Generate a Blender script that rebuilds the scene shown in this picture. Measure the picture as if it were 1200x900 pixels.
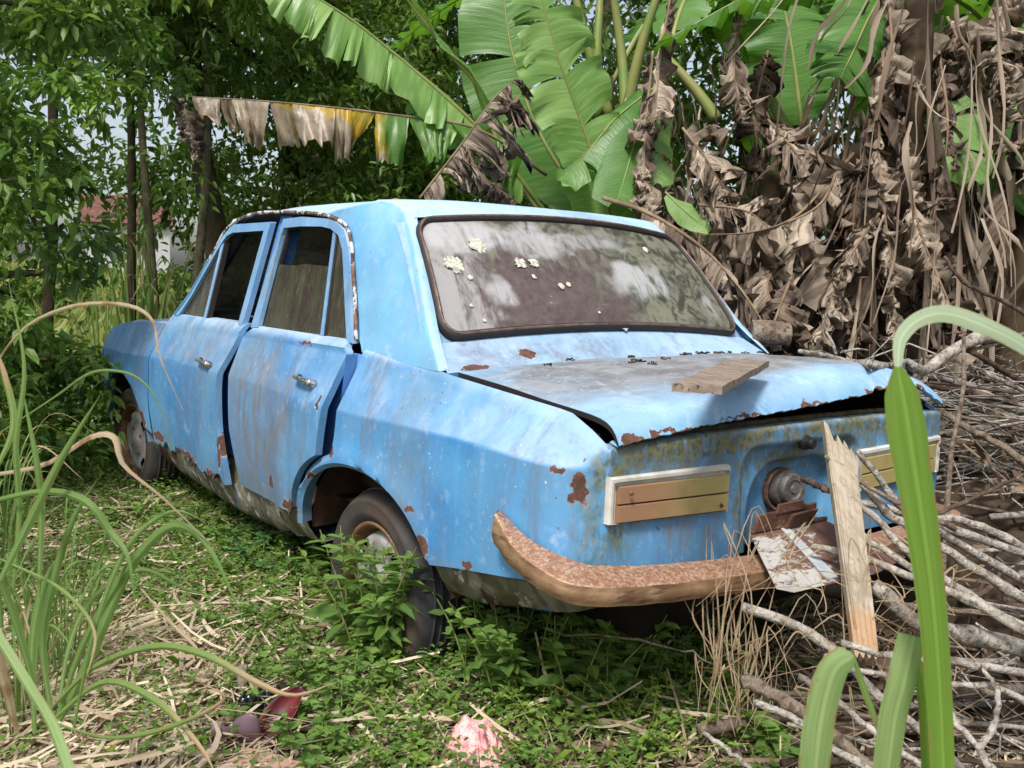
import bpy, bmesh, math, random
import numpy as np
from mathutils import Vector, Matrix

for o in list(bpy.data.objects): bpy.data.objects.remove(o)
SC = bpy.context.scene
COL = SC.collection
RNG = np.random.default_rng(7)
random.seed(7)
R = math.radians

# ------------------------------------------------------------------ camera, sky, sun, exposure
CAM_POS = np.array([-2.0716, -2.389, 1.141])
PITCH, YAW, ROLL, FPX = 0.11205, 0.65240, 0.03194, 1106.0
def cam_axes():
    f = np.array([math.sin(YAW)*math.cos(PITCH), math.cos(YAW)*math.cos(PITCH), -math.sin(PITCH)])
    r = np.cross(f, [0, 0, 1]); r /= np.linalg.norm(r); u = np.cross(r, f)
    c, s = math.cos(ROLL), math.sin(ROLL)
    return c*r+s*u, -s*r+c*u, f
CR, CU, CF = cam_axes()
cd = bpy.data.cameras.new('camera'); cam = bpy.data.objects.new('camera', cd); COL.objects.link(cam)
cam.matrix_world = Matrix(((CR[0], CU[0], -CF[0], CAM_POS[0]), (CR[1], CU[1], -CF[1], CAM_POS[1]),
                           (CR[2], CU[2], -CF[2], CAM_POS[2]), (0, 0, 0, 1)))
cd.sensor_width = 36.0; cd.lens = 36.0*FPX/1200.0; cd.clip_start = 0.05; cd.clip_end = 600
SC.camera = cam
cd.dof.use_dof = True; cd.dof.focus_distance = 3.0; cd.dof.aperture_fstop = 11.0

SUN_DIR = np.array([-0.52, -0.38, 0.82]); SUN_DIR /= np.linalg.norm(SUN_DIR)   # towards the sun
w = bpy.data.worlds.new("World"); SC.world = w; w.use_nodes = True
nt = w.node_tree; nt.nodes.clear()
sky = nt.nodes.new('ShaderNodeTexSky'); sky.sky_type = 'NISHITA'; sky.sun_disc = False
sky.sun_elevation = math.asin(SUN_DIR[2]); sky.sun_rotation = math.atan2(SUN_DIR[0], SUN_DIR[1])
sky.air_density = 1.0; sky.dust_density = 3.0; sky.ozone_density = 1.0
bg = nt.nodes.new('ShaderNodeBackground'); bg.inputs[1].default_value = 0.15
wo = nt.nodes.new('ShaderNodeOutputWorld')
hs = nt.nodes.new('ShaderNodeHueSaturation'); hs.inputs['Saturation'].default_value = .62; hs.inputs['Value'].default_value = 1.0
nt.links.new(sky.outputs[0], hs.inputs['Color']); nt.links.new(hs.outputs[0], bg.inputs[0]); nt.links.new(bg.outputs[0], wo.inputs[0])
sl = bpy.data.lights.new('sun', 'SUN'); sl.energy = 3.7; sl.angle = R(12); sl.color = (1.0, 0.96, 0.90)
so = bpy.data.objects.new('sun', sl); COL.objects.link(so)
so.rotation_euler = Vector(-SUN_DIR).to_track_quat('-Z', 'Y').to_euler()
SC.view_settings.view_transform = 'Standard'; SC.view_settings.look = 'None'
SC.view_settings.exposure = 0.30; SC.view_settings.gamma = 1.0
SC.cycles.max_bounces = 7; SC.cycles.diffuse_bounces = 3; SC.cycles.glossy_bounces = 3
SC.cycles.transmission_bounces = 4; SC.cycles.transparent_max_bounces = 8
SC.cycles.use_denoising = True; SC.cycles.sample_clamp_indirect = 6

# a pixel of the survey picture (1200 x 900) and a distance or a plane give a point of the place
def ray(u, v): return (u-600)/FPX*CR - (v-450)/FPX*CU + CF
def at(u, v, d): return CAM_POS + d*ray(u, v)
def atp(u, v, ax, val):
    d = ray(u, v); return CAM_POS + (val-CAM_POS[ax])/d[ax]*d
def atZ(u, v, z): return atp(u, v, 2, z)
def atX(u, v, x): return atp(u, v, 0, x)
def atY(u, v, y): return atp(u, v, 1, y)
def project(P):
    q = (np.asarray(P)-CAM_POS); d = q@CF
    return 600+FPX*(q@CR)/d, 450-FPX*(q@CU)/d, d

# ------------------------------------------------------------------ object helpers
def tag(o, label=None, cat=None, group=None, kind=None):
    if label: o['label'] = label
    if cat: o['category'] = cat
    if group: o['group'] = group
    if kind: o['kind'] = kind
    return o
def empty(name, loc, label, cat, group=None):
    o = bpy.data.objects.new(name, None); COL.objects.link(o); o.location = tuple(float(x) for x in loc)
    o.empty_display_size = 0.1
    return tag(o, label, cat, group)
def link_mesh(name, me, mat, parent=None):
    o = bpy.data.objects.new(name, me); COL.objects.link(o)
    if mat:
        me.materials.clear(); me.materials.append(mat)
    if parent is not None:
        o.parent = parent
        if parent.type == 'EMPTY': o.matrix_parent_inverse = Matrix.Translation(-parent.location)
    return o
class MB:
    def __init__(s): s.v = []; s.f = []; s.uv = {}
    def add(s, V, F):
        b = len(s.v); s.v += [tuple(map(float, p)) for p in V]; s.f += [tuple(b+i for i in f) for f in F]; return s
    def grid(s, P, cu=False, cv=False):
        P = np.asarray(P, float); n, m = P.shape[:2]; V = P.reshape(-1, 3); F = []
        for i in range(n if cu else n-1):
            for j in range(m if cv else m-1):
                a = i*m+j; b = ((i+1) % n)*m+j; c = ((i+1) % n)*m+(j+1) % m; d = i*m+(j+1) % m
                F.append((a, b, c, d))
        return s.add(V, F)
    def shell(s, P, off):
        """a grid with thickness: front, back and rim"""
        P = np.asarray(P, float); Q = P+np.asarray(off, float); n, m = P.shape[:2]
        s.grid(P); s.grid(Q[::-1])
        for A, B in ((P[0], Q[0]), (Q[-1], P[-1]), (Q[:, 0], P[:, 0]), (P[:, -1], Q[:, -1])): s.grid(np.stack([A, B]))
        return s
    def tube(s, path, rad, n=8, cap=True, rough=0.0, flat=None):
        path = np.asarray(path, float); k = len(path); rad = np.broadcast_to(np.asarray(rad, float), (k,))
        T = np.gradient(path, axis=0); T /= np.linalg.norm(T, axis=1)[:, None]+1e-12
        ref = np.array([0, 0, 1.]) if abs(T[0][2]) < .9 else np.array([1., 0, 0])
        A = np.cross(T[0], ref); A /= np.linalg.norm(A); rings = []
        for i in range(k):
            A = A-(A@T[i])*T[i]; A /= np.linalg.norm(A)+1e-12; B = np.cross(T[i], A)
            an = np.arange(n)*2*math.pi/n
            rr = rad[i]*(1+rough*RNG.uniform(-1, 1, n))
            fl = 1.0 if flat is None else flat
            rings.append(path[i]+(np.cos(an)*rr)[:, None]*A+(np.sin(an)*rr*fl)[:, None]*B)
        P = np.array(rings); b = len(s.v); s.grid(P, cv=True)
        if cap:
            s.f.append(tuple(b+j for j in range(n))[::-1]); s.f.append(tuple(b+(k-1)*n+j for j in range(n)))
        return s
    def box(s, c, h, M=None):
        c = np.array(c, float); h = np.array(h, float)
        V = np.array([[x, y, z] for x in (-1, 1) for y in (-1, 1) for z in (-1, 1)], float)*h
        if M is not None: V = V@np.asarray(M)
        return s.add(V+c, [(0, 1, 3, 2), (4, 6, 7, 5), (0, 4, 5, 1), (2, 3, 7, 6), (0, 2, 6, 4), (1, 5, 7, 3)])
    def band(s, A, B, off):
        """a frame between two polylines with thickness off"""
        return s.shell(np.stack([np.asarray(A, float), np.asarray(B, float)]), off)
    def lathe(s, prof, c, ax, n=40, a0=0, a1=2*math.pi):
        ax = np.array(ax, float); u = np.cross(ax, [0, 0, 1.]) if abs(ax[2]) < .9 else np.array([1., 0, 0])
        u /= np.linalg.norm(u); v = np.cross(ax, u); full = abs(a1-a0-2*math.pi) < 1e-6
        ang = np.linspace(a0, a1, n, endpoint=not full)
        P = [[np.array(c)+ax*h+r*(math.cos(a)*u+math.sin(a)*v) for r, h in prof] for a in ang]
        return s.grid(P, cu=full)
    def poly(s, pts, off):
        pts = np.asarray(pts, float); k = len(pts)
        V = np.concatenate([pts, pts+np.asarray(off, float)])
        return s.add(V, [tuple(range(k)), tuple(range(2*k-1, k-1, -1))]+[(i, i+k, (i+1) % k+k, (i+1) % k) for i in range(k)])
    def build(s, name, mat, parent=None, smooth=True, bevel=0, sharp=None, weld=0, solid=0, sub=0):
        me = bpy.data.meshes.new(name); me.from_pydata(s.v, [], s.f); me.validate()
        bm = bmesh.new(); bm.from_mesh(me)
        if weld: bmesh.ops.remove_doubles(bm, verts=bm.verts, dist=weld)
        bmesh.ops.recalc_face_normals(bm, faces=bm.faces)
        for f in bm.faces: f.smooth = smooth
        if sharp is not None:
            for e in bm.edges:
                if len(e.link_faces) == 2 and e.calc_face_angle(0) > R(sharp): e.smooth = False
        bm.to_mesh(me); bm.free()
        o = link_mesh(name, me, mat, parent)
        if sub:
            m = o.modifiers.new('s', 'SUBSURF'); m.levels = sub; m.render_levels = sub
        if solid:
            m = o.modifiers.new('t', 'SOLIDIFY'); m.thickness = solid; m.offset = 0
        if bevel:
            m = o.modifiers.new('b', 'BEVEL'); m.width = bevel; m.segments = 2; m.limit_method = 'ANGLE'; m.angle_limit = R(35)
        return o
def fast_mesh(name, V, F4, mat, parent=None, attr=None, smooth=False, uv=None):
    """many quads (F4: n x 4) at once; attr: per-vertex float 'rnd'"""
    me = bpy.data.meshes.new(name); V = np.ascontiguousarray(V, np.float32); F4 = np.ascontiguousarray(F4, np.int32)
    n = len(F4)
    me.vertices.add(len(V)); me.vertices.foreach_set('co', V.ravel())
    me.loops.add(n*4); me.loops.foreach_set('vertex_index', F4.ravel())
    me.polygons.add(n); me.polygons.foreach_set('loop_start', np.arange(n, dtype=np.int32)*4)
    me.polygons.foreach_set('loop_total', np.full(n, 4, np.int32))
    me.polygons.foreach_set('use_smooth', np.full(n, bool(smooth)))
    me.update(calc_edges=True)
    if attr is not None:
        a = me.attributes.new('rnd', 'FLOAT', 'POINT'); a.data.foreach_set('value', np.ascontiguousarray(attr, np.float32))
    if uv is not None:
        l = me.uv_layers.new(name='UVMap'); l.data.foreach_set('uv', np.ascontiguousarray(uv[F4.ravel()], np.float32).ravel())
    return link_mesh(name, me, mat, parent)
def smooth_path(pts, n):
    """Catmull-Rom through points"""
    P = np.asarray(pts, float); k = len(P)
    if k == 2: return P[0]+(P[1]-P[0])*np.linspace(0, 1, n)[:, None]
    Q = np.vstack([2*P[0]-P[1], P, 2*P[-1]-P[-2]]); out = []
    for t in np.linspace(0, k-1-1e-9, n):
        i = int(t); f = t-i; a, b, c, d = Q[i:i+4]
        out.append(.5*((2*b)+(-a+c)*f+(2*a-5*b+4*c-d)*f*f+(-a+3*b-3*c+d)*f**3))
    return np.array(out)
def sstep(a, b, x):
    t = np.clip((np.asarray(x, float)-a)/(b-a), 0, 1); return t*t*(3-2*t)
def vnoise(x, y, seed=0):
    """smooth 2-D value noise, -1..1"""
    x = np.asarray(x, float); y = np.asarray(y, float)
    xi = np.floor(x).astype(np.int64); yi = np.floor(y).astype(np.int64); fx = x-xi; fy = y-yi
    fx = fx*fx*(3-2*fx); fy = fy*fy*(3-2*fy)
    def h(i, j):
        n = (i*374761393+j*668265263+seed*1442695) & 0x7fffffff
        n = ((n ^ (n >> 13))*1274126177) & 0x7fffffff
        return ((n ^ (n >> 16)) & 0xffff)/32767.5-1
    return (h(xi, yi)*(1-fx)+h(xi+1, yi)*fx)*(1-fy)+(h(xi, yi+1)*(1-fx)+h(xi+1, yi+1)*fx)*fy

# ------------------------------------------------------------------ material helpers
class NT:
    def __init__(s, name):
        s.m = bpy.data.materials.new(name); s.m.use_nodes = True; s.t = s.m.node_tree; s.t.nodes.clear()
        s.out = s.t.nodes.new('ShaderNodeOutputMaterial'); s._pos = None
    def n(s, ty, **kw):
        x = s.t.nodes.new(ty)
        for k, v in kw.items(): setattr(x, k, v)
        return x
    def L(s, a, b): s.t.links.new(a, b)
    def put(s, sock, v):
        if hasattr(v, 'is_linked') or hasattr(v, 'links'): s.L(v, sock)
        elif isinstance(v, (tuple, list)):
            sock.default_value = tuple(v)+(1,) if len(v) == 3 and len(sock.default_value) == 4 else tuple(v)
        else: sock.default_value = v
    @property
    def pos(s):
        if s._pos is None: s._pos = s.n('ShaderNodeNewGeometry').outputs
        return s._pos['Position']
    @property
    def nrm(s):
        s.pos; return s._pos['Normal']
    def scale(s, vec, sc):
        x = s.n('ShaderNodeVectorMath', operation='MULTIPLY'); s.put(x.inputs[0], vec); x.inputs[1].default_value = sc; return x.outputs[0]
    def add(s, vec, sc):
        x = s.n('ShaderNodeVectorMath', operation='ADD'); s.put(x.inputs[0], vec); s.put(x.inputs[1], sc); return x.outputs[0]
    def noise(s, sc=5, det=4, vec=None, rough=.55, stretch=None, dist=0, color=False):
        v = vec if vec is not None else s.pos
        if stretch: v = s.scale(v, stretch)
        x = s.n('ShaderNodeTexNoise'); s.put(x.inputs['Vector'], v); x.inputs['Scale'].default_value = sc
        x.inputs['Detail'].default_value = det; x.inputs['Roughness'].default_value = rough; x.inputs['Distortion'].default_value = dist
        return x.outputs['Color' if color else 'Fac']
    def ramp(s, v, a, b, lo=0., hi=1.):
        x = s.n('ShaderNodeMapRange', interpolation_type='SMOOTHSTEP'); s.put(x.inputs[0], v)
        for i, q in enumerate((a, b, lo, hi)): x.inputs[i+1].default_value = q
        return x.outputs[0]
    def math(s, op, a, b=0., clamp=False):
        x = s.n('ShaderNodeMath', operation=op, use_clamp=clamp); s.put(x.inputs[0], a); s.put(x.inputs[1], b); return x.outputs[0]
    def mix(s, f, a, b):
        x = s.n('ShaderNodeMix', data_type='RGBA'); s.put(x.inputs[0], f); s.put(x.inputs[6], a); s.put(x.inputs[7], b); return x.outputs[2]
    def sep(s, v, i):
        x = s.n('ShaderNodeSeparateXYZ'); s.put(x.inputs[0], v); return x.outputs[i]
    def attr(s, name='rnd'):
        return s.n('ShaderNodeAttribute', attribute_name=name).outputs['Fac']
    def spot(s, c, r, wob=.03, nsc=30, soft=.25):
        """irregular patch round a point of the world"""
        nz = s.noise(nsc, 3, color=True)
        off = s.n('ShaderNodeVectorMath', operation='MULTIPLY_ADD'); s.L(nz, off.inputs[0]); off.inputs[1].default_value = (wob*2,)*3
        off.inputs[2].default_value = tuple(-wob-c[i] for i in range(3))
        p = s.add(s.pos, off.outputs[0]); p = s.scale(p, tuple(1/r[i] for i in range(3)))
        l = s.n('ShaderNodeVectorMath', operation='LENGTH'); s.L(p, l.inputs[0])
        return s.ramp(l.outputs['Value'], 1+soft/2, 1-soft/2)
    def bump(s, h, st=.3, d=.01, nrm=None):
        x = s.n('ShaderNodeBump'); x.inputs['Strength'].default_value = st; x.inputs['Distance'].default_value = d
        s.put(x.inputs['Height'], h)
        if nrm is not None: s.L(nrm, x.inputs['Normal'])
        return x.outputs[0]
    def bsdf(s, col, rough=.6, spec=.4, metal=0., nrm=None, **kw):
        x = s.n('ShaderNodeBsdfPrincipled'); s.put(x.inputs['Base Color'], col); s.put(x.inputs['Roughness'], rough)
        s.put(x.inputs['Specular IOR Level'], spec); s.put(x.inputs['Metallic'], metal)
        if nrm is not None: s.L(nrm, x.inputs['Normal'])
        for k, v in kw.items(): s.put(x.inputs[k], v)
        return x.outputs[0]
    def mixs(s, f, a, b):
        x = s.n('ShaderNodeMixShader'); s.put(x.inputs[0], f); s.L(a, x.inputs[1]); s.L(b, x.inputs[2]); return x.outputs[0]
    def done(s, sh): s.L(sh, s.out.inputs[0]); return s.m

RUST1, RUST2, RUSTL = (.062, .030, .022), (.125, .060, .040), (.34, .20, .13)
def paint(name, chalk_sky=.6, dirt=.3, moss=0., rust=.25, base=(.036, .180, .42), base2=(.080, .295, .55), spots=(), greyspots=(), lid=False, low=0., mossy=()):
    s = NT(name)
    big = s.noise(2.2, 4, dist=.6); mid = s.noise(9, 5); fine = s.noise(60, 4); strk = s.noise(3, 5, stretch=(9, 9, 1.1), rough=.6)
    c = s.mix(s.ramp(big, .35, .65), base, base2)
    c = s.mix(s.ramp(mid, .42, .72, 0, .35), c, (.13, .25, .47))
    c = s.mix(s.ramp(strk, .5, .8, 0, .35), c, (.15, .36, .66))
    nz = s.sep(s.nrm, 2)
    up = s.ramp(s.math('ADD', nz, s.math('MULTIPLY', s.math('SUBTRACT', mid, .5), .7)), .20, .95)  # chalking on upward faces; low ramp start also paints in the sky-lit band
    c = s.mix(s.math('MULTIPLY', up, chalk_sky), c, (.60, .69, .80))
    scuff = s.ramp(s.noise(5, 7, stretch=(1.2, 1, 1), rough=.7), .60, .70)
    c = s.mix(s.math('MULTIPLY', scuff, .30*chalk_sky+.05), c, (.72, .80, .86))
    if lid:
        a = s.noise(3.2, 6, dist=1.0, rough=.62, stretch=(1, 1.8, 1)); m0 = s.ramp(a, .22, .46)
        reg = s.spot((-.02, -.55, .90), (.72, .31, .5), .10, 6, .5)
        reg2 = s.spot((.42, -.50, .93), (.34, .24, .5), .10, 6, .5)
        m = s.math('MULTIPLY', m0, s.math('MULTIPLY', s.math('MAXIMUM', reg, reg2), .92))
        gc = s.mix(s.ramp(s.noise(9, 6, rough=.7), .38, .62), (.15, .12, .10), (.27, .255, .25))
        c = s.mix(m, c, gc)
        w2 = s.ramp(s.noise(7, 6, rough=.7, dist=2), .55, .62); c = s.mix(s.math('MULTIPLY', w2, .35), c, (.50, .56, .63))
    mt_ = s.noise(26, 6, rough=.7); c = s.mix(s.ramp(mt_, .50, .68, 0, .38), c, (.16, .30, .47)); c = s.mix(s.ramp(mt_, .46, .34, 0, .30), c, (.35, .48, .58))
    sm = s.noise(1.7, 6, rough=.62, dist=.5, vec=s.add(s.pos, (2, 8, 3))); c = s.mix(s.ramp(sm, .46, .66, 0, .45), c, (.12, .23, .33))
    # speckle
    sp = s.ramp(s.noise(75, 2), .72, .76); c = s.mix(s.math('MULTIPLY', sp, .55), c, (.75, .82, .86))
    dk = s.ramp(s.noise(58, 2, vec=s.add(s.pos, (3.1, 1.7, 9.2))), .73, .76); c = s.mix(s.math('MULTIPLY', dk, .7), c, (.05, .035, .03))
    if dirt:
        d = s.math('MULTIPLY', s.ramp(s.noise(2.4, 6, stretch=(3.2, 3.2, .9), dist=.4, rough=.65), .50, .66), s.ramp(s.noise(20, 5, stretch=(3, 3, .5)), .30, .58))
        c = s.mix(s.math('MULTIPLY', d, dirt), c, (.15, .135, .14))
    for ctr, rad, st in greyspots:
        f = s.math('MULTIPLY', s.spot(ctr, rad, .10, 7, 1.2), s.ramp(s.noise(12, 6, stretch=(3, 3, .6), rough=.65), .26, .66))
        c = s.mix(s.math('MULTIPLY', f, st), c, s.mix(s.noise(25, 4), (.115, .115, .125), (.19, .20, .215)))
    if low:
        h = s.ramp(s.math('ADD', s.sep(s.pos, 2), s.math('MULTIPLY', s.noise(12, 4), .12)), .54, .40)
        c = s.mix(s.math('MULTIPLY', h, low), c, (.13, .12, .085))
    if moss:
        a = s.noise(6, 7, rough=.7, stretch=(1.6, 1, .7)); f = s.ramp(a, .60-.30*moss, .70-.24*moss)
        f = s.math('MULTIPLY', f, s.ramp(fine, .25, .55)); f = s.math('MULTIPLY', f, s.ramp(s.math('ADD', s.sep(s.pos, 2), s.math('MULTIPLY', s.math('SUBTRACT', mid, .5), .25)), .56, .72, .22, 1.)); mc = s.mix(s.ramp(fine, .3, .7), (.055, .062, .026), (.145, .135, .06))
        c = s.mix(s.math('MULTIPLY', f, min(1, moss*1.15)), c, mc)
    for ctr, rad, st in mossy:
        f = s.math('MULTIPLY', s.spot(ctr, rad, .05, 12, .9), s.ramp(s.noise(30, 6, rough=.7, stretch=(2.2, 1, .8)), .36, .56)); c = s.mix(s.math('MULTIPLY', f, st), c, s.mix(s.ramp(fine, .35, .65), (.060, .066, .022), (.17, .155, .06)))
    r1 = s.noise(11, 7, rough=.72, vec=s.add(s.pos, (5, 2, 1)))
    rf = s.ramp(r1, .80-.16*rust, .815-.16*rust)
    rim = s.ramp(r1, .775-.16*rust, .80-.16*rust)
    for ctr, rad in spots:
        rf = s.math('MAXIMUM', rf, s.spot(ctr, rad, .022, 38, .16))
        rim = s.math('MAXIMUM', rim, s.spot(ctr, tuple(q*1.08+.001 for q in rad), .022, 38, .12))
    c = s.mix(s.math('MULTIPLY', rim, s.ramp(s.noise(33, 5, rough=.7), .40, .60, .1, .85)), c, s.mix(s.ramp(mid, .4, .6), (.50, .56, .58), (.20, .13, .09)))
    rc = s.mix(s.ramp(s.noise(24, 6, rough=.7), .36, .64), RUST1, RUST2); rc = s.mix(s.ramp(fine, .5, .75, 0, .6), rc, (.24, .12, .07))
    c = s.mix(rf, c, rc)
    rough = s.math('ADD', s.ramp(fine, .3, .7, .46, .64), s.math('MULTIPLY', rf, .4))
    b = s.bump(s.math('ADD', s.math('MULTIPLY', fine, .35), s.math('MULTIPLY', rf, -.8)), .25, .004)
    b = s.bump(s.noise(3.5, 2), .45, .014, b)
    return s.done(s.bsdf(c, rough, .34, nrm=b))
M = {}
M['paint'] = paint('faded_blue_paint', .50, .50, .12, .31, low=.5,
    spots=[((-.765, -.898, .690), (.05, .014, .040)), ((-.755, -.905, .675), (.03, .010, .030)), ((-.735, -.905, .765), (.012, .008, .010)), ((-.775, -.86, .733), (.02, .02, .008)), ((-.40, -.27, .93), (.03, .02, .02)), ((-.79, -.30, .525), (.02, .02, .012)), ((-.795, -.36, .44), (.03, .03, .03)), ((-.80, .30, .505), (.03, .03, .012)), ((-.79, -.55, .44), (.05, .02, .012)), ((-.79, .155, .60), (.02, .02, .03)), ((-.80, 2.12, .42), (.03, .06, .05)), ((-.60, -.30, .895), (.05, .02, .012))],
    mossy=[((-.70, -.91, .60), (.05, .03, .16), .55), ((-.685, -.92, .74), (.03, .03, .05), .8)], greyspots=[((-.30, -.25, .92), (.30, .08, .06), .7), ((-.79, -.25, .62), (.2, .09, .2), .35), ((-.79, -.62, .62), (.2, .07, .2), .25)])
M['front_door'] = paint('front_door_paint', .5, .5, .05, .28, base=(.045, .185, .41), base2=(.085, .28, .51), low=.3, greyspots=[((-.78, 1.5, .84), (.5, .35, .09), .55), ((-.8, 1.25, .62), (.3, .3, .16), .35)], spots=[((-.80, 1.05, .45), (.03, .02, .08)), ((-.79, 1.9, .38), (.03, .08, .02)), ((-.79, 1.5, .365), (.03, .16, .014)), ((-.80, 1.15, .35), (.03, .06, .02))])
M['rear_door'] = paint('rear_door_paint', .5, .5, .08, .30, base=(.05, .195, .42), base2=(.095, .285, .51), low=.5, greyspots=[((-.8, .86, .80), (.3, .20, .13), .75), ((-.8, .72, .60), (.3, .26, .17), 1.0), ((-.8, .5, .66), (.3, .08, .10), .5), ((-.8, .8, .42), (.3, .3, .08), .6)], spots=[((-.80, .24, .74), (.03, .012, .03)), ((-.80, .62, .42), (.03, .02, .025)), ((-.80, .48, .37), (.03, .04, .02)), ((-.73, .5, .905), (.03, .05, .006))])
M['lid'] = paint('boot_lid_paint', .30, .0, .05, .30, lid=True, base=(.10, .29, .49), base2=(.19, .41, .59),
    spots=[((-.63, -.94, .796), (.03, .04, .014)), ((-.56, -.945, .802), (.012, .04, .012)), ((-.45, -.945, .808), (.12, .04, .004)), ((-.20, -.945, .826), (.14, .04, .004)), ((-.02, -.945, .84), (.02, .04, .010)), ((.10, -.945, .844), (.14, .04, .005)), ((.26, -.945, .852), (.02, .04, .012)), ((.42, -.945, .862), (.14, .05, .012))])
M['tail'] = paint('mossy_tail_panel_paint', .3, .75, .66, .38, base=(.05, .20, .41), base2=(.10, .30, .52), mossy=[((-.655, -.93, .66), (.035, .05, .13), .9), ((-.42, -.93, .765), (.26, .05, .030), .95), ((.02, -.93, .775), (.30, .05, .022), .9), ((-.24, -.93, .62), (.03, .05, .13), .85), ((.40, -.93, .765), (.22, .05, .03), .8), ((.0, -.9, .70), (.20, .06, .025), .8), ((-.10, -.9, .49), (.14, .06, .03), .6)])
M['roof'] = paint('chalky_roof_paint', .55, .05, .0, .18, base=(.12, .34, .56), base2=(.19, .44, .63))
M['jamb'] = paint('shaded_jamb_paint', .1, .3, .0, .28, base=(.035, .15, .48), base2=(.05, .19, .55))
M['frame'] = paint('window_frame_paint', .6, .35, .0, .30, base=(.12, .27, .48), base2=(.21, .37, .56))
def sill_mat():
    s = NT('mossy_sill'); a = s.noise(7, 7, rough=.7, dist=.8); b = s.noise(16, 5)
    c = s.mix(s.ramp(a, .38, .60), (.20, .185, .14), (.075, .072, .04))
    c = s.mix(s.ramp(b, .58, .62, 0, .8), c, (.42, .42, .40)); c = s.mix(s.ramp(s.noise(5, 6), .56, .60), c, RUST1)
    c = s.mix(s.ramp(s.noise(9, 6, vec=s.add(s.pos, (4, 4, 4))), .60, .66, 0, .6), c, (.12, .25, .42))
    return s.done(s.bsdf(c, .85, .2, nrm=s.bump(s.noise(40, 5), .6, .006)))
M['sill'] = sill_mat()
def rust_mat(name, light=.5, c1=RUST1, c2=RUST2, c3=RUSTL, sc=1., rough=.8):
    s = NT(name); a = s.noise(9*sc, 6, rough=.65); f = s.noise(90*sc, 4)
    c = s.mix(s.ramp(a, .35, .62), c1, c2); nz = s.ramp(s.math('ADD', a, s.math('MULTIPLY', s.math('SUBTRACT', f, .5), .7)), .62-.3*light, .80-.2*light)
    c = s.mix(nz, c, c3)
    return s.done(s.bsdf(c, rough, .3, nrm=s.bump(f, .5, .003)))
M['rust'] = rust_mat('dark_rust', .2)
def bumper_mat():
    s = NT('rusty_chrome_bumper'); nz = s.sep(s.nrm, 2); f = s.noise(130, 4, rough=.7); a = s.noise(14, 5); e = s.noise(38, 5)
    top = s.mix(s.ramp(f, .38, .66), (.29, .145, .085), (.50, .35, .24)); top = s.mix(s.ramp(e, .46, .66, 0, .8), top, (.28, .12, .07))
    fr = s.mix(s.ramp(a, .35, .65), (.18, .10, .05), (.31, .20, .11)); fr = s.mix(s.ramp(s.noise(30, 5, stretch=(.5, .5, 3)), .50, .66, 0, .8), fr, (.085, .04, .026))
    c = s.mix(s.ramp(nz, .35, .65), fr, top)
    return s.done(s.bsdf(c, s.ramp(f, .3, .7, .38, .70), .5, .35, nrm=s.bump(f, .35, .002)))
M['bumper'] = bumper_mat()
def drip_mat():
    s = NT('flaking_drip_rail'); a = s.noise(28, 5, rough=.7)
    c = s.mix(s.ramp(a, .50, .54), (.50, .52, .52), RUST1); c = s.mix(s.ramp(s.noise(12, 4), .50, .56, 0, .9), c, (.12, .06, .04))
    return s.done(s.bsdf(c, .8, .3, nrm=s.bump(a, .6, .004)))
M['drip'] = drip_mat()
def glass_mat(name, opq=.75, tint=(.10, .085, .06), t2=(.16, .16, .09), stretch=(1, 1, 1)):
    s = NT(name); a = s.noise(4, 6, rough=.65, stretch=stretch); f = s.noise(24, 6, stretch=stretch)
    c = s.mix(s.ramp(a, .35, .65), tint, t2); c = s.mix(s.ramp(f, .55, .75, 0, .5), c, (.24, .23, .19))
    dirt = s.n('ShaderNodeBsdfDiffuse'); s.put(dirt.inputs[0], c)
    tl = s.n('ShaderNodeBsdfTranslucent'); s.put(tl.inputs[0], c)
    film = s.mixs(.45, dirt.outputs[0], tl.outputs[0])
    tr = s.n('ShaderNodeBsdfTransparent'); tr.inputs[0].default_value = (.75, .78, .72, 1)
    op = s.math('MULTIPLY', s.ramp(s.noise(6, 5, vec=s.add(s.pos, (7, 7, 7)), stretch=stretch), .2, .75, opq-.25, opq+.2), 1., True)
    body = s.mixs(op, tr.outputs[0], film)
    gl = s.n('ShaderNodeBsdfGlossy'); s.put(gl.inputs['Roughness'], s.ramp(f, .3, .7, .06, .3))
    fr = s.n('ShaderNodeFresnel'); fr.inputs[0].default_value = 1.5
    return s.done(s.mixs(s.math('MULTIPLY', fr.outputs[0], .8), body, gl.outputs[0]))
M['side_glass'] = glass_mat('grimy_side_glass', .82, (.085, .065, .05), (.12, .125, .075), (3, 3, .7))
M['far_glass'] = glass_mat('grimy_far_side_glass', .80, (.34, .22, .13), (.42, .38, .18), (1, 1, 1))
M['front_glass'] = glass_mat('grimy_windscreen', .55, (.08, .07, .05), (.14, .13, .08))
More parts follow.
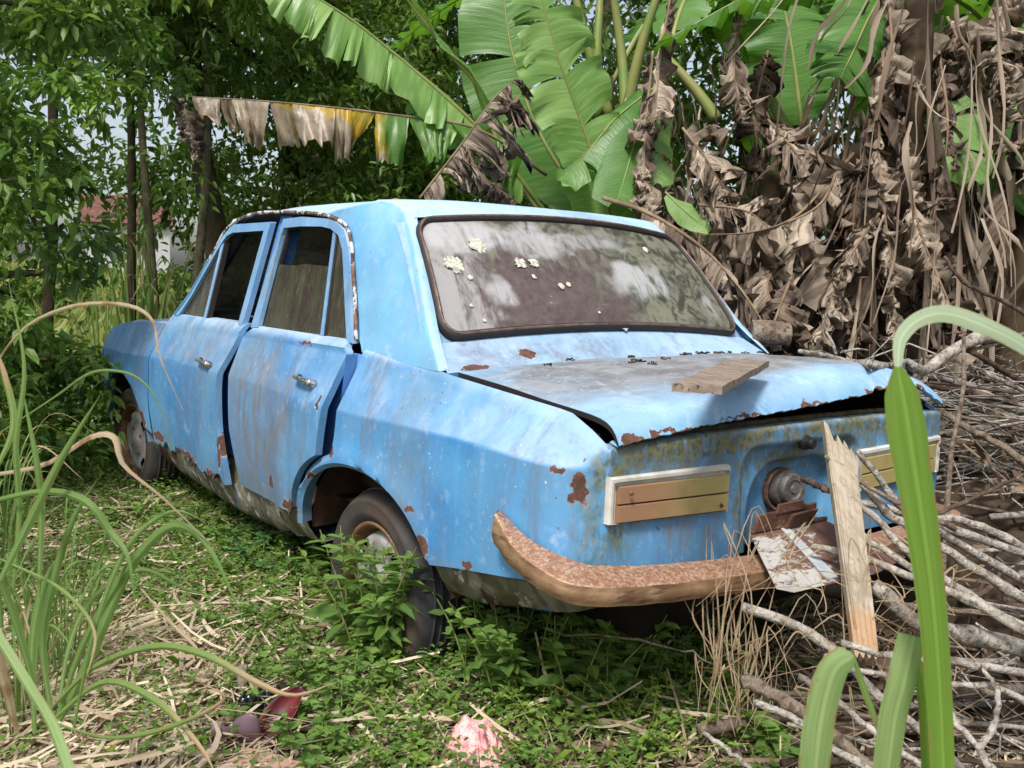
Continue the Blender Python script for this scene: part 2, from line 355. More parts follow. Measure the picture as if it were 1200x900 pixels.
def rear_glass():
    s = NT('grimy_rear_window'); x = s.sep(s.pos, 0); z = s.sep(s.pos, 2)
    a = s.noise(3.0, 6, rough=.6, dist=.8); f = s.noise(30, 6, rough=.7); st = s.noise(7, 6, stretch=(2.6, 1, .8), dist=.8, rough=.65)
    br = s.mix(s.ramp(f, .3, .7), (.068, .050, .046), (.112, .084, .077))
    ol = s.mix(s.ramp(s.noise(16, 6, dist=1.5), .38, .62), (.045, .048, .035), (.17, .17, .125))
    side = s.ramp(s.math('ADD', x, s.math('MULTIPLY', s.math('SUBTRACT', a, .5), .9)), -.02, .26)
    toph = s.ramp(s.math('ADD', z, s.math('MULTIPLY', s.math('SUBTRACT', st, .5), .5)), 1.17, 1.27)
    c = s.mix(s.math('MAXIMUM', side, s.math('MULTIPLY', toph, .75)), br, ol)
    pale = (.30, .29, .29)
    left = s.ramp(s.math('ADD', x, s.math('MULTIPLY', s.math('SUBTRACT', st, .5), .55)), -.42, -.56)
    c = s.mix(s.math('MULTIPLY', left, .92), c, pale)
    for ctr, rad, q in [((.20, -.05, 1.145), (.16, .2, .055), .8), ((-.40, -.02, 1.09), (.05, .2, .05), .7), ((-.20, -.02, 1.26), (.11, .2, .05), .6), ((-.42, .0, 1.27), (.14, .2, .06), .8), ((.52, -.12, 1.06), (.035, .2, .05), .6), ((.02, .0, 1.27), (.2, .2, .03), .45)]:
        c = s.mix(s.math('MULTIPLY', s.math('MULTIPLY', s.spot(ctr, rad, .06, 9, .7), s.ramp(st, .32, .56)), q), c, (.42, .42, .43))
    scr = s.ramp(s.noise(9, 7, stretch=(1, 1, 3.2), rough=.75, vec=s.add(s.pos, (1, 5, 2))), .64, .70)
    c = s.mix(s.math('MULTIPLY', scr, .5), c, (.50, .50, .50))
    return s.done(s.bsdf(c, s.ramp(f, .3, .75, .30, .62), .4, nrm=s.bump(f, .08, .002), **{'Coat Weight': .12, 'Coat Roughness': .12}))
M['rear_glass'] = rear_glass()
def plain(name, c, rough=.6, spec=.4, metal=0., var=.25, sc=20, bump=.2, c2=None, det=4):
    s = NT(name); a = s.noise(sc, det)
    c2 = c2 or tuple(x*(1-var) for x in c); cc = s.mix(s.ramp(a, .35, .65), c, c2)
    return s.done(s.bsdf(cc, rough, spec, metal, nrm=s.bump(a, bump, .004)))
M['rubber'] = plain('perished_seal', (.022, .018, .016), .6, .4)
M['seal_trim'] = plain('tarnished_seal_trim', (.20, .13, .10), .45, .5, .3, c2=(.10, .06, .05), sc=30)
def tyre_mat():
    s = NT('dusty_tyre'); f = s.noise(8, 5); 
    x = s.sep(s.pos, 0)
    y = s.n('ShaderNodeVectorMath', operation='LENGTH')
    c = s.mix(s.ramp(f, .35, .65), (.020, .021, .026), (.040, .038, .040))
    d = s.ramp(s.noise(5, 5), .38, .62); face = s.ramp(s.math('ABSOLUTE', s.sep(s.nrm, 0)), .35, .85)
    c = s.mix(s.math('MULTIPLY', face, s.math('ADD', s.math('MULTIPLY', d, .5), .05)), c, (.10, .068, .045))
    return s.done(s.bsdf(c, .75, .35, nrm=s.bump(s.noise(50, 4), .3, .003)))
M['tyre'] = tyre_mat()
def rim_mat():
    s = NT('flaking_silver_rim'); a = s.noise(14, 6, rough=.65)
    c = s.mix(s.ramp(a, .40, .64), (.38, .37, .365), (.24, .225, .21)); c = s.mix(s.ramp(s.noise(22, 5), .66, .72, 0, .8), c, RUST2)
    return s.done(s.bsdf(c, .5, .5, .2, nrm=s.bump(a, .2, .003)))
M['rim'] = rim_mat()
M['rim_ring'] = rust_mat('rusty_rim_flange', .45, (.10, .045, .022), (.22, .12, .06), (.30, .19, .11))
M['liner'] = plain('dirty_wheel_well', (.040, .024, .016), .95, .1, c2=(.085, .045, .028), sc=9, bump=.6)
M['dark'] = plain('dark_underside', (.02, .016, .013), .95, .1)
M['black'] = plain('black_plastic_trim', (.012, .012, .013), .5, .4)
M['vinyl'] = plain('dark_seat_vinyl', (.018, .016, .016), .5, .4, c2=(.045, .035, .03), sc=8)
M['chrome'] = plain('pitted_chrome', (.62, .62, .62), .28, .6, .85, c2=(.30, .26, .23), sc=60)
M['cap'] = plain('grey_fuel_cap', (.13, .12, .115), .6, .4, .2, c2=(.07, .06, .055), sc=40)
M['lamp_frame'] = plain('weathered_white_plastic', (.54, .52, .47), .6, .3, c2=(.40, .38, .34), sc=18)
def lens_mat():
    s = NT('sunbleached_amber_lens'); u = s.attr('rnd'); f = s.noise(6, 5, dist=1, stretch=(1, 1, 2))
    t = s.math('ADD', u, s.math('MULTIPLY', s.math('SUBTRACT', f, .5), .35))
    c = s.mix(s.ramp(t, .2, .8), (.29, .165, .095), (.33, .27, .11)); c = s.mix(s.ramp(s.noise(16, 5), .50, .75, 0, .5), c, (.21, .14, .07))
    return s.done(s.bsdf(c, .34, .5, nrm=s.bump(s.noise(1, 1, stretch=(420, 1, 1)), .25, .0015), **{'Subsurface Weight': .15, 'Subsurface Scale': .01}))
M['lens'] = lens_mat()
def plate_mat():
    s = NT('rusted_white_plate'); a = s.noise(9, 7, rough=.72, stretch=(1, 2, 1)); b = s.noise(38, 5, rough=.7)
    x = s.sep(s.pos, 0)
    lim = s.math('ADD', s.math('ADD', a, s.math('MULTIPLY', s.math('SUBTRACT', b, .5), .55)), s.math('MULTIPLY', x, .38))
    c = s.mix(s.ramp(lim, .38, .46), (.40, .385, .36), (.13, .07, .05)); c = s.mix(s.ramp(b, .56, .66, 0, .8), c, (.10, .055, .04))
    return s.done(s.bsdf(c, .75, .3, nrm=s.bump(b, .4, .003)))
M['plate'] = plate_mat()
def wood(name, c1, c2, c3, axis=(1, 1, 12), sc=6, bump=.5, crack=.5, endspot=None):
    s = NT(name); v = s.scale(s.n('ShaderNodeTexCoord').outputs['Object'], axis)
    a = s.noise(sc, 6, vec=v, rough=.65); b = s.noise(sc*3, 5, vec=v)
    c = s.mix(s.ramp(a, .35, .65), c1, c2); k = s.ramp(b, .60, .68); c = s.mix(s.math('MULTIPLY', k, crack), c, c3)
    if endspot: c = s.mix(s.math('MULTIPLY', s.spot(endspot, (.06, .06, .05), .03, 20, .9), .7), c, (.36, .21, .11))
    return s.done(s.bsdf(c, .85, .2, nrm=s.bump(s.math('ADD', a, s.math('MULTIPLY', k, -1.)), bump, .004)))
def ensure_rng(seed): return np.random.default_rng(seed)
def leaf_mat(name, ca, cb, cc=None, trans=.35, rough=.45, spec=.4, sat=1.):
    s = NT(name); r = s.attr('rnd'); n = s.noise(1.3, 3)
    c = s.mix(r, ca, cb)
    if cc: c = s.mix(s.ramp(n, .45, .65, 0, .6), c, cc)
    p = s.bsdf(c, rough, spec); t = s.n('ShaderNodeBsdfTranslucent'); 
    hs = s.n('ShaderNodeMix', data_type='RGBA', blend_type='MULTIPLY'); hs.inputs[0].default_value = 1; s.L(c, hs.inputs[6]); hs.inputs[7].default_value = (1.5, 1.5, .6, 1)
    s.L(hs.outputs[2], t.inputs[0])
    return s.done(s.mixs(trans, p, t.outputs[0]))
M['leaf_tree'] = leaf_mat('tree_leaves', (.035, .085, .018), (.19, .31, .06), (.10, .20, .035), rough=.38)
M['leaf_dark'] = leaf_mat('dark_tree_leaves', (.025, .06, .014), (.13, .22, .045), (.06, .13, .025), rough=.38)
M['leaf_bright'] = leaf_mat('bright_tree_leaves', (.06, .12, .02), (.26, .36, .07), (.15, .26, .04), rough=.38)
M['weed'] = leaf_mat('weed_leaves', (.065, .14, .03), (.17, .28, .06), (.14, .22, .05), rough=.6, spec=.25)
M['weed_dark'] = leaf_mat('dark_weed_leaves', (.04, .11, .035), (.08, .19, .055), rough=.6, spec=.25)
M['moss_green'] = leaf_mat('fine_bright_weed', (.12, .22, .03), (.26, .36, .07), rough=.6, spec=.2)
M['straw'] = leaf_mat('dry_straw', (.30, .22, .14), (.62, .53, .39), trans=.15, rough=.7, spec=.2)
M['litter'] = leaf_mat('brown_litter', (.07, .045, .03), (.26, .19, .13), trans=.1, rough=.8, spec=.2)
M['meadow'] = leaf_mat('sunlit_meadow', (.22, .28, .07), (.42, .46, .18), trans=.35)
def banana_mat(name, ca, cb, dead=False, vein=70., sick=False):
    s = NT(name); uv = s.n('ShaderNodeUVMap').outputs[0]; r = s.attr('rnd')
    v = s.scale(uv, (vein, 1.2, 1)); a = s.noise(1., 2, vec=v)
    c = s.mix(r, ca, cb)
    if dead:
        c = s.mix(s.ramp(a, .35, .65, 0, .7), c, tuple(x*.5 for x in ca)); n = s.noise(10, 5)
        c = s.mix(s.ramp(n, .52, .75, 0, .6), c, (.34, .275, .21)); rough, spec, tr = .72, .3, .14
        c = s.mix(s.ramp(s.noise(4, 4), .60, .75, 0, .5), c, (.10, .055, .03))
    else:
        c = s.mix(s.ramp(a, .40, .65, 0, .30), c, tuple(min(1, x*1.5) for x in cb)); rough, spec, tr = .38, .45, .38
        c = s.mix(s.ramp(s.noise(3, 3), .55, .8, 0, .3), c, (.18, .26, .05))
    if sick:
        u = s.sep(uv, 0); nz = s.noise(14, 5); uu = s.math('ADD', u, s.math('MULTIPLY', s.math('SUBTRACT', s.noise(1., 4, vec=s.scale(uv, (14, .6, 1))), .5), .42))
        c = s.mix(s.ramp(uu, .47, .55), c, (.42, .27, .02))
        dry = s.ramp(s.math('MULTIPLY', uu, s.math('ADD', 1., s.math('MULTIPLY', s.sep(uv, 1), .45))), .70, .76)
        dryc = s.mix(s.ramp(nz, .35, .65), (.22, .165, .12), (.38, .31, .24))
        c = s.mix(dry, c, dryc)
    p = s.bsdf(c, rough, spec, nrm=s.bump(a, .5, .006)); t = s.n('ShaderNodeBsdfTranslucent')
    hs = s.n('ShaderNodeMix', data_type='RGBA', blend_type='MULTIPLY'); hs.inputs[0].default_value = 1; s.L(c, hs.inputs[6]); hs.inputs[7].default_value = (1.6, 1.6, .5, 1) if not dead else (1.2, 1., .7, 1)
    s.L(hs.outputs[2], t.inputs[0])
    return s.done(s.mixs(tr, p, t.outputs[0]))
M['ban_green'] = banana_mat('banana_leaf_green', (.055, .15, .025), (.11, .24, .05))
M['ban_pale'] = banana_mat('banana_leaf_pale', (.13, .26, .06), (.24, .38, .12))
M['ban_sick'] = banana_mat('banana_leaf_yellowing', (.07, .16, .03), (.09, .20, .03), sick=True)
M['ban_dead'] = banana_mat('banana_leaf_dead', (.11, .078, .054), (.52, .43, .335), dead=True)
M['ban_dead_dark'] = banana_mat('banana_leaf_dead_dark', (.06, .038, .026), (.20, .145, .108), dead=True)
M['shreds'] = leaf_mat('dry_leaf_shreds', (.04, .026, .018), (.42, .34, .26), (.16, .10, .07), trans=.12, rough=.7, spec=.25)
M['petiole'] = plain('banana_petiole', (.14, .20, .05), .45, .4, c2=(.22, .22, .07), sc=6)
M['petiole_dry'] = plain('dry_petiole', (.24, .17, .11), .7, .3, c2=(.13, .085, .05), sc=8)
M['pstem'] = plain('banana_pseudostem', (.075, .055, .032), .85, .15, c2=(.03, .02, .014), sc=9, bump=.8)
def grass_blade_mat(name, ca, cb, dry=None):
    s = NT(name); uv = s.n('ShaderNodeUVMap').outputs[0]; u = s.sep(uv, 0); v = s.sep(uv, 1)
    st = s.noise(1., 3, vec=s.scale(uv, (2.0, 16, 1))); c = s.mix(s.ramp(st, .2, .8), ca, cb)
    mid = s.ramp(s.math('ABSOLUTE', s.math('SUBTRACT', v, .5)), .09, .02); c = s.mix(s.math('MULTIPLY', mid, .30), c, tuple(min(1, x*1.7+.02) for x in cb))
    c = s.mix(s.ramp(s.noise(9, 4), .55, .8, 0, .3), c, (.24, .26, .06))
    if dry is not None:
        c = s.mix(s.ramp(s.math('ADD', u, s.math('MULTIPLY', s.math('SUBTRACT', s.noise(30, 3), .5), .3)), dry-.08, dry+.12), c, (.42, .29, .18))
    sp = s.ramp(s.noise(150, 2), .72, .76); c = s.mix(s.math('MULTIPLY', sp, .6), c, (.16, .09, .03))
    ed = s.math('MULTIPLY', s.ramp(s.math('ABSOLUTE', s.math('SUBTRACT', v, .5)), .40, .47), s.ramp(s.noise(22, 4), .50, .60)); c = s.mix(s.math('MULTIPLY', ed, .8), c, (.26, .16, .06))
    if name.endswith('dry'): c = s.mix(s.ramp(s.noise(18, 5), .48, .68, 0, .8), c, (.24, .12, .06))
    p = s.bsdf(c, .55, .3, nrm=s.bump(st, .3, .002)); t = s.n('ShaderNodeBsdfTranslucent')
    hs = s.n('ShaderNodeMix', data_type='RGBA', blend_type='MULTIPLY'); hs.inputs[0].default_value = 1; s.L(c, hs.inputs[6]); hs.inputs[7].default_value = (1.4, 1.5, .5, 1)
    s.L(hs.outputs[2], t.inputs[0]); return s.done(s.mixs(.38, p, t.outputs[0]))
M['blade'] = grass_blade_mat('cane_blade_green', (.09, .17, .045), (.19, .29, .09))
M['blade_pale'] = grass_blade_mat('cane_blade_pale', (.18, .28, .10), (.29, .39, .17))
M['blade_tip'] = grass_blade_mat('cane_blade_drying', (.14, .22, .06), (.22, .31, .10), dry=.60)
M['blade_dry'] = grass_blade_mat('cane_blade_dry', (.34, .25, .16), (.50, .40, .29), dry=2.)
M['blade_big'] = grass_blade_mat('near_blade_green', (.115, .215, .03), (.19, .31, .055))
M['blade_silver'] = grass_blade_mat('pale_blade_underside', (.34, .43, .29), (.44, .52, .38))
def bark(name, c1, c2, c3, st=(3, 3, .8), sc=10):
    s = NT(name); v = s.scale(s.pos, st); a = s.noise(sc, 6, vec=v, rough=.65); b = s.noise(sc*2.5, 4)
    c = s.mix(s.ramp(a, .35, .65), c1, c2); c = s.mix(s.ramp(b, .50, .66, 0, .85), c, c3); c = s.mix(s.ramp(s.noise(5, 5, rough=.7), .52, .66, 0, .7), c, c3)
    return s.done(s.bsdf(c, .92, .12, nrm=s.bump(s.math('ADD', a, s.math('ADD', b, s.noise(160, 3))), .9, .006)))
M['stick'] = bark('grey_stick_bark', (.235, .205, .175), (.42, .39, .345), (.10, .078, .058), (1, 1, 1), 26)
M['stick_brown'] = bark('brown_stick_bark', (.14, .105, .078), (.25, .205, .16), (.065, .045, .032), (1, 1, 1), 22)
M['stick_dark'] = bark('dark_stick_bark', (.06, .04, .03), (.14, .10, .075), (.03, .02, .015), (1, 1, 1), 12)
M['bark'] = bark('tree_bark', (.05, .035, .022), (.10, .075, .05), (.05, .06, .025))
M['bark_light'] = bark('light_tree_bark', (.10, .085, .05), (.17, .14, .09), (.07, .08, .03))
def ground_mat():
    s = NT('leafy_soil'); a = s.noise(1.2, 6, rough=.6); b = s.noise(14, 6, rough=.7); d = s.noise(60, 4)
    c = s.mix(s.ramp(b, .35, .65), (.045, .034, .022), (.15, .115, .075))
    c = s.mix(s.ramp(a, .42, .60, 0, .8), c, s.mix(s.ramp(d, .3, .7), (.03, .055, .012), (.08, .12, .025)))
    far = s.ramp(s.math('ADD', s.sep(s.pos, 1), s.math('MULTIPLY', s.sep(s.pos, 0), .2)), 9, 14)
    c = s.mix(far, c, s.mix(s.ramp(b, .3, .7), (.14, .18, .05), (.24, .27, .09)))
    return s.done(s.bsdf(c, .95, .1, nrm=s.bump(s.math('ADD', b, d), .7, .02)))
M['ground'] = ground_mat()

# ------------------------------------------------------------------ ground
def ground_z(x, y):
    x = np.asarray(x, float); y = np.asarray(y, float)
    z = .035*vnoise(x*.8, y*.8, 3)+.012*vnoise(x*4, y*4, 5)
    near_car = np.exp(-((x/1.3)**4+((y-1.1)/2.6)**4))
    z = z*(1-.8*near_car)+.034*np.exp(-((x/1.05)**4+((y-1.1)/2.1)**4))
    return z+.10*sstep(4, 14, np.hypot(x, y-1))*vnoise(x*.12, y*.12, 9)*3
def make_ground():
    g = np.concatenate([-np.geomspace(300, 7, 16), np.linspace(-6.5, 9, 150), np.geomspace(9.6, 300, 18)])
    X, Y = np.meshgrid(g, g, indexing='ij'); Z = ground_z(X, Y)
    n = len(g); V = np.stack([X, Y, Z], -1).reshape(-1, 3)
    i, j = np.meshgrid(np.arange(n-1), np.arange(n-1), indexing='ij'); a = (i*n+j).ravel()
    tag(fast_mesh('ground', V, np.stack([a, a+n, a+n+1, a+1], -1), M['ground'], smooth=True), kind='structure')
make_ground()

# ------------------------------------------------------------------ the car
CAR = empty('abandoned_sedan', (0, 1.1, 0), 'rusting light blue four door saloon car with boot lid ajar and sagging doors', 'car')
def fi(xs, vs): return lambda y: np.interp(y, xs, vs)
sh_z = fi([-.93, -.71, -.5, -.265, 0, .157, .9, 1.95, 2.5, 2.95, 3.02, 3.10], [.775, .812, .838, .862, .886, .902, .897, .885, .865, .815, .775, .70])
sh_x = fi([-.93, -.2, 1.95, 2.5, 2.95, 3.10], [.718, .718, .728, .722, .702, .695])
cr_z = fi([-.93, -.5, 0, .2, 1., 1.7, 2.3, 2.95, 3.10], [.737, .743, .732, .730, .748, .745, .718, .700, .690])
cr_x = fi([-.93, -.71, 0, 2.3, 2.6, 2.95, 3.10], [.780, .788, .79, .79, .782, .748, .722])
def low_x(y): return cr_x(y)-.012
def prof(y, z, dent=True):
    """half width of the body side below the shoulder"""
    zs, zc = sh_z(y), cr_z(y); xs, xc, xl = sh_x(y), cr_x(y), low_x(y)
    t = np.clip((zs-z)/(zs-zc), 0, 1); up = xs+(xc-xs)*t
    s_ = np.clip((zc-z)/(zc-.34), 0, 1); dn = xc+.006*np.sin(s_*math.pi)+(xl-xc)*s_**2
    x = np.where(z >= zc, up, dn)
    return x+(.003*vnoise(y*4, z*5, 11) if dent else 0)
ARC_R = lambda y: .335+.252*np.sqrt(np.clip(1-((y-.01)/.40)**2, 0, 1))          # rear wheel opening
ARC_D = lambda y: .310+.312*np.sqrt(np.clip(1-((y-.01)/.455)**2, 0, 1))         # cut of the rear door round it
ARC_F = lambda y: .335+.290*np.sqrt(np.clip(1-((y-2.50)/.42)**2, 0, 1))
def side_grid(sg, ya, yb, zbot, rows_z, ys=None, n=24, off=0., flare=None):
    """rows_z(y) -> list of z from top to the crease; ya/yb: edges as functions of z; zbot(y): lower outline"""
    P = []
    tt = np.linspace(0, 1, n) if ys is None else ys
    for t in tt:
        col = []
        y0 = ya(.7)*(1-t)+yb(.7)*t
        top = rows_z(y0); zb = float(zbot(y0)); m = 12
        zs = list(top)+[top[-1]-.006+(zb-(top[-1]-.006))*k/m for k in range(m+1)]
        for z in zs:
            y = ya(z)*(1-t)+yb(z)*t
            if z <= top[-1]:
                zb2 = float(zbot(y)); f = (top[-1]-z)/max(1e-6, top[-1]-zb); z = top[-1]-f*(top[-1]-zb2)
            x = float(prof(y, z))+(off(y, z) if callable(off) else off)
            if flare: x += flare(y, z)
            col.append((sg*x, y, z))
        P.append(col)
    return np.array(P)
def rows_body(y): 
    zs, zc = float(sh_z(y)), float(cr_z(y)); return [zs, zs-.010, zs+(zc-zs)*.35, zs+(zc-zs)*.7, zc+.006, zc]
lin = lambda zs, ys: (lambda z: float(np.interp(z, zs, ys)))
const = lambda v: (lambda z: v)
qfront = lin([.35, .53, .74, .86, .92], [.165, .160, .145, .125, .125])
def rear_flare(y, z):
    e = math.hypot((y-.01)/.40, (z-.335)/.252)-1 if z > .3 else 1
    return .014*math.exp(-(max(e, 0)*.33/.06)**2)
def front_flare(y, z):
    e = math.hypot((y-2.50)/.42, (z-.335)/.290)-1
    return .012*math.exp(-(max(e, 0)*.33/.06)**2)
GP = lambda z: .70-.231*(z-.92)            # greenhouse half width
roofm = MB(); SAILTOP = []
def zb_quarter(y):
    if -.392 < y < .41: return max(float(ARC_R(y)), .41 if y < 0 else 0)
    return np.interp(y, [-.95, -.71, -.39, .41], [.50, .455, .40, .335])
CORN = [(-.80, 0), (-.83, .03), (-.862, .14), (-.888, .33), (-.907, .60), (-.920, .83), (-.926, 1.)]
lid_edge_x = fi([-.93, -.855, -.305, .1], [.672, .674, .704, .708]); lid_edge_z = fi([-.93, -.88, -.855, -.305], [.788, .818, .838, .884])
for sg in (-1, 1):
    body = MB(); fender = MB(); sill = MB(); skirt = MB(); jamb = MB(); drip = MB(); dark = MB(); pil = MB()
    # quarter panel with the rear corner turned in
    ts = np.concatenate([np.linspace(0, .29, 8), np.linspace(.31, .58, 10), np.linspace(.60, 1, 9)])
    P = side_grid(sg, qfront, const(-.80), zb_quarter, rows_body, ys=np.unique(np.concatenate([ts, [.565, .57]])), flare=rear_flare)
    body.grid(P); PT = P[:, 0]
    C = []
    for y, s_ in CORN:
        col = []
        zs, zc, zb = float(sh_z(y)), float(cr_z(y)), float(zb_quarter(y)); top = [zs, zs-.010, zs+(zc-zs)*.35, zs+(zc-zs)*.7, zc+.006, zc]
        S8, C8 = float(sh_z(-.8)), float(cr_z(-.8))
        for kk, z in enumerate(top+[zc-.006+(zb-zc+.006)*k/12 for k in range(13)]):
            x = float(sh_x(-.8)) if kk == 0 else (float(prof(-.80, S8-(zs-z)/(zs-zc)*(S8-C8))) if kk < 6 else float(prof(-.80, z)))
            col.append((sg*(x*(1-s_)+.680*s_), y, z))
        C.append(col)
    C[0] = [tuple(q) for q in P[-1]] if len(P[-1]) == len(C[0]) else C[0]
    body.grid(C)
    # fender top between shoulder and boot gutter, sharing the shoulder's points
    T = []; CT = np.array(C)[:, 0]
    for a in np.vstack([PT, CT[1:]]):
        y = float(a[1])
        if y > -.80: b = np.array([sg*float(lid_edge_x(y)), y, float(lid_edge_z(y))]) if y < -.305 else np.array([sg*.703, y, np.interp(y, [-.305, .15], [.886, .915])])
        else: b = np.array([sg*np.interp(y, [-.926, -.86, -.80], [.6765, .679, .6832]), y, np.interp(y, [-.926, -.90, -.86, -.80], [.777, .793, .815, float(lid_edge_z(-.80))])])
        m1 = a*.72+b*.28+np.array([0, 0, .0025]); m2 = a*.3+b*.7+np.array([0, 0, .002])
        if y < -.915: m1, m2 = a*.72+b*.28, a*.3+b*.7
        T.append([a, m1, m2, b, b+np.array([-sg*.004, 0, -.012])])
    body.grid(T)
    # band of the quarter panel that runs on round the wheel opening, in front of it
    B = []
    for y in np.linspace(.165, .405, 16):
        zi = float(ARC_R(y)); zo = max(zi+.030, min(float(ARC_D(y))-.012, .60)); 
        B.append([(sg*(float(prof(y, z))-.004+.012*(z < zi+.02)), y+(.022*(zi+.03-z)/.03 if y > .36 else 0), z) for z in np.linspace(zi, zo, 4)])
    body.grid(B)
    # rolled lip and wheel well
    for cy, arc, a_ in ((.01, (.40, .252), .40), (2.50, (.42, .290), .42)):
        fl = rear_flare if cy < 1 else front_flare
        Lp = []; 
        for th in np.linspace(R(-2), R(164 if cy < 1 else 182), 36):
            y = cy+arc[0]*math.cos(th); z = .335+arc[1]*math.sin(th); x = float(prof(y, max(z, .34)))+.013
            Lp.append([(sg*x, y, z), (sg*(x-.012), y+.012*math.cos(th)*-1, z-.012*math.sin(th)), (sg*(x-.05), y-.0*math.cos(th), z+.004)])
        (body if cy < 1 else fender).grid(Lp)
        liner = MB(); W = []
        for th in np.linspace(R(-4), R(184), 30):
            y = cy+(arc[0]+.015)*math.cos(th); z = .32+(arc[1]+.03)*math.sin(th)
            W.append([(sg*x, y, z+.03*(.76-x)) for x in (.735, .62, .50, .44)])
        liner.grid(W)
        liner.grid([[(sg*.44, y, z) for z in (.25, .35, .60, .66)] for y in np.linspace(cy-.42, cy+.42, 8)]); liner.build('wheel_well', M['liner'], CAR)
    # lower skirt behind the rear wheel, tucked under
    K = []
    for y in list(np.linspace(-.352, -.80, 12)):
        zt = float(zb_quarter(y)); dp = float(np.interp(y, [-.8, -.6, -.38], [.075, .10, .07])); jag = .012*vnoise(y*22, 3.3*sg, 4)
        K.append([(sg*(.772), y, zt+.012), (sg*.771, y, zt-.01), (sg*.762, y, zt-.035), (sg*.735, y, zt-dp+jag), (sg*.69, y, zt-dp-.006+jag)])
    for y, s_ in CORN[1:]:
        zt = float(zb_quarter(y)); x = .772*(1-s_)+.675*s_
        K.append([(sg*x, y, zt+.012), (sg*(x-.001), y+.001, zt-.01), (sg*(x-.01), y+.01*s_, zt-.035), (sg*(x-.035), y+.035*s_, zt-.08), (sg*(x-.07), y+.07*s_, zt-.085)])
    skirt.grid(K); skirt.build('rear_skirt', M['sill'], CAR, weld=.001)
    # sill under the doors
    S_ = []
    for y in np.linspace(.405, 2.06, 50):
        zt = .372; bt = float(np.interp(y, [.34, .7, 1.1, 1.6, 2.0], [.262, .222, .208, .218, .25]))+.006*vnoise(y*14, sg*2., 8)
        x = .752
        S_.append([(sg*(x-.028), y, .44), (sg*(x-.014), y, .39), (sg*(x+.006), y, zt-.012), (sg*(x+.012), y, zt-.04), (sg*(x+.004), y, (zt+bt)/2), (sg*(x-.022), y, bt+.02), (sg*(x-.035), y, bt), (sg*(x-.06), y, bt-.002), (sg*.60, y, .26)])
    sill.grid(S_)
    # inner side behind the doors
    J = [[(sg*xx, y, z) for xx, z in ((.700, .895), (.722, .86), (.738, .74), (.738, .60), (.735, .42))] for y in np.linspace(.02 if sg > 0 else .10, 2.05, 14)]
    J = [[(p[0], p[1], p[2] if not (p[1] < .47 and p[2] < .64) else max(p[2], float(ARC_D(min(p[1], .46)))+.0)) for p in c] for c in J]
    jamb.grid(J)
    jamb.grid([[(sg*x, y, z) for x in (.735, .775)] for y, z in [(.16, .62), (.155, .70), (.145, .78), (.13, .86), (.12, .90)]])
    # front fender
    FE = side_grid(sg, lin([.34, .53, .72, .88], [1.985, 2.035, 2.015, 1.975]), const(3.02), lambda y: ARC_F(y) if y > 2.085 and y < 2.915 else np.interp(y, [1.9, 2.09, 2.91, 3.1], [.36, .40, .36, .44]), rows_body,
        ys=np.unique(np.concatenate([np.linspace(0, .07, 4), [.082, .09], np.linspace(.10, .88, 24), [.89, .91, .95, 1]])), flare=front_flare)
    fender.grid(FE)
    N_ = []
    for y, s_ in [(3.02, 0), (3.06, .05), (3.09, .16), (3.115, .4), (3.13, .8)]:
        N_.append([(sg*(float(prof(3.0, max(z, .35)))-.10*s_), y-.03*abs(z-.66)/.2, z) for z in np.linspace(.775 if s_ > 0 else float(sh_z(3.02)), .44, 12)])
    fender.grid(N_)
    # fender top to hood
    fender.grid([[(sg*float(prof(y, float(sh_z(y)))), y, float(sh_z(y))), (sg*(float(sh_x(y))-.03), y, float(sh_z(y))+.010), (sg*(float(sh_x(y))-.05), y, float(sh_z(y))+.006)] for y in np.linspace(1.95, 3.05, 20)])
    # sail panel: from the drip rail to the crease beside the rear window
    G = smooth_path([(-.604, .64, 1.338), (-.609, .52, 1.325), (-.621, .415, 1.262), (-.655, .305, 1.113), (-.690, .205, .955), (-.707, .150, .915)], 16)
    Cc = smooth_path([(-.575, .30, 1.372), (-.566, .20, 1.352), (-.585, .10, 1.285), (-.628, -.03, 1.15), (-.671, -.155, 1.00), (-.707, -.27, .895)], 16)
    Wn = smooth_path([(-.50, .19, 1.372), (-.535, .135, 1.335), (-.566, .06, 1.262), (-.602, -.06, 1.125), (-.640, -.165, 1.0), (-.684, -.29, .893)], 16)
    mx = np.array([-sg, 1, 1.])
    G, Cc, Wn = G*mx, Cc*mx, Wn*mx
    Gs = []
    G[-1] += np.array([0, -.0, -.012]); Cc[-1] += np.array([0, 0, -.010])
    for i in range(16):
        g, c, w_ = G[i], Cc[i], Wn[i]; row = [g]
        for t in (.3, .6, .85, .96): row.append(g*(1-t)+c*t+np.array([sg*.014*math.sin(t*math.pi)*(1-i/18), 0, .0]))
        row += [c+np.array([sg*.0, -.002, .002]), c*.8+w_*.2+np.array([sg*.004, -.008, .0]), c*.4+w_*.6+np.array([0, -.006, 0]), w_]
        Gs.append(row)
    roofm.grid(Gs); SAILTOP.append(np.array(Gs[0]))
    # drip rail
    D = smooth_path([(-.697, 1.90, .931), (-.676, 1.766, 1.024), (-.637, 1.609, 1.192), (-.612, 1.47, 1.312), (-.600, 1.24, 1.358), (-.599, .878, 1.353), (-.604, .623, 1.336), (-.609, .474, 1.308), (-.621, .384, 1.263), (-.655, .286, 1.113), (-.696, .188, .938)], 70)*mx
    Do = D.copy(); Do[:, 0] += sg*.010
    drip.tube(Do[12:], .0065, 6, rough=.25)
    fender.tube(Do[:14], .008, 6)
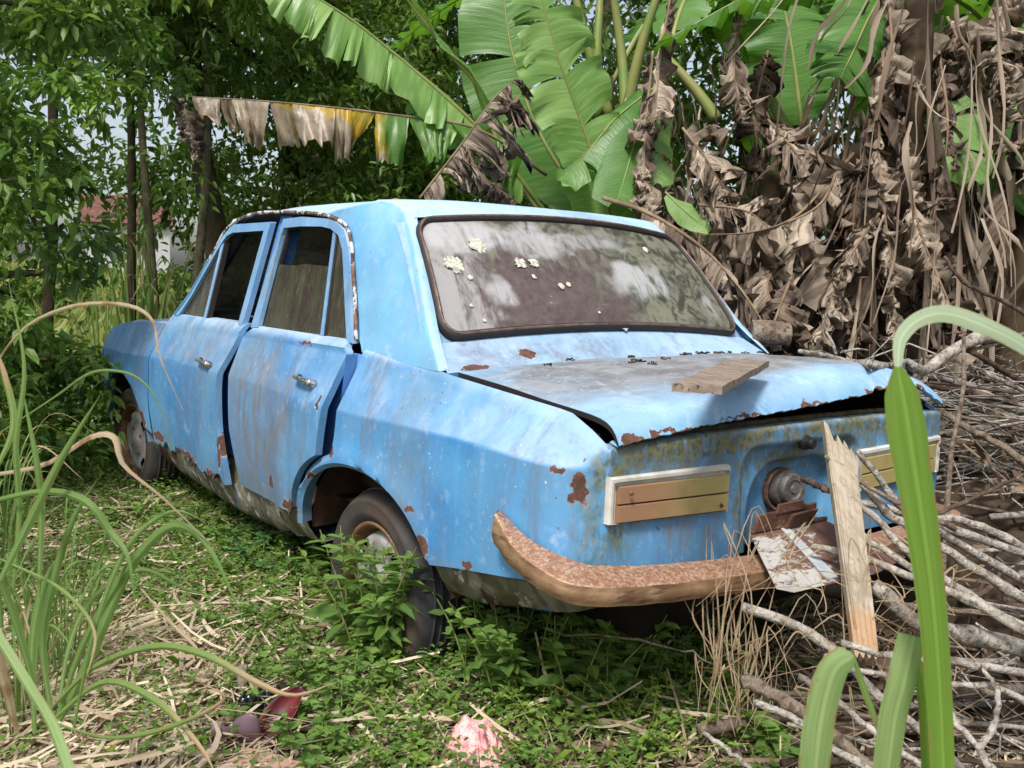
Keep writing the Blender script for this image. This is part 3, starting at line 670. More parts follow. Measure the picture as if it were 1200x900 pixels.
    # opening flange behind the frames
    In = D.copy(); In[:, 0] -= sg*.012; In2 = In.copy(); cen = np.array([sg*-.0, 1.0, 1.10]); d_ = (cen-In2)*np.array([0, 1, 1]); In2 += .055*d_/np.linalg.norm(d_, axis=1)[:, None]; In2[:, 0] -= sg*.014
    In3 = In2.copy(); In3[:, 0] -= sg*.04
    dark.grid([D, In, In2, In3])
    # B pillar
    pil.band([(sg*.672, 1.12, .90), (sg*.583, 1.035, 1.345)], [(sg*.672, 1.00, .90), (sg*.583, .935, 1.345)], (-sg*.05, 0, 0)); pil.build('centre_pillar', M['jamb'] if sg < 0 else M['black'], CAR)
    dark.build('door_opening', M['black'], CAR); jamb.build('door_jamb', M['jamb'], CAR); drip.build('drip_rail', M['drip'], CAR); sill.build('sill', M['sill'], CAR, weld=.001)
    body.build('quarter_panel', M['paint'], CAR, weld=.0015, sharp=62); fender.build('front_fender', M['paint'], CAR, weld=.0022, sharp=50)
# roof
gz = fi([.64, .878, 1.24, 1.47], [1.338, 1.355, 1.360, 1.314])
cz = fi([.19, .36, .685, 1.1, 1.36, 1.47], [1.378, 1.400, 1.418, 1.418, 1.395, 1.365])
RP = []; ST = [(abs(p[0]), p[1], p[2]) for p in SAILTOP[0][::-1]]; yl = [p[1] for p in ST[:-1]]
for y in yl+[.64, .78, .95, 1.1, 1.25, 1.36, 1.43, 1.47]:
    row = []
    if y < .64: ex = float(np.interp(y, [p[1] for p in ST], [p[0] for p in ST])); ez = float(np.interp(y, [p[1] for p in ST], [p[2] for p in ST]))
    else: ex = .602; ez = float(gz(y))
    c = float(cz(y))
    for t in np.linspace(-1, 1, 25):
        row.append((t*ex, y-(.05*(1-t*t) if y < .2 else 0), ez+(c-ez)*(1-abs(t)**3.2)))
    RP.append(row)
roofm.grid(RP)
def rwp(t, s_):
    """rear window surface: t -1..1 across, s_ 0 bottom .. 1 top"""
    xb, xt = .640, .566
    yb, yt = -.187-.030*(1-t*t), .112-.050*(1-t*t); zb, zt = .957+.032*(1-t*t), 1.312+.033*(1-t*t)
    x = t*(xb+(xt-xb)*s_); bow = .012*math.sin(s_*math.pi)
    return np.array([x, yb+(yt-yb)*s_-bow, zb+(zt-zb)*s_+bow*.6])
# header between roof and rear window, and shelf below it
roofm.grid([[np.array([t*.50, .19-.05*(1-t*t), 1.372+(1.378-1.372)*(1-abs(t)**3.2)]), np.array([t*.515, .165-.05*(1-t*t), 1.366+.003*(1-t*t)]), rwp(t*.985, 1.0)+np.array([0, 0, .0])] for t in np.linspace(-1, 1, 25)])
SHELF_F = lambda t: np.array([t*.699, -.310, .884+.024*(1-t*t)])
SB = []
for t in np.linspace(-1, 1, 25):
    a = rwp(t*1.03, -.012); b = SHELF_F(t); SB.append([a+np.array([0, .01, 0]), a*.75+b*.25+np.array([0, -.004, -.007]), a*.4+b*.6+np.array([0, -.0, -.006]), b, b+np.array([0, .003, -.04])])
shf = MB(); shf.grid([[rwp(t*1.075, s_)-np.array([0, -.76, .65])*.016 for s_ in (-.09, .3, .7, 1.0)] for t in np.linspace(-1, 1, 20)])
shf.grid(SB); shf.build('window_shelf', M['paint'], CAR, sharp=50)
roofm.build('roof', M['roof'], CAR, weld=.004, sharp=75)
dark = MB()
for z0, x0, y0, y1 in ((.24, .60, .42, 3.0), (.40, .66, -.88, .45)): dark.grid([[(x, y, z0+.01*vnoise(x*5, y*5)) for x in np.linspace(-x0, x0, 10)] for y in np.linspace(y0, y1, 14)])
dark.box((0, -.62, .33), (.42, .16, .08)); dark.tube([(-.62, 0, .26), (.62, 0, .26)], .04); dark.tube([(-.62, 2.49, .27), (.62, 2.49, .27)], .035)
dark.tube([(.2, 2.2, .2), (.22, .6, .2), (.25, -.1, .24), (.3, -.9, .27)], .022)
dark.build('underbody', M['dark'], CAR)

# tail panel with the number plate recess
def rr(x, z, cx, cz_, hx, hz, r):
    dx = np.abs(x-cx)-hx+r; dz = np.abs(z-cz_)-hz+r
    return np.hypot(np.maximum(dx, 0), np.maximum(dz, 0))+np.minimum(np.maximum(dx, dz), 0)-r
xs = np.linspace(-.681, .681, 160); zs = np.linspace(.775, .462, 48)
X_, Z_ = np.meshgrid(xs, zs, indexing='ij')
dep = .030*sstep(.008, -.012, rr(X_, Z_, 0, .50, .238, .232, .05))+.050*sstep(.006, -.016, rr(X_, Z_, .01, .50, .19, .185, .12))
Yp = -.926-.012*(1-(X_/.68)**2)+dep+.003*vnoise(X_*6, Z_*6, 2)
P = np.stack([X_, Yp, Z_+.010*(1-(X_/.68)**2)], -1)
tp = MB(); tp.grid(P)
top = P[:, 0]; r1 = top+np.array([0, .006, .008]); r2 = top+np.array([0, .05, .006]); r3 = top+np.array([0, .055, -.03]); r4 = top+np.array([0, .09, -.035])
tp.grid(np.stack([top, r1, r2], 1)); tp.build('tail_panel', M['tail'], CAR, weld=.001)
ledge_mat = plain('mossy_gutter', (.045, .042, .022), .95, .1, c2=(.09, .075, .04), sc=25, bump=.8)
lg = MB(); lg.grid(np.stack([r2, r3, r4, r4+np.array([0, .02, .012])], 1)); lg.build('boot_gutter', ledge_mat, CAR)
seal_strip = MB(); seal_strip.tube(top[8:-8]+np.array([0, .052, .012]), .008, 6, rough=.2); seal_strip.build('boot_seal', ledge_mat, CAR)
ib = MB(); ib.grid([[(x, y, z) for y, z in ((-.30, .86), (-.32, .50), (-.80, .48), (-.81, .74))] for x in (-.66, 0, .66)])
for sg in (-1, 1): ib.grid([[(sg*float(lid_edge_x(y))-sg*.003, y, z) for z in (float(lid_edge_z(y))-.013, .74, .48)] for y in np.linspace(-.30, -.88, 6)])
ib.build('boot_interior', M['dark'], CAR)
# boot lid, lifted along its right rear edge
def lidp(t, s_):
    """t -1..1 across, s_ 0 front .. 1 rear lip"""
    a = SHELF_F(t)*np.array([.962, 1, 1])+np.array([0, -.012, .003])
    bz = np.interp(t, [-1, -.75, -.33, .27, .66, .84, .94, 1], [.842, .868, .897, .931, .922, .900, .876, .852]); bend = np.array([t*.662, -.838, bz])
    ez = np.interp(t, [-1, -.72, -.5, -.25, .02, .30, .60, .80, 1], [.790, .808, .820, .830, .841, .854, .868, .852, .806]); lip = np.array([t*.668, -.938-.010*(1-t*t), ez])
    if s_ <= .78:
        q = s_/.78; p = a*(1-q)+bend*q; p[2] += .014*(1-t*t)*math.sin(q*math.pi)+.004*math.sin(q*math.pi); return p
    q = (s_-.78)/.22; p = bend*(1-q)+lip*q; p[1] -= .016*math.sin(q*math.pi)*1.; p[2] += .012*math.sin(q*math.pi); return p
ss = list(np.linspace(0, .74, 18))+[.765, .78, .795, .83, .87, .91, .95, .98, 1.]
ld = MB(); P = np.array([[lidp(t, s_) for s_ in ss] for t in np.linspace(-1, 1, 150)])
P[..., 2] += .0025*vnoise(P[..., 0]*5, P[..., 1]*6, 21)
tj = np.linspace(-1, 1, 150); jag = np.where((tj > .42) & (tj < .9), .012*np.maximum(0, vnoise(tj*38, tj*0, 5))+.005, .0025*vnoise(tj*60, tj*0, 6))
P[:, -1, 2] += jag; P[:, -2, 2] += jag*.4
ld.grid(P); lip = P[:, -1]; ld.grid(np.stack([lip, lip+np.array([0, .004, -.003]), lip+np.array([0, .03, .004])], 1))
LP = P.copy()
LID = ld.build('boot_lid', M['lid'], CAR, weld=.0008, sharp=45)
for k in (0, -1):
    es = MB(); es.grid(np.stack([LP[k]+np.array([0, 0, -.001]), LP[k]+np.array([0, 0, -.013])], 1)); es.build('lid_gap_shade', M['rubber'], LID)  # lid's side flange blackened, the shade of the gap put into its colour
# rear window
def rw_ring(m, scale=None):
    pts = []; k = 9; rd = .09
    cs = [(-1+rd*1.2, 1-rd*2, 90, 180), (-1+rd*1.2, rd*2, 180, 270), (1-rd*1.2, rd*2, 270, 360), (1-rd*1.2, 1-rd*2, 0, 90)]
    for cx, cy, a0, a1 in cs:
        for a in np.linspace(R(a0), R(a1), k): pts.append((cx+(rd*1.2+(m-.024))*math.cos(a), cy+(rd*2+(m-.028)*1.7)*math.sin(a)))
    # even out the long runs
    out = []
    for i in range(len(pts)):
        a, b = pts[i], pts[(i+1) % len(pts)]; n = max(1, int(math.hypot(a[0]-b[0], (a[1]-b[1])*.5)/.06))
        out += [(a[0]+(b[0]-a[0])*j/n, a[1]+(b[1]-a[1])*j/n) for j in range(n)]
    if scale: return [[rwp(t*k, .5+(s_-.5)*k) for k in scale] for t, s_ in out]
    return [rwp(t, s_) for t, s_ in out]
nrm_rw = np.array([0, -.76, .65])
Wg = np.array(rw_ring(.0, [1, .85, .7, .5, .3, .1, 0.])); Wg = np.concatenate([Wg, Wg[:1]]); rw = MB(); rw.grid(Wg)
REARW = rw.build('rear_window', M['rear_glass'], CAR, weld=.0005)
sr = MB(); A_, B_ = np.array(rw_ring(.028)), np.array(rw_ring(-.004))
A_, B_ = np.vstack([A_, A_[:1]]), np.vstack([B_, B_[:1]])
sr.grid(np.stack([A_-nrm_rw*.01, A_+nrm_rw*.004, (A_*.7+B_*.3)+nrm_rw*.012, (A_*.3+B_*.7)+nrm_rw*.012, B_+nrm_rw*.005, B_-nrm_rw*.01], 1))
SEAL = sr.build('window_seal', M['rubber'], REARW)
tr_ = MB(); Cn = np.array(rw_ring(.012)); Cn = np.vstack([Cn, Cn[:1]]); tr_.tube(Cn+nrm_rw*.012, .0045, 6, cap=False); tr_.build('seal_trim', M['seal_trim'], REARW)
bk = MB(); bk.grid(Wg-nrm_rw*.02+np.array([0, .01, 0])); bk.build('glass_backing', M['vinyl'], REARW)
lich = NT('pale_lichen'); lc = lich.noise(90, 4)
M['lichen'] = lich.done(lich.bsdf(lich.mix(lich.ramp(lc, .35, .6), (.30, .31, .25), (.56, .57, .48)), .95, .1, nrm=lich.bump(lc, .8, .004)))
def on_rw(u, v):
    best = None
    for t in np.linspace(-1, 1, 121):
        for s_ in np.linspace(0, 1, 61):
            a, b, _ = project(rwp(t, s_)); e = (a-u)**2+(b-v)**2
            if best is None or e < best[0]: best = (e, t, s_)
    return best[1], best[2]
for u, v, r in [(559, 288, .028), (533, 310, .030), (611, 308, .021), (625, 308, .018), (552, 326, .010), (658, 335, .012), (666, 334, .009), (624, 325, .008), (757, 294, .013), (731, 384, .013), (551, 359, .007), (702, 368, .005), (567, 376, .006)]:
    t, s_ = on_rw(u, v); c = rwp(t, s_); ex = np.array([1., 0, 0]); ez = np.cross(nrm_rw, ex); ez /= np.linalg.norm(ez)
    mb = MB(); n = 28; ring = [c+nrm_rw*.0035+rr_*r*(1+.30*RNG.uniform(-1, 1)*(rr_ > .5))*(math.cos(a)*ex+math.sin(a)*ez*1.) for rr_ in (1., .75, .4) for a in np.linspace(0, 2*math.pi, n, endpoint=False)]
    G_ = np.array(ring).reshape(3, n, 3); G_[1] += nrm_rw*.0012*(1+.5*RNG.uniform(-1, 1, (n, 1))); G_[2] += nrm_rw*.001
    mb.grid(G_, cv=True); b0 = len(mb.v); mb.v.append(tuple(c+nrm_rw*.004)); mb.f += [(2*n+i, 2*n+(i+1) % n, b0) for i in range(n)]
    mb.build('lichen_patch', M['lichen'], REARW)

# doors of both sides
def gp(y, z, sg, off=0.): return (sg*(GP(z)+off), y, z)
def make_door(sg, kind):
    if kind == 'front':
        hinge = lin([.34, .53, .72, .88, .93], [1.965, 2.015, 1.995, 1.955, 1.93]); rear = lin([.34, .54, .70, .88, .93], [1.0, 1.06, 1.085, 1.075, 1.085])
        zb = lambda y: (.345+(.030*max(0, vnoise(y*13, 1.7, 5))+.012*vnoise(y*42, 4.1, 6)+.02*(vnoise(y*9, .3, 3) > .35)) if (sg < 0) else .345)
        off = lambda y, z: .004+.028*float(sstep(1.75, 1.05, y))*float(np.interp(z, [.34, .5, .75, .93], [1.1, 1, .8, .0]))
        mat = M['front_door']; ya, yb = rear, hinge
    else:
        hinge = lin([.34, .55, .745, .88, .93], [.925, 1.01, 1.026, 1.045, .985]); rear = lin([.34, .58, .75, .89, .93], [.235, .232, .205, .200, .235])
        zb = lambda y: max(.350, float(ARC_D(y)) if y < .46 else .350)
        off = lambda y, z: .004+.020*float(sstep(.75, .25, y))*float(np.interp(z, [.34, .5, .75, .93], [1, 1, .8, .15]))+.006*math.exp(-((y-.55)/.05)**2)*(z < .7)-.006*math.exp(-((y-.47)/.04)**2)*(z < .7)
        mat = M['rear_door']; ya, yb = rear, hinge
    if sg > 0: off = lambda y, z: .003
    ts = np.linspace(0, 1, 60)
    P = []
    for t in ts:
        y0 = ya(.6)*(1-t)+yb(.6)*t; zs, zc = float(sh_z(y0))-.002, float(cr_z(y0)); zb0 = float(zb(y0))
        zt = [.936, .932, zs+.012, zs, zs-.010, zs+(zc-zs)*.4, zs+(zc-zs)*.75, zc+.006, zc-.006]
        m = 16; zz = zt+[zt[-1]+(zb0-zt[-1])*k/m for k in range(1, m+1)]; col = []
        for k, z in enumerate(zz):
            y = ya(z)*(1-t)+yb(z)*t
            if z < zc-.006:
                zb1 = float(zb(y)) if kind == 'rear' else zb0; f = (zt[-1]-z)/(zt[-1]-zb0); z = zt[-1]-f*(zt[-1]-zb1)
            if k == 0: x = .676
            elif k == 1: x = .700
            elif k == 2: x = .722
            else: x = float(prof(y, z))
            col.append((sg*(x+off(y, z)), y, z))
        P.append(col)
    mb = MB(); mb.shell(np.array(P), (-sg*.024, 0, 0))
    d = mb.build('door', mat, CAR, weld=.0006, sharp=45)
    # window frame
    if kind == 'front':
        O = [(1.905, .925), (1.766, 1.030), (1.612, 1.185), (1.535, 1.268), (1.49, 1.303), (1.42, 1.322), (1.045, 1.322), (1.048, 1.30), (1.10, .925)]
        I = [(1.845, .930), (1.735, 1.020), (1.590, 1.172), (1.520, 1.244), (1.475, 1.276), (1.42, 1.288), (1.095, 1.290), (1.098, 1.27), (1.145, .930)]
        dv = [(1.535, .92), (1.522, 1.255)]; dw = .022
    else:
        O = [(1.015, .925), (.968, 1.17), (.945, 1.29), (.938, 1.330), (.78, 1.333), (.60, 1.322), (.50, 1.308), (.43, 1.280), (.375, 1.225), (.335, 1.165), (.275, 1.05), (.205, .925)]
        I = [(.950, .930), (.932, 1.17), (.922, 1.27), (.912, 1.296), (.77, 1.299), (.60, 1.294), (.53, 1.285), (.462, 1.262), (.412, 1.215), (.372, 1.15), (.310, 1.04), (.246, .930)]
        dv = [(.432, .92), (.512, 1.290)]; dw = .018
    fr = MB(); o_ = .012; fr.band([gp(y, z, sg, o_) for y, z in O], [gp(y, z, sg, o_) for y, z in I], (-sg*.022, 0, 0))
    f = fr.build('window_frame', M['frame'], d, smooth=False, bevel=.004)
    # inner dark channel
    ch = MB(); cI = np.array([gp(y, z, sg, -.004) for y, z in I]); c0 = np.mean(cI, 0); cJ = cI+(c0-cI)*.05; ch.band(cI, cJ, (-sg*.012, 0, 0)); ch.build('glass_channel', M['rubber'], d, smooth=False)
    db = MB(); (y0, z0), (y1, z1) = dv
    db.band([gp(y0-dw/2, z0, sg, .006), gp(y1-dw/2, z1, sg, .006)], [gp(y0+dw/2, z0, sg, .006), gp(y1+dw/2, z1, sg, .006)], (-sg*.02, 0, 0)); db.build('divider_bar', M['frame'], d, smooth=False, bevel=.003)
    db = MB(); s2 = -1.; db.band([gp(y0-dw/2-.014, z0, sg, .002), gp(y1-dw/2-.012, z1, sg, .002)], [gp(y0-dw/2, z0, sg, .002), gp(y1-dw/2, z1, sg, .002)], (-sg*.02, 0, 0)); db.build('divider_seal', M['rubber'], d, smooth=False)
    gm = M['side_glass'] if sg < 0 else M['far_glass']
    def pane(name, pts, mat=None):
        mb = MB(); mb.poly([gp(y, z, sg, -.004) for y, z in pts], (-sg*.003, 0, 0)); return mb.build(name, mat or gm, d, smooth=False)
    if kind == 'front':
        pane('quarter_light', [(1.845, .925), (1.545, .925), (1.532, 1.235), (1.59, 1.172), (1.735, 1.02)])
        if sg > 0: pane('window_pane', [(1.52, .925), (1.145, .925), (1.098, 1.288), (1.42, 1.288), (1.51, 1.25)])
    else:
        ztop = 1.155 if sg < 0 else 1.245
        if sg < 0: pane('window_pane', [(.945, .925), (.445, .925), (.488, 1.158), (.70, 1.166), (.78, 1.160), (.935, 1.163)])
        else: pane('window_pane', [(.945, .925), (.445, .925), (.52, 1.245), (.925, 1.245)])
        pane('quarter_light', [(.420, .925), (.246, .925), (.310, 1.04), (.372, 1.15), (.412, 1.215), (.462, 1.262), (.503, 1.285)])
    # handle
    hy, hz = ((1.235, .775) if kind == 'front' else (.368, .795))
    h = MB(); x0 = float(prof(hy, hz))+off(hy, hz)
    nrm = np.array([sg*.95, 0, .30]); base = np.array([sg*(x0+.003), hy, hz])
    path = [base+np.array([0, .068, .004])+nrm*.002, base+np.array([0, .058, .003])+nrm*.018, base+np.array([0, .02, .001])+nrm*.024, base+np.array([0, -.03, -.002])+nrm*.024, base+np.array([0, -.055, -.003])+nrm*.018, base+np.array([0, -.062, -.004])+nrm*.002]
    h.tube(smooth_path(path, 20), np.interp(np.linspace(0, 1, 20), [0, .2, .8, 1], [.008, .009, .012, .012]), 10, flat=.75)
    h.lathe([(0, .03), (.010, .03), (.013, .026), (.014, 0)], base+np.array([0, -.055, -.005]), nrm/np.linalg.norm(nrm), 16)
    h.build('handle', M['chrome'], d)
    hb = MB(); hb.lathe([(0, .004), (.011, .004), (.012, -.004)], base+np.array([0, .064, .004]), nrm/np.linalg.norm(nrm), 14); hb.build('handle_recess', M['dark'], d)
    return d
DFL = make_door(-1, 'front'); DRL = make_door(-1, 'rear'); make_door(1, 'front'); make_door(1, 'rear')
DFL['label'] = 'left front door with torn rusty lower edge'; DRL['label'] = 'left rear door stained grey with half lowered grimy glass'

# bonnet, windscreen, nose
hd = MB(); hd.grid([[(t*(float(sh_x(y))-.052), y, float(sh_z(y))+.006+.035*(1-t*t)*np.interp(y, [1.97, 2.9, 3.1], [1, .7, .2])) for t in np.linspace(-1, 1, 13)] for y in np.linspace(2.0, 3.08, 16)])
hd.build('bonnet', M['paint'], CAR)
co = MB(); co.grid([[(t*.70, y, z+.03*(1-t*t)) for y, z in ((2.0, .892), (1.93, .905), (1.90, .915))] for t in np.linspace(-1, 1, 11)]); co.build('cowl', M['paint'], CAR)
ws = MB(); ws.grid([[(t*(.655+(.56-.655)*s_), 1.90-.43*s_+.06*(1-t*t), .925+.42*s_+.03*(1-t*t)*s_) for s_ in np.linspace(0, 1, 8)] for t in np.linspace(-1, 1, 16)]); ws.build('windscreen', M['front_glass'], CAR)
for sg in (-1, 1):
    p = MB(); p.tube([(sg*.675, 1.90, .92), (sg*.622, 1.66, 1.15), (sg*.585, 1.47, 1.335)], .020, 8); p.build('windscreen_pillar', M['frame'], CAR)
    wp = MB(); wp.tube(smooth_path([(sg*.35+.1, 1.97, .93), (sg*.35+.05, 1.93, .975), (sg*.35-.18, 1.85, 1.03)], 8), .005, 5); wp.tube([(sg*.35-.35, 1.905, .995), (sg*.35, 1.80, 1.06)], .005, 5); wp.build('wiper', M['black'], CAR)
    hl = MB(); hl.lathe([(0, .03), (.05, .026), (.085, .008), (.09, -.01)], (sg*.52, 3.10, .62), (0, 1, 0), 28); hl.build('headlight', M['lamp_frame'], CAR)
gr = MB(); gr.grid([[(x, 3.10+.03*(1-(x/.7)**2), z) for z in np.linspace(.77, .44, 6)] for x in np.linspace(-.69, .69, 20)])
for k in range(7): gr.box((0, 3.135, .53+.028*k), (.42, .006, .005))
gr.build('grille_panel', M['paint'], CAR, smooth=False)
fb = MB()
fb_path = smooth_path([(-.745, 3.04, .50), (-.745, 3.12, .50), (-.70, 3.17, .50), (-.4, 3.20, .50), (0, 3.21, .50), (.4, 3.20, .50), (.70, 3.17, .50), (.745, 3.12, .50), (.745, 3.04, .50)], 50)
fb.tube(fb_path, .045, 10, flat=.5); fb.build('front_bumper', M['cap'], CAR)

# interior
def seat(x, y, w_, name='seat'):
    s = MB(); 
    def cushion(c, h, tilt):
        ct, st_ = math.cos(tilt), math.sin(tilt); Mx = np.array([[1, 0, 0], [0, ct, st_], [0, -st_, ct]]); s.box(c, h, Mx)
    cushion((x, y+.22, .50), (w_, .25, .07), .1); cushion((x, y-.05, .78), (w_*.96, .055, .30), .22)
    s.build(name, M['vinyl'], CAR, bevel=.04)
seat(-.33, 1.18, .25, 'front_seat'); seat(.33, 1.18, .25, 'front_seat'); seat(0, .28, .58, 'rear_seat')
da = MB(); da.box((0, 1.78, .86), (.62, .14, .10)); da.build('dashboard', M['black'], CAR, bevel=.03)
sw = MB(); cc = np.array([-.34, 1.55, .90]); ax = np.array([0, -.8, .6]); u_ = np.array([1., 0, 0]); v_ = np.cross(ax, u_)
sw.tube([cc+.19*(math.cos(a)*u_+math.sin(a)*v_) for a in np.linspace(0, 2*math.pi, 33)], .012, 8, cap=False)
for a in (.3, 2.84): sw.tube([cc, cc+.19*(math.cos(a)*u_+math.sin(a)*v_)], .009, 6)
sw.build('steering_wheel', M['black'], CAR)
dk = MB(); dk.box((0, .02, .895), (.60, .16, .008)); dk.build('parcel_shelf', M['vinyl'], CAR)

# wheels
def make_wheel(sg, y, z=.265, yaw=0.):
    c = np.array([sg*.665, y, z]); ax = np.array([sg*math.cos(yaw), math.sin(yaw), 0.])
    t = MB(); 
    t.lathe([(.182, .062), (.190, .072), (.205, .080), (.214, .0845), (.218, .0835), (.236, .086), (.246, .085), (.249, .0865), (.258, .080), (.270, .066), (.277, .050), (.281, .02), (.281, -.02), (.277, -.05), (.270, -.066), (.256, -.08), (.235, -.086), (.19, -.075), (.182, -.06)], c, ax, 56)
    for h in (-.036, -.012, .012, .036): t.lathe([(.2805, h-.004), (.2850, h-.003), (.2850, h+.003), (.2805, h+.004)], c, ax, 56)
    ty = t.build('wheel', M['tyre'], CAR)
    r = MB(); r.lathe([(.186, .060), (.192, .066), (.186, .072), (.176, .070), (.170, .055), (.163, .030), (.156, .014)], c, ax, 48); r.build('rim_flange', M['rim_ring'], ty)
    d = MB(); n = 60; u = np.cross(ax, [0, 0, 1.]); u /= np.linalg.norm(u); v = np.cross(ax, u)
    rad = [.158, .151, .141, .117, .098, .078, .062, .046, .040, .0]; hh = [.018, .044, .054, .056, .050, .049, .055, .058, .063, .066]
    P = np.array([[c+ax*h+r_*(math.cos(a)*u+math.sin(a)*v) for r_, h in zip(rad, hh)] for a in np.linspace(0, 2*math.pi, n, endpoint=False)])
    b = 0; V = P.reshape(-1, 3); F = []
    m = len(rad)
    for i in range(n):
        for j in range(m-1):
            a = (i % 15)
            if j in (2,) and 5 <= a <= 8: continue          # four oval slots
            F.append((i*m+j, ((i+1) % n)*m+j, ((i+1) % n)*m+j+1, i*m+j+1))
    d.add(V, F); d.build('rim', M['rim'], ty, sharp=60)
    bd = MB(); bd.lathe([(0, -.02), (.155, -.02), (.16, .01)], c, ax, 30); bd.build('brake_drum', M['dark'], ty)
    for k in range(4):
        nb = MB(); a = k*math.pi/2+.5; nb.lathe([(0, .060), (.008, .060), (.009, .044)], c+.066*(math.cos(a)*u+math.sin(a)*v), ax, 8); nb.build('wheel_nut', M['rust'], ty)
for sg in (-1, 1): make_wheel(sg, 0., .225); make_wheel(sg, 2.49, .265, yaw=-.06 if sg < 0 else .06)

# rear lamps
LAMP_XZ = [[-.686, .717], [-.310, .712], [-.312, .603], [-.687, .617]]; LAMP_R = [[-.668, .706], [-.240, .700], [-.244, .588], [-.668, .600]]
def lamp(sg):
    a = np.array(LAMP_XZ if sg < 0 else LAMP_R)  # outline on the panel (x, z)
    if sg > 0: a = a*np.array([-1, 1])
    def yy(x): return -.926-.012*(1-(x/.68)**2)
    def pt(s_, t, o):
        p = (a[0]*(1-s_)+a[1]*s_)*(1-t)+(a[3]*(1-s_)+a[2]*s_)*t; return (p[0], yy(p[0])-o, p[1])
    fr = MB(); 
    o1 = [(-.0, -.04), (1.0, -.04), (1.0, 1.0), (-.0, 1.04)]
    def loop(m, o): return [pt(s_, t, o) for s_, t in ((m+.02, m*2.5), (1-m*.4, m*2.5), (1., m*3.5+.02), (1., 1-m*1.5), (1-m*.4, 1.), (m, 1.), (-.00+m*.6, 1-m), (-.00+m*.6, m*3))]
    Lp = [loop(-.01, -.006), loop(-.008, .008), loop(.003, .015), loop(.030, .015), loop(.033, .004)]
    P = np.array(Lp); fr.grid(P, cv=True); bq = len(fr.v); fr.v += [tuple(q) for q in P[-1]]; fr.f.append(tuple(bq+i for i in range(8)))
    f = fr.build('rear_lamp', M['lamp_frame'], CAR, smooth=False, bevel=.003)
    for t0, t1 in ((.185, .57), (.605, .975)):
        V = []; F = []; rn = []; nx = 30
        s0, s1 = .062, .995
        G_ = []
        for s_ in np.linspace(s0, s1, nx):
            G_.append([pt(s_, t0, .001), pt(s_, t0, .014), pt(s_, t0+.012, .0165), pt(s_, t1-.012, .0165), pt(s_, t1, .014), pt(s_, t1, .001)])
        G_ = np.array(G_); n_, m_ = G_.shape[:2]; V = G_.reshape(-1, 3); F = []
        for i in range(n_-1):
            for j in range(m_-1): k = i*m_+j; F.append((k, k+m_, k+m_+1, k+1))
        F.append((0, 1, 4, 5)); F.append((1, 2, 3, 4)); e = (n_-1)*m_; F.append((e, e+1, e+4, e+5)); F.append((e+1, e+2, e+3, e+4))
        rn = np.repeat(np.linspace(0, 1, n_) if sg < 0 else np.full(n_, .9), m_)
        fast_mesh('lens', V, np.array(F), M['lens'], f, attr=rn)
    gv = MB(); gv.grid([[pt(s_, .19, .0055), pt(s_, .985, .0055)] for s_ in np.linspace(.07, .995, 20)]); gv.build('lamp_recess', M['black'], f)
lamp(-1); lamp(1)
for lo in [o for o in CAR.children if o.name.startswith('rear_lamp')]:
    sx_ = -1 if sum(v.co.x for v in lo.data.vertices) < 0 else 1
    for sx, sz in ((.640, .684), (.338, .620)):
        q = MB(); q.lathe([(0, .004), (.004, .004), (.0055, .0)], (sx_*sx, -.9535 if sx > .5 else -.9515, sz), (0, -1, 0), 10); q.build('lens_screw', M['rust'], lo)
# filler cap, boot lock
fc = MB(); c = np.array([.0, -.895, .612]); ax = np.array([-.12, -1, .05]); ax /= np.linalg.norm(ax)
fc.lathe([(.050, -.03), (.050, -.004), (.046, .002), (.043, .001), (.043, .014), (.039, .020), (.026, .020), (.023, .016), (.012, .016), (.010, .020), (.0, .020)], c, ax, 32); fc.build('filler_cap', M['cap'], CAR, sharp=35)
fl = MB(); fl.lathe([(.058, -.03), (.060, -.006), (.056, -.002), (.050, -.008)], c+np.array([-.006, .012, -.006]), ax, 30); fl.build('filler_flange', M['rust'], CAR)
lk = MB(); lk.lathe([(.020, -.01), (.020, .004), (.016, .007), (.015, .022), (.011, .026), (0, .026)], (0, -.936, .742), (0, -1, 0), 20); lk.build('boot_lock', M['black'], CAR, sharp=35)
# hinged number plate carrier hanging out over the bumper
pl = MB(); A = np.array([(-.215, -.945, .532), (.075, -.960, .532), (.125, -1.165, .478), (-.06, -1.20, .478), (-.36, -1.175, .478), (-.375, -1.15, .482)])
n_ = np.array([0, .25, -.97]); pl.poly([A[0], A[1], A[2], A[3], A[4]+np.array([.01, -.005, 0]), A[5]], n_*.004)
PLT = pl.build('number_plate_carrier', M['plate'], CAR, smooth=False, bevel=.002)
st = MB(); st.poly([A[0]*.62+A[1]*.38+np.array([0, 0, .004]), A[0]*.53+A[1]*.47+np.array([0, 0, .004]), A[4]*.42+A[3]*.58+np.array([0, .012, .006]), A[4]*.55+A[3]*.45+np.array([0, .012, .006])], (0, 0, -.003)); st.build('plate_rib', plain('blue_grey_rib', (.30, .34, .38), .7, .3, c2=(.45, .45, .44), sc=30), PLT, smooth=False)
st = MB(); st.tube(smooth_path([A[0]+np.array([0, 0, .004]), (A[0]+A[1])/2+np.array([0, 0, .006]), A[1]+np.array([0, 0, .004])], 8), .007, 8, rough=.2); st.build('plate_hinge', M['rust'], PLT)
q = MB(); q.poly([(-.205, -.962, .580), (.03, -.962, .585), (.035, -.958, .530), (-.21, -.955, .535)], (0, .01, 0)); q.poly([(-.10, -.99, .575), (0.0, -.99, .578), (0.0, -.965, .530), (-.10, -.965, .530)], (0, .012, 0)); q.poly([(-.13, -.965, .60), (-.04, -.970, .602), (-.02, -.965, .575), (-.14, -.965, .575)], (0, .008, 0)); q.build('plate_bracket', M['rust'], CAR, smooth=False, bevel=.002)
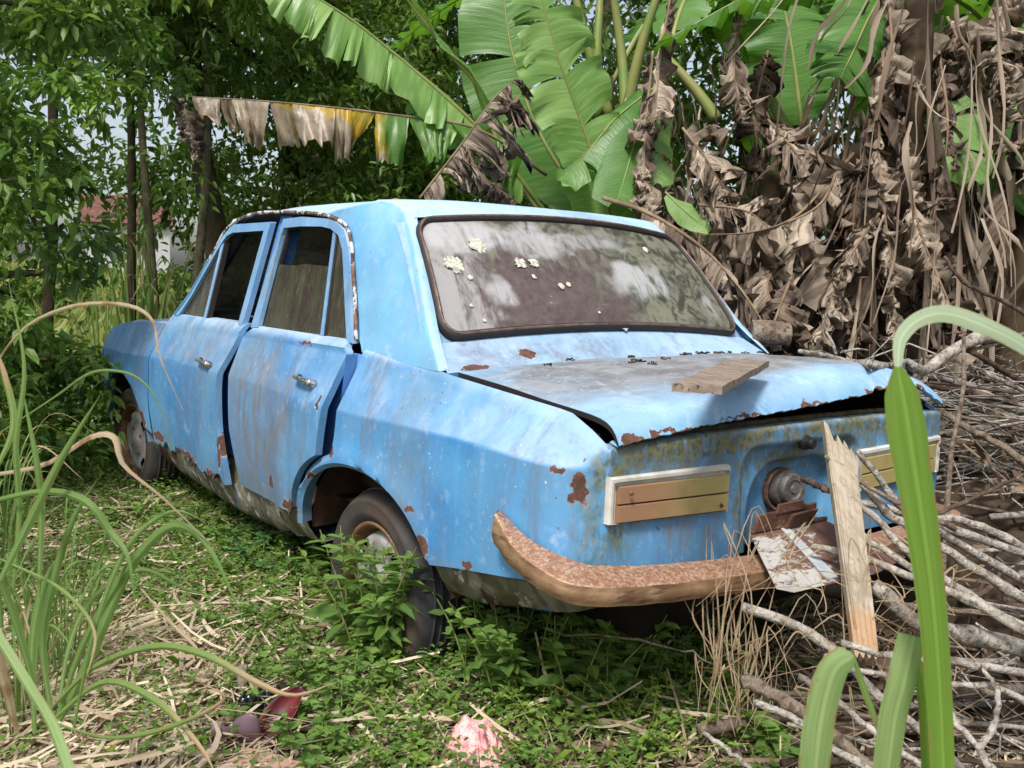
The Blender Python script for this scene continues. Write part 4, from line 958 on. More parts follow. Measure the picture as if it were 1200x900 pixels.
# rear bumper, drooping, with a wrapped left end
bo = [(-.832, -.716, .609), (-.845, -.80, .562), (-.846, -.90, .536), (-.823, -.97, .522), (-.755, -1.002, .510), (-.62, -1.022, .497), (-.46, -1.038, .487), (-.28, -1.046, .476), (0, -1.05, .468), (.3, -1.045, .464), (.6, -1.02, .462), (.735, -.985, .462), (.81, -.93, .463), (.835, -.80, .468), (.83, -.62, .474)]
bi = [(-.798, -.690, .611), (-.800, -.783, .576), (-.790, -.855, .558), (-.745, -.928, .538), (-.68, -.945, .528), (-.58, -.955, .515), (-.42, -.965, .502), (-.23, -.976, .490), (0, -.985, .480), (.3, -.98, .475), (.58, -.955, .472), (.69, -.925, .472), (.765, -.88, .472), (.792, -.79, .476), (.795, -.62, .480)]
BO, BI = smooth_path(bo, 90), smooth_path(bi, 90); Tn = np.gradient(BO, axis=0); out = np.cross(Tn, [0, 0, 1.]); out /= np.linalg.norm(out, axis=1)[:, None]
out = np.where((np.sum(out*(BO-BI), 1) < 0)[:, None], -out, out); dz = lambda d: np.array([0, 0, -d])
hf = np.interp(np.arange(90), [0, 8, 16, 89], [1.55, 1.08, 1.0, 1.05])[:, None]; dz = lambda d: np.array([0, 0, -d])*hf
Pb = np.stack([BI+dz(.010), BI, BI*.5+BO*.5+np.array([0, 0, .002]), BO-out*.006+dz(-.0015), BO-out*.001+dz(.000), BO+out*.001+dz(.003), BO+out*.0005+dz(.011), BO+out*.003+dz(.015), BO+out*.0045+dz(.024), BO+out*.0035+dz(.033), BO+out*.0005+dz(.038), BO-out*.001+dz(.043), BO-out*.010+dz(.0455), BO-out*.020+dz(.040)], 1)
Pb += .0010*np.stack([vnoise(np.arange(90)*.5, np.zeros(90), k) for k in range(3)], -1)[:, None, :]
bm_ = MB(); bm_.grid(Pb); b0 = len(bm_.v); 
for k in (0, -1): 
    q = len(bm_.v); bm_.v += [tuple(p) for p in Pb[k]]; bm_.f.append(tuple(range(q, q+Pb.shape[1])))
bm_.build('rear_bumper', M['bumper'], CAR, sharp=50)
q = MB(); q.grid(np.stack([BO[20:80]-out[20:80]*.03+dz(.01)[20:80], BO[20:80]-out[20:80]*.035+dz(.036)[20:80]], 1)); q.build('bumper_back', M['dark'], CAR)
#VEG
# ------------------------------------------------------------------ foliage helpers
def leaf_arrays(pos, dirs, size, width=.45, fold=.25, droop=.25, up=None, rng=RNG):
    """leaf blades of two quads each, folded on the midrib; pos, dirs (N,3), size (N,)"""
    n = len(pos); d = dirs/(np.linalg.norm(dirs, axis=1)[:, None]+1e-9)
    ref = np.tile([0, 0, 1.], (n, 1)) if up is None else up
    side = np.cross(d, ref+rng.normal(0, .45, (n, 3))); side /= np.linalg.norm(side, axis=1)[:, None]+1e-9
    nn = np.cross(side, d); L = size[:, None]; w_ = L*(np.asarray(width)[:, None] if np.ndim(width) else width)*.5
    dn = np.array([0, 0, -1.])*droop*L
    b = pos; m1 = pos+d*L*.30+dn*.1; m2 = pos+d*L*.68+dn*.42; tip = pos+d*L+dn
    V = np.stack([b, m1+side*w_*.95+nn*w_*fold, m2+side*w_*.72+nn*w_*fold, tip, m2-side*w_*.72+nn*w_*fold, m1-side*w_*.95+nn*w_*fold], 1).reshape(-1, 3)
    k = np.arange(n)[:, None]*6
    F = np.concatenate([k+np.array([[0, 1, 2, 3]]), k+np.array([[0, 3, 4, 5]])], 1).reshape(-1, 4)
    return V, F
class Leaves:
    def __init__(s): s.V = []; s.F = []; s.A = []; s.n = 0
    def add(s, pos, dirs, size, rnd=None, **kw):
        if len(pos) == 0: return s
        V, F = leaf_arrays(pos, dirs, size, **kw); s.V.append(V); s.F.append(F+s.n); s.n += len(V)
        r = RNG.uniform(0, 1, len(pos)) if rnd is None else np.clip(rnd, 0, 1); s.A.append(np.repeat(r, 6)); return s
    def build(s, name, mat, parent=None):
        return fast_mesh(name, np.concatenate(s.V), np.concatenate(s.F), mat, parent, attr=np.concatenate(s.A))
def rand_dirs(n, upb=.2, flat=1.):
    d = RNG.normal(0, 1, (n, 3)); d[:, 2] = d[:, 2]*flat+upb; return d/np.linalg.norm(d, axis=1)[:, None]
def tree(name, label, cat, base, h, r, crown, leaf, nleaf, lsz, lmat, bmat=None, clumps=26, trunkpts=None, group=None, limbs=9, width=.45, seed=1, spread=.42):
    """crown: list of (centre offset, radii) ellipsoids relative to the base"""
    base = np.array([base[0], base[1], float(ground_z(base[0], base[1]))-.05]); rng = np.random.default_rng(seed)
    root = empty(name, base, label, cat, group)
    tp_ = smooth_path([base+np.array(p) for p in (trunkpts or [(0, 0, 0), (.05*h*rng.uniform(-1, 1), .05*h*rng.uniform(-1, 1), h*.5), (.08*h*rng.uniform(-1, 1), .08*h*rng.uniform(-1, 1), h)])], 18)
    tm = MB(); tm.tube(tp_, np.linspace(r, r*.3, 18)*(1+.06*rng.uniform(-1, 1, 18)), 9, rough=.08)
    cen = []
    vol = [c[1][0]*c[1][1]*c[1][2] for c in crown]; tot = sum(vol)
    for (c, rd), vv in zip(crown, vol):
        for _ in range(max(3, int(clumps*vv/tot))):
            q = rng.normal(0, 1, 3); q /= np.linalg.norm(q); q *= rng.uniform(.25, 1)**.6
            cen.append(base+np.array(c)+q*np.array(rd))
    cen = np.array(cen)
    for k in rng.choice(len(cen), min(limbs, len(cen)), replace=False):
        t = cen[k]; i = int(np.argmin(np.linalg.norm(tp_-t, axis=1)+np.where(tp_[:, 2] > t[2], 3, 0))); i = max(3, i)
        s0 = tp_[i]; mid = (s0+t)/2+rng.normal(0, .06, 3)*h*.3+np.array([0, 0, .05*h])*.3
        tm.tube(smooth_path([s0, mid, t], 9), np.linspace(r*.4, r*.08, 9), 6, rough=.1)
    tm.build('trunk', bmat or M['bark'], root)
    L = Leaves(); per = nleaf//len(cen)
    mr = np.mean([np.mean(c[1]) for c in crown])
    for c in cen:
        n = int(per*rng.uniform(.5, 1.5)); cr = mr*spread*rng.uniform(.6, 1.3)
        # twigs with leaves along them
        nt_ = max(2, n//9); tw = RNG.normal(0, 1, (nt_, 3)); tw[:, 2] = tw[:, 2]*.7-.15; tw /= np.linalg.norm(tw, axis=1)[:, None]
        k = RNG.integers(0, nt_, n); t = RNG.uniform(.15, 1, n)**.7
        pos = c+tw[k]*(t*cr)[:, None]+RNG.normal(0, lsz*.35, (n, 3)); d = tw[k]*.8+RNG.normal(0, .7, (n, 3))+np.array([0, 0, -.15])
        L.add(pos, d, lsz*RNG.uniform(.6, 1.3, n), width=width, rnd=np.clip(rng.uniform(0, .6)+RNG.uniform(0, .5, n), 0, 1))
    L.build('crown', M[lmat], root)
    return root
def dirpx(u, v=330):
    d = ray(u, v).copy(); d[2] = 0; return d/np.linalg.norm(d)
def gpt(u, dist):
    """ground point under picture column u at a distance"""
    p = CAM_POS+dirpx(u)*dist; return p[0], p[1]

# ---- woodland behind and left of the car
x, y = gpt(-70, 4.6)
tree('leafy_tree', 'broad leaved young tree with bright leaves at the left edge of the thicket', 'tree', (x, y), 3.6, .05, [((.0, .1, 2.4), (.80, .7, 1.0)), ((.05, 0, 1.4), (.52, .5, .6)), ((-.1, 0, .8), (.42, .4, .4))], None, 7600, .060, 'leaf_tree', clumps=46, seed=3, width=.55, spread=.36)
x, y = gpt(45, 6.6)
tree('leafy_tree', 'slim leafy tree just right of the leftmost tree, pale sky between its leaves', 'tree', (x, y), 4.4, .045, [((.1, 0, 3.2), (1.0, .8, 1.3)), ((-.2, .2, 1.7), (.5, .6, .5))], None, 5200, .068, 'leaf_tree', clumps=38, seed=5, width=.55, spread=.35)
x, y = gpt(150, 8.0)
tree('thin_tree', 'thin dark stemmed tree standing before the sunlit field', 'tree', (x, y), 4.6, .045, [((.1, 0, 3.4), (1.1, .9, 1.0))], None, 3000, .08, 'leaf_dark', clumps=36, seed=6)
x, y = gpt(192, 7.2)
tree('thin_tree', 'slender straight brown sapling left of the thick dark trunk', 'tree', (x, y), 4.8, .04, [((.0, 0, 3.6), (1., .8, 1.0))], None, 2800, .085, 'leaf_bright', clumps=36, seed=8, bmat=M['bark_light'])
x, y = gpt(212, 7.6)
tree('thin_tree', 'pale barked sapling close beside the thick dark trunk', 'tree', (x, y), 4.8, .045, [((.1, 0, 3.2), (1.1, .8, .9))], None, 2500, .08, 'leaf_tree', clumps=30, seed=9, bmat=M['bark_light'])
x, y = gpt(258, 7.8)
tree('broadleaf_tree', 'thick dark trunked tree leaning behind the bonnet of the car', 'tree', (x, y), 4.6, .13, [((.2, 0, 3.5), (1.7, 1.4, 1.3)), ((.9, 0, 2.0), (.9, .8, .6)), ((-.3, -.3, 1.5), (.5, .5, .5))], None, 8500, .075, 'leaf_tree', clumps=80, seed=10, trunkpts=[(.05, 0, 0), (0, 0, 1.2), (-.15, .1, 2.4), (-.2, .1, 4.4)], limbs=2)
x, y = gpt(360, 8.6)
tree('broadleaf_tree', 'bushy tree with light green leaves above the car roof, behind the drooping banana leaf', 'tree', (x, y), 4.8, .10, [((.0, 0, 3.2), (1.3, 1.1, 1.5)), ((.1, 0, 1.5), (1.1, .9, .7))], None, 15000, .075, 'leaf_bright', clumps=90, seed=12)
x, y = gpt(470, 9.4)
tree('broadleaf_tree', 'round crowned tree behind the big pale banana leaf', 'tree', (x, y), 5.2, .12, [((.0, 0, 3.4), (1.5, 1.1, 1.6)), ((.1, 0, 1.6), (1.3, .9, .8))], None, 15000, .085, 'leaf_tree', clumps=80, seed=13)
x, y = gpt(560, 9.8)
tree('broadleaf_tree', 'tall tree with bare crooked grey limbs against the sky at the top of the picture', 'tree', (x, y), 5.6, .14, [((-.4, 0, 4.4), (1.0, 1.1, .9)), ((.1, 0, 2.2), (1.3, .9, .9))], None, 9000, .085, 'leaf_bright', clumps=60, seed=14, limbs=22)
x, y = gpt(880, 8.5)
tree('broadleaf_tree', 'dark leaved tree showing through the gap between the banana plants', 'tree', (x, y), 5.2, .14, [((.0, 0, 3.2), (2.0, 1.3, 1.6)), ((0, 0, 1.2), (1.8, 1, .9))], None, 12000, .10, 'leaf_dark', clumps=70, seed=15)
x, y = gpt(1230, 7.5)
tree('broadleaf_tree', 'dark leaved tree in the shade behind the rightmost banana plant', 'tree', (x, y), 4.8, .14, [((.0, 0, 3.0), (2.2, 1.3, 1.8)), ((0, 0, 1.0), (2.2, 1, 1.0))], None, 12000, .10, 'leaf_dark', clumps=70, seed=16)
# second row, farther off
for i, (u, dist, lab) in enumerate([(-60, 13, 'distant tree beyond the field, leftmost of the far row'), (350, 12, 'far tree behind the thick dark trunked tree'), (500, 14, 'far tree behind the round crowned tree'), (680, 13, 'far tree hidden behind the banana clump'), (1040, 12, 'far tree behind the hanging dead leaves on the right')]):
    x, y = gpt(u, dist)
    tree('distant_tree', lab, 'tree', (x, y), 6.0, .2, [((0, 0, 3.4), (2.4, 1.6, 2.0)), ((0, 0, 1.4), (2.2, 1.4, 1.2))], None, 9000, .14, ('leaf_tree', 'leaf_dark')[i % 2], clumps=60, seed=30+i)
# low shrubs
SHR = [(-20, 5.2, .9, .6, 'leaf_tree', .06, 'leafy green shrub at the left edge behind the cane grass'), (60, 6.9, .65, .55, 'leaf_dark', .055, 'low dark shrub beyond the car nose'),
       (110, 7.6, .40, .5, 'weed', .05, 'small bright shrub seen just over the front fender'), (235, 8.2, .75, .6, 'leaf_tree', .06, 'shrub behind the windscreen of the car'),
       (330, 8.0, 1.7, .8, 'leaf_tree', .06, 'dense dark shrub above the front of the roof'), (430, 8.3, 1.8, .9, 'leaf_tree', .065, 'dense green shrub right behind the roof'),
       (950, 5.6, 1.0, .5, 'leaf_bright', .06, 'bright green shrub glimpsed through the dead banana leaves'), (1195, 5.6, 1.0, .8, 'leaf_dark', .09, 'shaded shrub at the right edge among the banana plants')]
for i, (u, dist, h, r, mt, ls, lab) in enumerate(SHR):
    x, y = gpt(u, dist)
    tree('shrub', lab, 'shrub', (x, y), h*.8, .025, [((0, 0, h*.55), (r, r*.9, h*.5))], None, int(3800*r*h/ .5) if r*h < 1 else 7000, ls, mt, clumps=36, seed=50+i, limbs=10, width=.5, spread=.4)
# sunlit tall grass of the field beyond
def meadow():
    n = 42000; L = Leaves(); u = RNG.uniform(-150, 640, n); dist = RNG.uniform(9, 26, n)
    P = []
    d = np.stack([dirpx(a) for a in np.linspace(-150, 640, 200)]); dd = d[((u+150)/790*199).astype(int)]
    x = CAM_POS[0]+dd[:, 0]*dist; y = CAM_POS[1]+dd[:, 1]*dist; h = RNG.uniform(.3, .9, n)*(1+.5*vnoise(x*.4, y*.4, 4))+.02*dist
    L.add(np.stack([x, y, ground_z(x, y)], 1), np.stack([RNG.normal(0, .25, n), RNG.normal(0, .25, n), np.ones(n)], 1), h*1.2, width=.018+.012*RNG.uniform(0, 1, n), droop=.35)
    tag(L.build('tall_grass', M['meadow']), 'sunlit tall grass of the field beyond the trees', 'grass', kind='stuff')
meadow()
# cottage far off on the left
def cottage():
    p = CAM_POS+dirpx(150)*62; p[2] = 0; root = empty('cottage', p, 'distant cottage with red tiled roof glimpsed between the left trees', 'house')
    f = dirpx(150); r_ = np.array([f[1], -f[0], 0]); z = np.array([0, 0, 1.])
    wmat = plain('pale_wall', (.45, .45, .47), .9, .1); rmat = plain('red_tiles', (.17, .085, .07), .85, .1, c2=(.11, .055, .045), sc=3)
    w_ = MB(); A = [p-r_*2.4-f*0, p+r_*2.4, p+r_*2.4+f*5, p-r_*2.4+f*5]
    w_.grid([[q, q+z*3.7] for q in A+[A[0]]]); w_.build('wall', wmat, root, smooth=False)
    rf = MB(); rf.grid([[q, q2] for q, q2 in ((p-r_*2.7-f*.4+z*3.6, p+r_*2.7-f*.4+z*3.6), (p-r_*2.7+f*2.5+z*5.4, p+r_*2.7+f*2.5+z*5.4), (p-r_*2.7+f*5.4+z*3.6, p+r_*2.7+f*5.4+z*3.6))]); rf.build('roof', rmat, root, smooth=False, solid=.12)
    for k in (-1.3, 1.0):
        q = MB(); c = p+r_*k+z*2.5-f*.03; q.poly([c-r_*.5-z*.6, c+r_*.5-z*.6, c+r_*.5+z*.6, c-r_*.5+z*.6], -f*.03); q.build('window', M['black'], root, smooth=False)
cottage()

# ---- banana plants
def ribbon_path(pts, n=40): return smooth_path(pts, n)
def ban_leaf(mid, W, mat, parent, name='leaf', sides=(1, 1), phi=(.2, .9), tear=14, dead=0., curl=0., seed=0, rib=.016, ribmat=None, hint=None, gap=.25, start=.12, wave=.008, miss=0., sweep=.35, shape='full', fold=0.):
    """mid: key points of the midrib; W half width; phi: angle of the blade below the horizontal at midrib and its growth to the edge"""
    rng = np.random.default_rng(seed); P = smooth_path(mid, 120); T = np.gradient(P, axis=0); T /= np.linalg.norm(T, axis=1)[:, None]
    if hint is None: hint = np.array([0, 0, 1.])
    V = []; F = []; A = []; UV = []; n0 = 0
    down = np.array([0, 0, -1.])
    for si, sg in enumerate((1, -1)):
        if not sides[si]: continue
        K = max(1, int(tear*rng.uniform(.8, 1.2))); cuts = np.sort(np.concatenate([[start], start+(1-start)*(np.arange(1, K)+rng.uniform(-.48, .48, K-1))/K, [.995]]))
        for a, b in zip(cuts[:-1], cuts[1:]):
            if rng.uniform() < miss: continue
            m = 8 if dead else 5; nr = 9 if dead else 8; g = gap*rng.uniform(.0, 1.)*(b-a)
            ph0 = phi[0]+rng.normal(0, .12+.55*dead); ph1 = phi[1]+rng.normal(0, .15+.40*dead); tw = rng.normal(0, .25+.35*dead); lenf = rng.uniform(1-.12-.3*dead, 1+.05+.15*dead)
            crl = curl*rng.normal(.6, 1.1 if dead else .8); sw = sweep+rng.normal(0, .1+.35*dead); cn = rng.uniform(0, 9)
            rn = rng.uniform(0, 1)
            G = np.zeros((m, nr, 3)); U = np.zeros((m, nr, 2))
            for i in range(m):
                f = i/(m-1); v0 = a+(b-a)*f; vt = v0; ragf = 1-(rng.uniform(0, .38*dead) if dead else rng.uniform(0, .05))
                k = min(119, int(vt*119)); p = P[k].copy(); t = T[k]
                s_ = np.cross(t, hint); s_ /= np.linalg.norm(s_)+1e-9; s_ *= sg
                wv = W*lenf*(math.sin(math.pi*min(1, (v0-start*.5)/(1-start*.5)*.97+.02))**.45 if shape == 'full' else (1-max(0, (v0-.75)/.25)**2*.7))
                step = wv/(nr-1)*ragf; ctr = (f-.5)*2
                for j in range(nr):
                    G[i, j] = p; U[i, j] = (v0, j/(nr-1))
                    r_ = j/(nr-1); ph = ph0+ph1*r_+crl*r_*r_*2+ctr*tw*r_*.5
                    d = s_*math.cos(ph)+down*math.sin(ph)+t*sw*(1-.5*r_*dead)
                    d = d/np.linalg.norm(d)
                    p = p+d*step-t*ctr*g*.5*step/W*1.4*(1 if j else 0)+np.cross(d, t)*wave*math.sin(cn+f*(9 if not dead else 15)+r_*3)*(.3+r_)*(1+1.2*dead)
                    if dead: p = p+rng.normal(0, .0025, 3)-t*ctr*step*.12*dead*math.sin(r_*2.6)
            V.append(G.reshape(-1, 3)); UV.append(U.reshape(-1, 2)); A.append(np.full(m*nr, rn))
            i, j = np.meshgrid(np.arange(m-1), np.arange(nr-1), indexing='ij'); q = (i*nr+j).ravel()+n0; F.append(np.stack([q, q+nr, q+nr+1, q+1], -1)); n0 += m*nr
    if not V: return None
    o = fast_mesh(name, np.concatenate(V), np.concatenate(F), M[mat], parent, attr=np.concatenate(A), smooth=True, uv=np.concatenate(UV))
    rb = MB(); rb.tube(P, np.linspace(rib, rib*.18, 120), 7, flat=.8); rb.build('midrib', M[ribmat or ('petiole_dry' if dead else 'petiole')], o)
    return o
def banana(label, base, h, lean, seed, ngreen=4, ndead=14, green='ban_green', Wg=.26, Lg=1.7, Ld=1.3, r=.10, dmat='ban_dead', az0=None, hang=(.25, 1.), stems=1, slo=.25):
    rng = np.random.default_rng(seed); base = np.array([base[0], base[1], float(ground_z(*base))-.03])
    root = empty('banana_plant', base, label, 'banana plant', 'banana plants behind the car')
    top = base+np.array([lean[0], lean[1], h]); Pth = smooth_path([base, (base+top)/2+np.array([lean[0]*.0, 0, 0]), top], 14)
    st = MB(); st.tube(Pth, np.linspace(r, r*.55, 14), 12, rough=.05); st.build('pseudostem', M['pstem'], root)
    for k in range(ngreen):
        az = rng.uniform(0, 2*math.pi) if az0 is None else az0[k % len(az0)]+rng.normal(0, .2); L = Lg*rng.uniform(.8, 1.15); d = np.array([math.cos(az), math.sin(az), 0]); el = rng.uniform(.6, 1.2)
        ban_leaf([top-np.array([0, 0, .1]), top+d*L*.22+np.array([0, 0, L*.32*el]), top+d*L*.6+np.array([0, 0, L*.42*el]), top+d*L*1.0+np.array([0, 0, L*.22*el-.1])], Wg*rng.uniform(.85, 1.1), green, root, seed=seed*50+k, tear=int(rng.integers(5, 16)), phi=(rng.uniform(-.1, .3), rng.uniform(.3, .8)), rib=.018, start=.2)
    for k in range(ndead):
        az = rng.uniform(0, 2*math.pi); zt = h*rng.uniform(*hang); L = min(Ld*rng.uniform(.6, 1.2), zt*1.05); d = np.array([math.cos(az), math.sin(az), 0]); i = min(13, int(zt/h*13)); s0 = Pth[i]
        out_ = rng.uniform(.10, .38)
        ban_leaf([s0+d*r*.5, s0+d*out_*.7+np.array([0, 0, .10]), s0+d*out_*1.1+np.array([0, 0, -L*.35]), s0+d*out_*1.15+rng.normal(0, .08, 3)*np.array([1, 1, 0])+np.array([0, 0, -L*.95])], rng.uniform(.26, .46), dmat if rng.uniform() < .58 else 'ban_dead_dark', root, 'dead_leaf', dead=rng.uniform(.5, 1.), curl=.6, phi=(.55, .35), tear=int(rng.integers(5, 10)), seed=seed*77+k, hint=d, rib=.009, start=.06, miss=.22, gap=.25, sweep=3.2, wave=.012)
    n = 50+ndead*3; zz = rng.uniform(slo, 1.0, n)*h; az = rng.uniform(0, 6.28, n); V = []; F = []; A = []; q0 = 0
    for k in range(n):
        d = np.array([math.cos(az[k]), math.sin(az[k]), 0]); p = np.array([np.interp(zz[k], [0, h], [base[0], top[0]]), np.interp(zz[k], [0, h], [base[1], top[1]]), zz[k]])+d*(r+rng.uniform(.02, .40))
        L = min(rng.uniform(.25, .8), p[2]-.02); w_ = rng.uniform(.003, .015)*(1+1.2*(rng.uniform() > .93)); a2 = rng.uniform(0, 6.28); s2 = np.array([math.cos(a2), math.sin(a2), 0]); ns = 9; tw = rng.normal(0, 1.6); sway = rng.normal(0, .09, 3); rn = rng.uniform(0, 1); ww = rng.uniform(0, 6)
        for i in range(ns+1):
            t = i/ns; c_ = p+np.array([0, 0, -L*t])+sway*t*t+d*.10*math.sin(t*1.6)+s2*.02*math.sin(t*7+ww); sa = a2+tw*t; s3 = np.array([math.cos(sa), math.sin(sa), .25*math.sin(t*9+ww)]); wi = w_*(1-.8*abs(t-.4))*(1+.3*math.sin(t*17+ww))
            V += [c_-s3*wi, c_+np.array([-s3[1], s3[0], 0])*wi*.5, c_+s3*wi]; A += [rn]*3
        for i in range(ns):
            q = q0+i*3; F += [(q, q+3, q+4, q+1), (q+1, q+4, q+5, q+2)]
        q0 += (ns+1)*3
    o = fast_mesh('hanging_shreds', np.array(V), np.array(F), M['shreds'], root, attr=np.array(A), smooth=True); o['kind'] = 'stuff'
    return root
def gb(u, d): 
    return gpt(u, d)
BAN = [('banana plant nearest the roof of the car, with the big pale leaves', 640, 5.6, 1.55, (.05, 0), 1, 1, 16), ('banana plant behind the right end of the rear window, its trunk wrapped in dead leaves', 760, 5.3, 2.3, (.1, .1), 2, 1, 26),
       ('banana plant in the middle of the clump, bare dry stalk arching right', 850, 4.9, 1.75, (.2, -.1), 3, 1, 28), ('banana plant with long brown leaves hanging straight down beside the arched blade', 1060, 4.4, 2.5, (-.05, .0), 4, 1, 36),
       ('banana plant behind the middle of the clump, half hidden by dead leaves', 930, 5.8, 2.3, (0, .1), 5, 1, 26), ('rightmost banana plant in deep shade with broad dark green leaves', 1190, 4.9, 2.1, (.1, 0), 6, 4, 18),
       ('short banana plant low behind the right rear corner of the car', 990, 4.7, 1.15, (0, 0), 7, 0, 18), ('tall banana plant at the back of the clump with upright leaf stalks', 700, 6.3, 2.5, (0, 0), 8, 3, 20), ('banana plant between the hanging leaves and the right edge', 1130, 5.4, 2.5, (0, 0), 9, 3, 20)]
BR = []
for lab, u, dist, h, lean, seed, ng, nd in BAN:
    hi = seed in (6, 9); BR.append(banana(lab, gb(u, dist), h, lean, seed, ng, int(nd*.66)-(4 if hi else 0), az0=[.3, 2.2, -1.2, 1.2], hang=(.75, 1.) if hi else (.22, .80), slo=.72 if hi else .25, Ld=.9 if hi else 1.3))
# particular leaves the picture shows, each on its own plant
def px(pts): return [at(u, v, d) for u, v, d in pts]
B1, B2, B3, B4, B5, B6 = BR[0], BR[1], BR[2], BR[3], BR[4], BR[5]
face = -CF
ban_leaf(px([(640, 250, 4.9), (560, 150, 4.7), (440, 45, 4.5), (372, -2, 4.4), (300, -38, 4.4)]), .25, 'ban_pale', B1, sides=(0, 1), phi=(1.0, .35), tear=15, seed=901, hint=np.array([0, 0, 1.]), gap=.10, sweep=.30, start=.10, rib=.016, wave=.006)
ban_leaf(px([(640, 260, 5.0), (560, 150, 4.85), (470, 70, 4.7), (400, 30, 4.65)]), .24, 'ban_green', B1, sides=(1, 0), phi=(.4, .7), tear=9, seed=902, gap=.2, start=.1)
o = ban_leaf(px([(640, 205, 4.9), (560, 152, 4.65), (450, 133, 4.5), (330, 120, 4.4), (222, 113, 4.35)]), .25, 'ban_sick', B1, sides=(0, 1), phi=(1.25, .2), tear=13, seed=905, dead=.22, curl=.25, gap=.45, sweep=-.05, start=.10, rib=.011, wave=.010, ribmat='petiole_dry', shape='blunt')
ban_leaf(px([(600, 300, 4.9), (573, 130, 4.75), (520, 55, 4.7), (462, -20, 4.65)]), .075, 'ban_pale', B1, sides=(1, 1), phi=(-1.1, 2.2), tear=1, seed=903, rib=.020, start=.3)
ban_leaf(px([(215, 115, 4.35), (222, 150, 4.33), (232, 185, 4.33)]), .08, 'ban_dead', B1, 'dead_leaf', dead=.9, curl=.8, phi=(.5, .5), tear=6, seed=906, hint=face, rib=.004, start=.02)
ban_leaf(px([(730, 330, 4.7), (700, 200, 4.55), (655, 70, 4.4), (625, -40, 4.3)]), .23, 'ban_pale', B1, sides=(1, 1), phi=(-.15, .8), tear=8, seed=904, hint=face+np.array([0, 0, .6]), gap=.15, start=.12, rib=.014)
ban_leaf(px([(730, 300, 5.0), (640, 170, 5.0), (600, 60, 5.), (585, -60, 5.)]), .30, 'ban_green', B1, sides=(1, 1), phi=(.0, .4), tear=6, seed=907, hint=face, gap=.1, start=.1)
ban_leaf(px([(760, 130, 4.6), (745, 165, 4.5), (730, 215, 4.4), (722, 238, 4.35)]), .20, 'ban_green', B2, sides=(1, 1), phi=(.1, .6), tear=2, seed=910, hint=face, gap=.05, start=.05, rib=.008)
ban_leaf(px([(770, 100, 4.7), (720, 140, 4.55), (680, 190, 4.5), (655, 212, 4.45)]), .13, 'ban_green', B2, sides=(1, 1), phi=(.1, .9), tear=2, seed=911, hint=face+np.array([0, 0, 1.]), gap=.05, start=.05, rib=.008)
ban_leaf(px([(775, 110, 4.6), (765, 170, 4.5), (770, 215, 4.45)]), .14, 'ban_pale', B2, sides=(1, 1), phi=(.1, .6), tear=2, seed=912, hint=face, gap=.05, start=.05, rib=.008)
ban_leaf(px([(780, 225, 4.3), (800, 245, 4.25), (832, 272, 4.2)]), .07, 'ban_pale', B2, sides=(1, 1), phi=(.5, .3), tear=1, seed=913, hint=face, start=.02, rib=.006)
ban_leaf(px([(1080, -60, 4.2), (1030, 0, 4.1), (1000, 60, 4.0), (985, 92, 4.0)]), .22, 'ban_green', B4, sides=(1, 1), phi=(.0, .6), tear=7, seed=914, hint=face, gap=.1, start=.05, rib=.010)
ban_leaf(px([(1080, 142, 3.9), (1110, 140, 3.85), (1130, 170, 3.8), (1140, 212, 3.8)]), .15, 'ban_pale', B4, sides=(1, 1), phi=(.1, .5), tear=3, seed=915, hint=face, gap=.05, start=.02, rib=.007)
ban_leaf(px([(1240, 80, 4.4), (1180, 140, 4.3), (1150, 200, 4.3)]), .20, 'ban_green', B6, sides=(1, 1), phi=(.1, .6), tear=3, seed=916, hint=face, start=.02)
ban_leaf(px([(1230, 140, 4.3), (1200, 200, 4.2), (1185, 240, 4.2)]), .20, 'ban_green', B6, sides=(1, 1), phi=(.1, .6), tear=3, seed=917, hint=face, start=.02)
ban_leaf(px([(940, 150, 4.8), (925, 40, 4.8), (905, -40, 4.8)]), .26, 'ban_green', B5, sides=(1, 1), phi=(.1, .6), tear=5, seed=918, hint=face, start=.02)
if 0: ban_leaf(px([(850, 120, 5.2), (832, 40, 5.2), (812, -50, 5.2)]), .30, 'ban_green', B2, sides=(1, 1), phi=(.1, .3), tear=2, seed=919, hint=face, start=.02)
# upright green stalks at the top middle
for k, pts in enumerate([[(700, 140, 5.6), (700, 60, 5.5), (705, -30, 5.5)], [(735, 150, 5.4), (728, 60, 5.4), (715, -30, 5.3)], [(735, 130, 5.2), (750, 60, 5.1), (775, -20, 5.)], [(715, 140, 5.6), (690, 60, 5.5), (668, -30, 5.4)], [(840, 140, 5.0), (815, 105, 5.0), (775, 60, 5.0)], [(945, 190, 4.7), (910, 130, 4.7), (895, 90, 4.7)]]):
    q = MB(); q.tube(smooth_path(px(pts), 12), np.linspace(.035, .02, 12), 8); q.build('leaf_stalk', M['petiole'], B2)
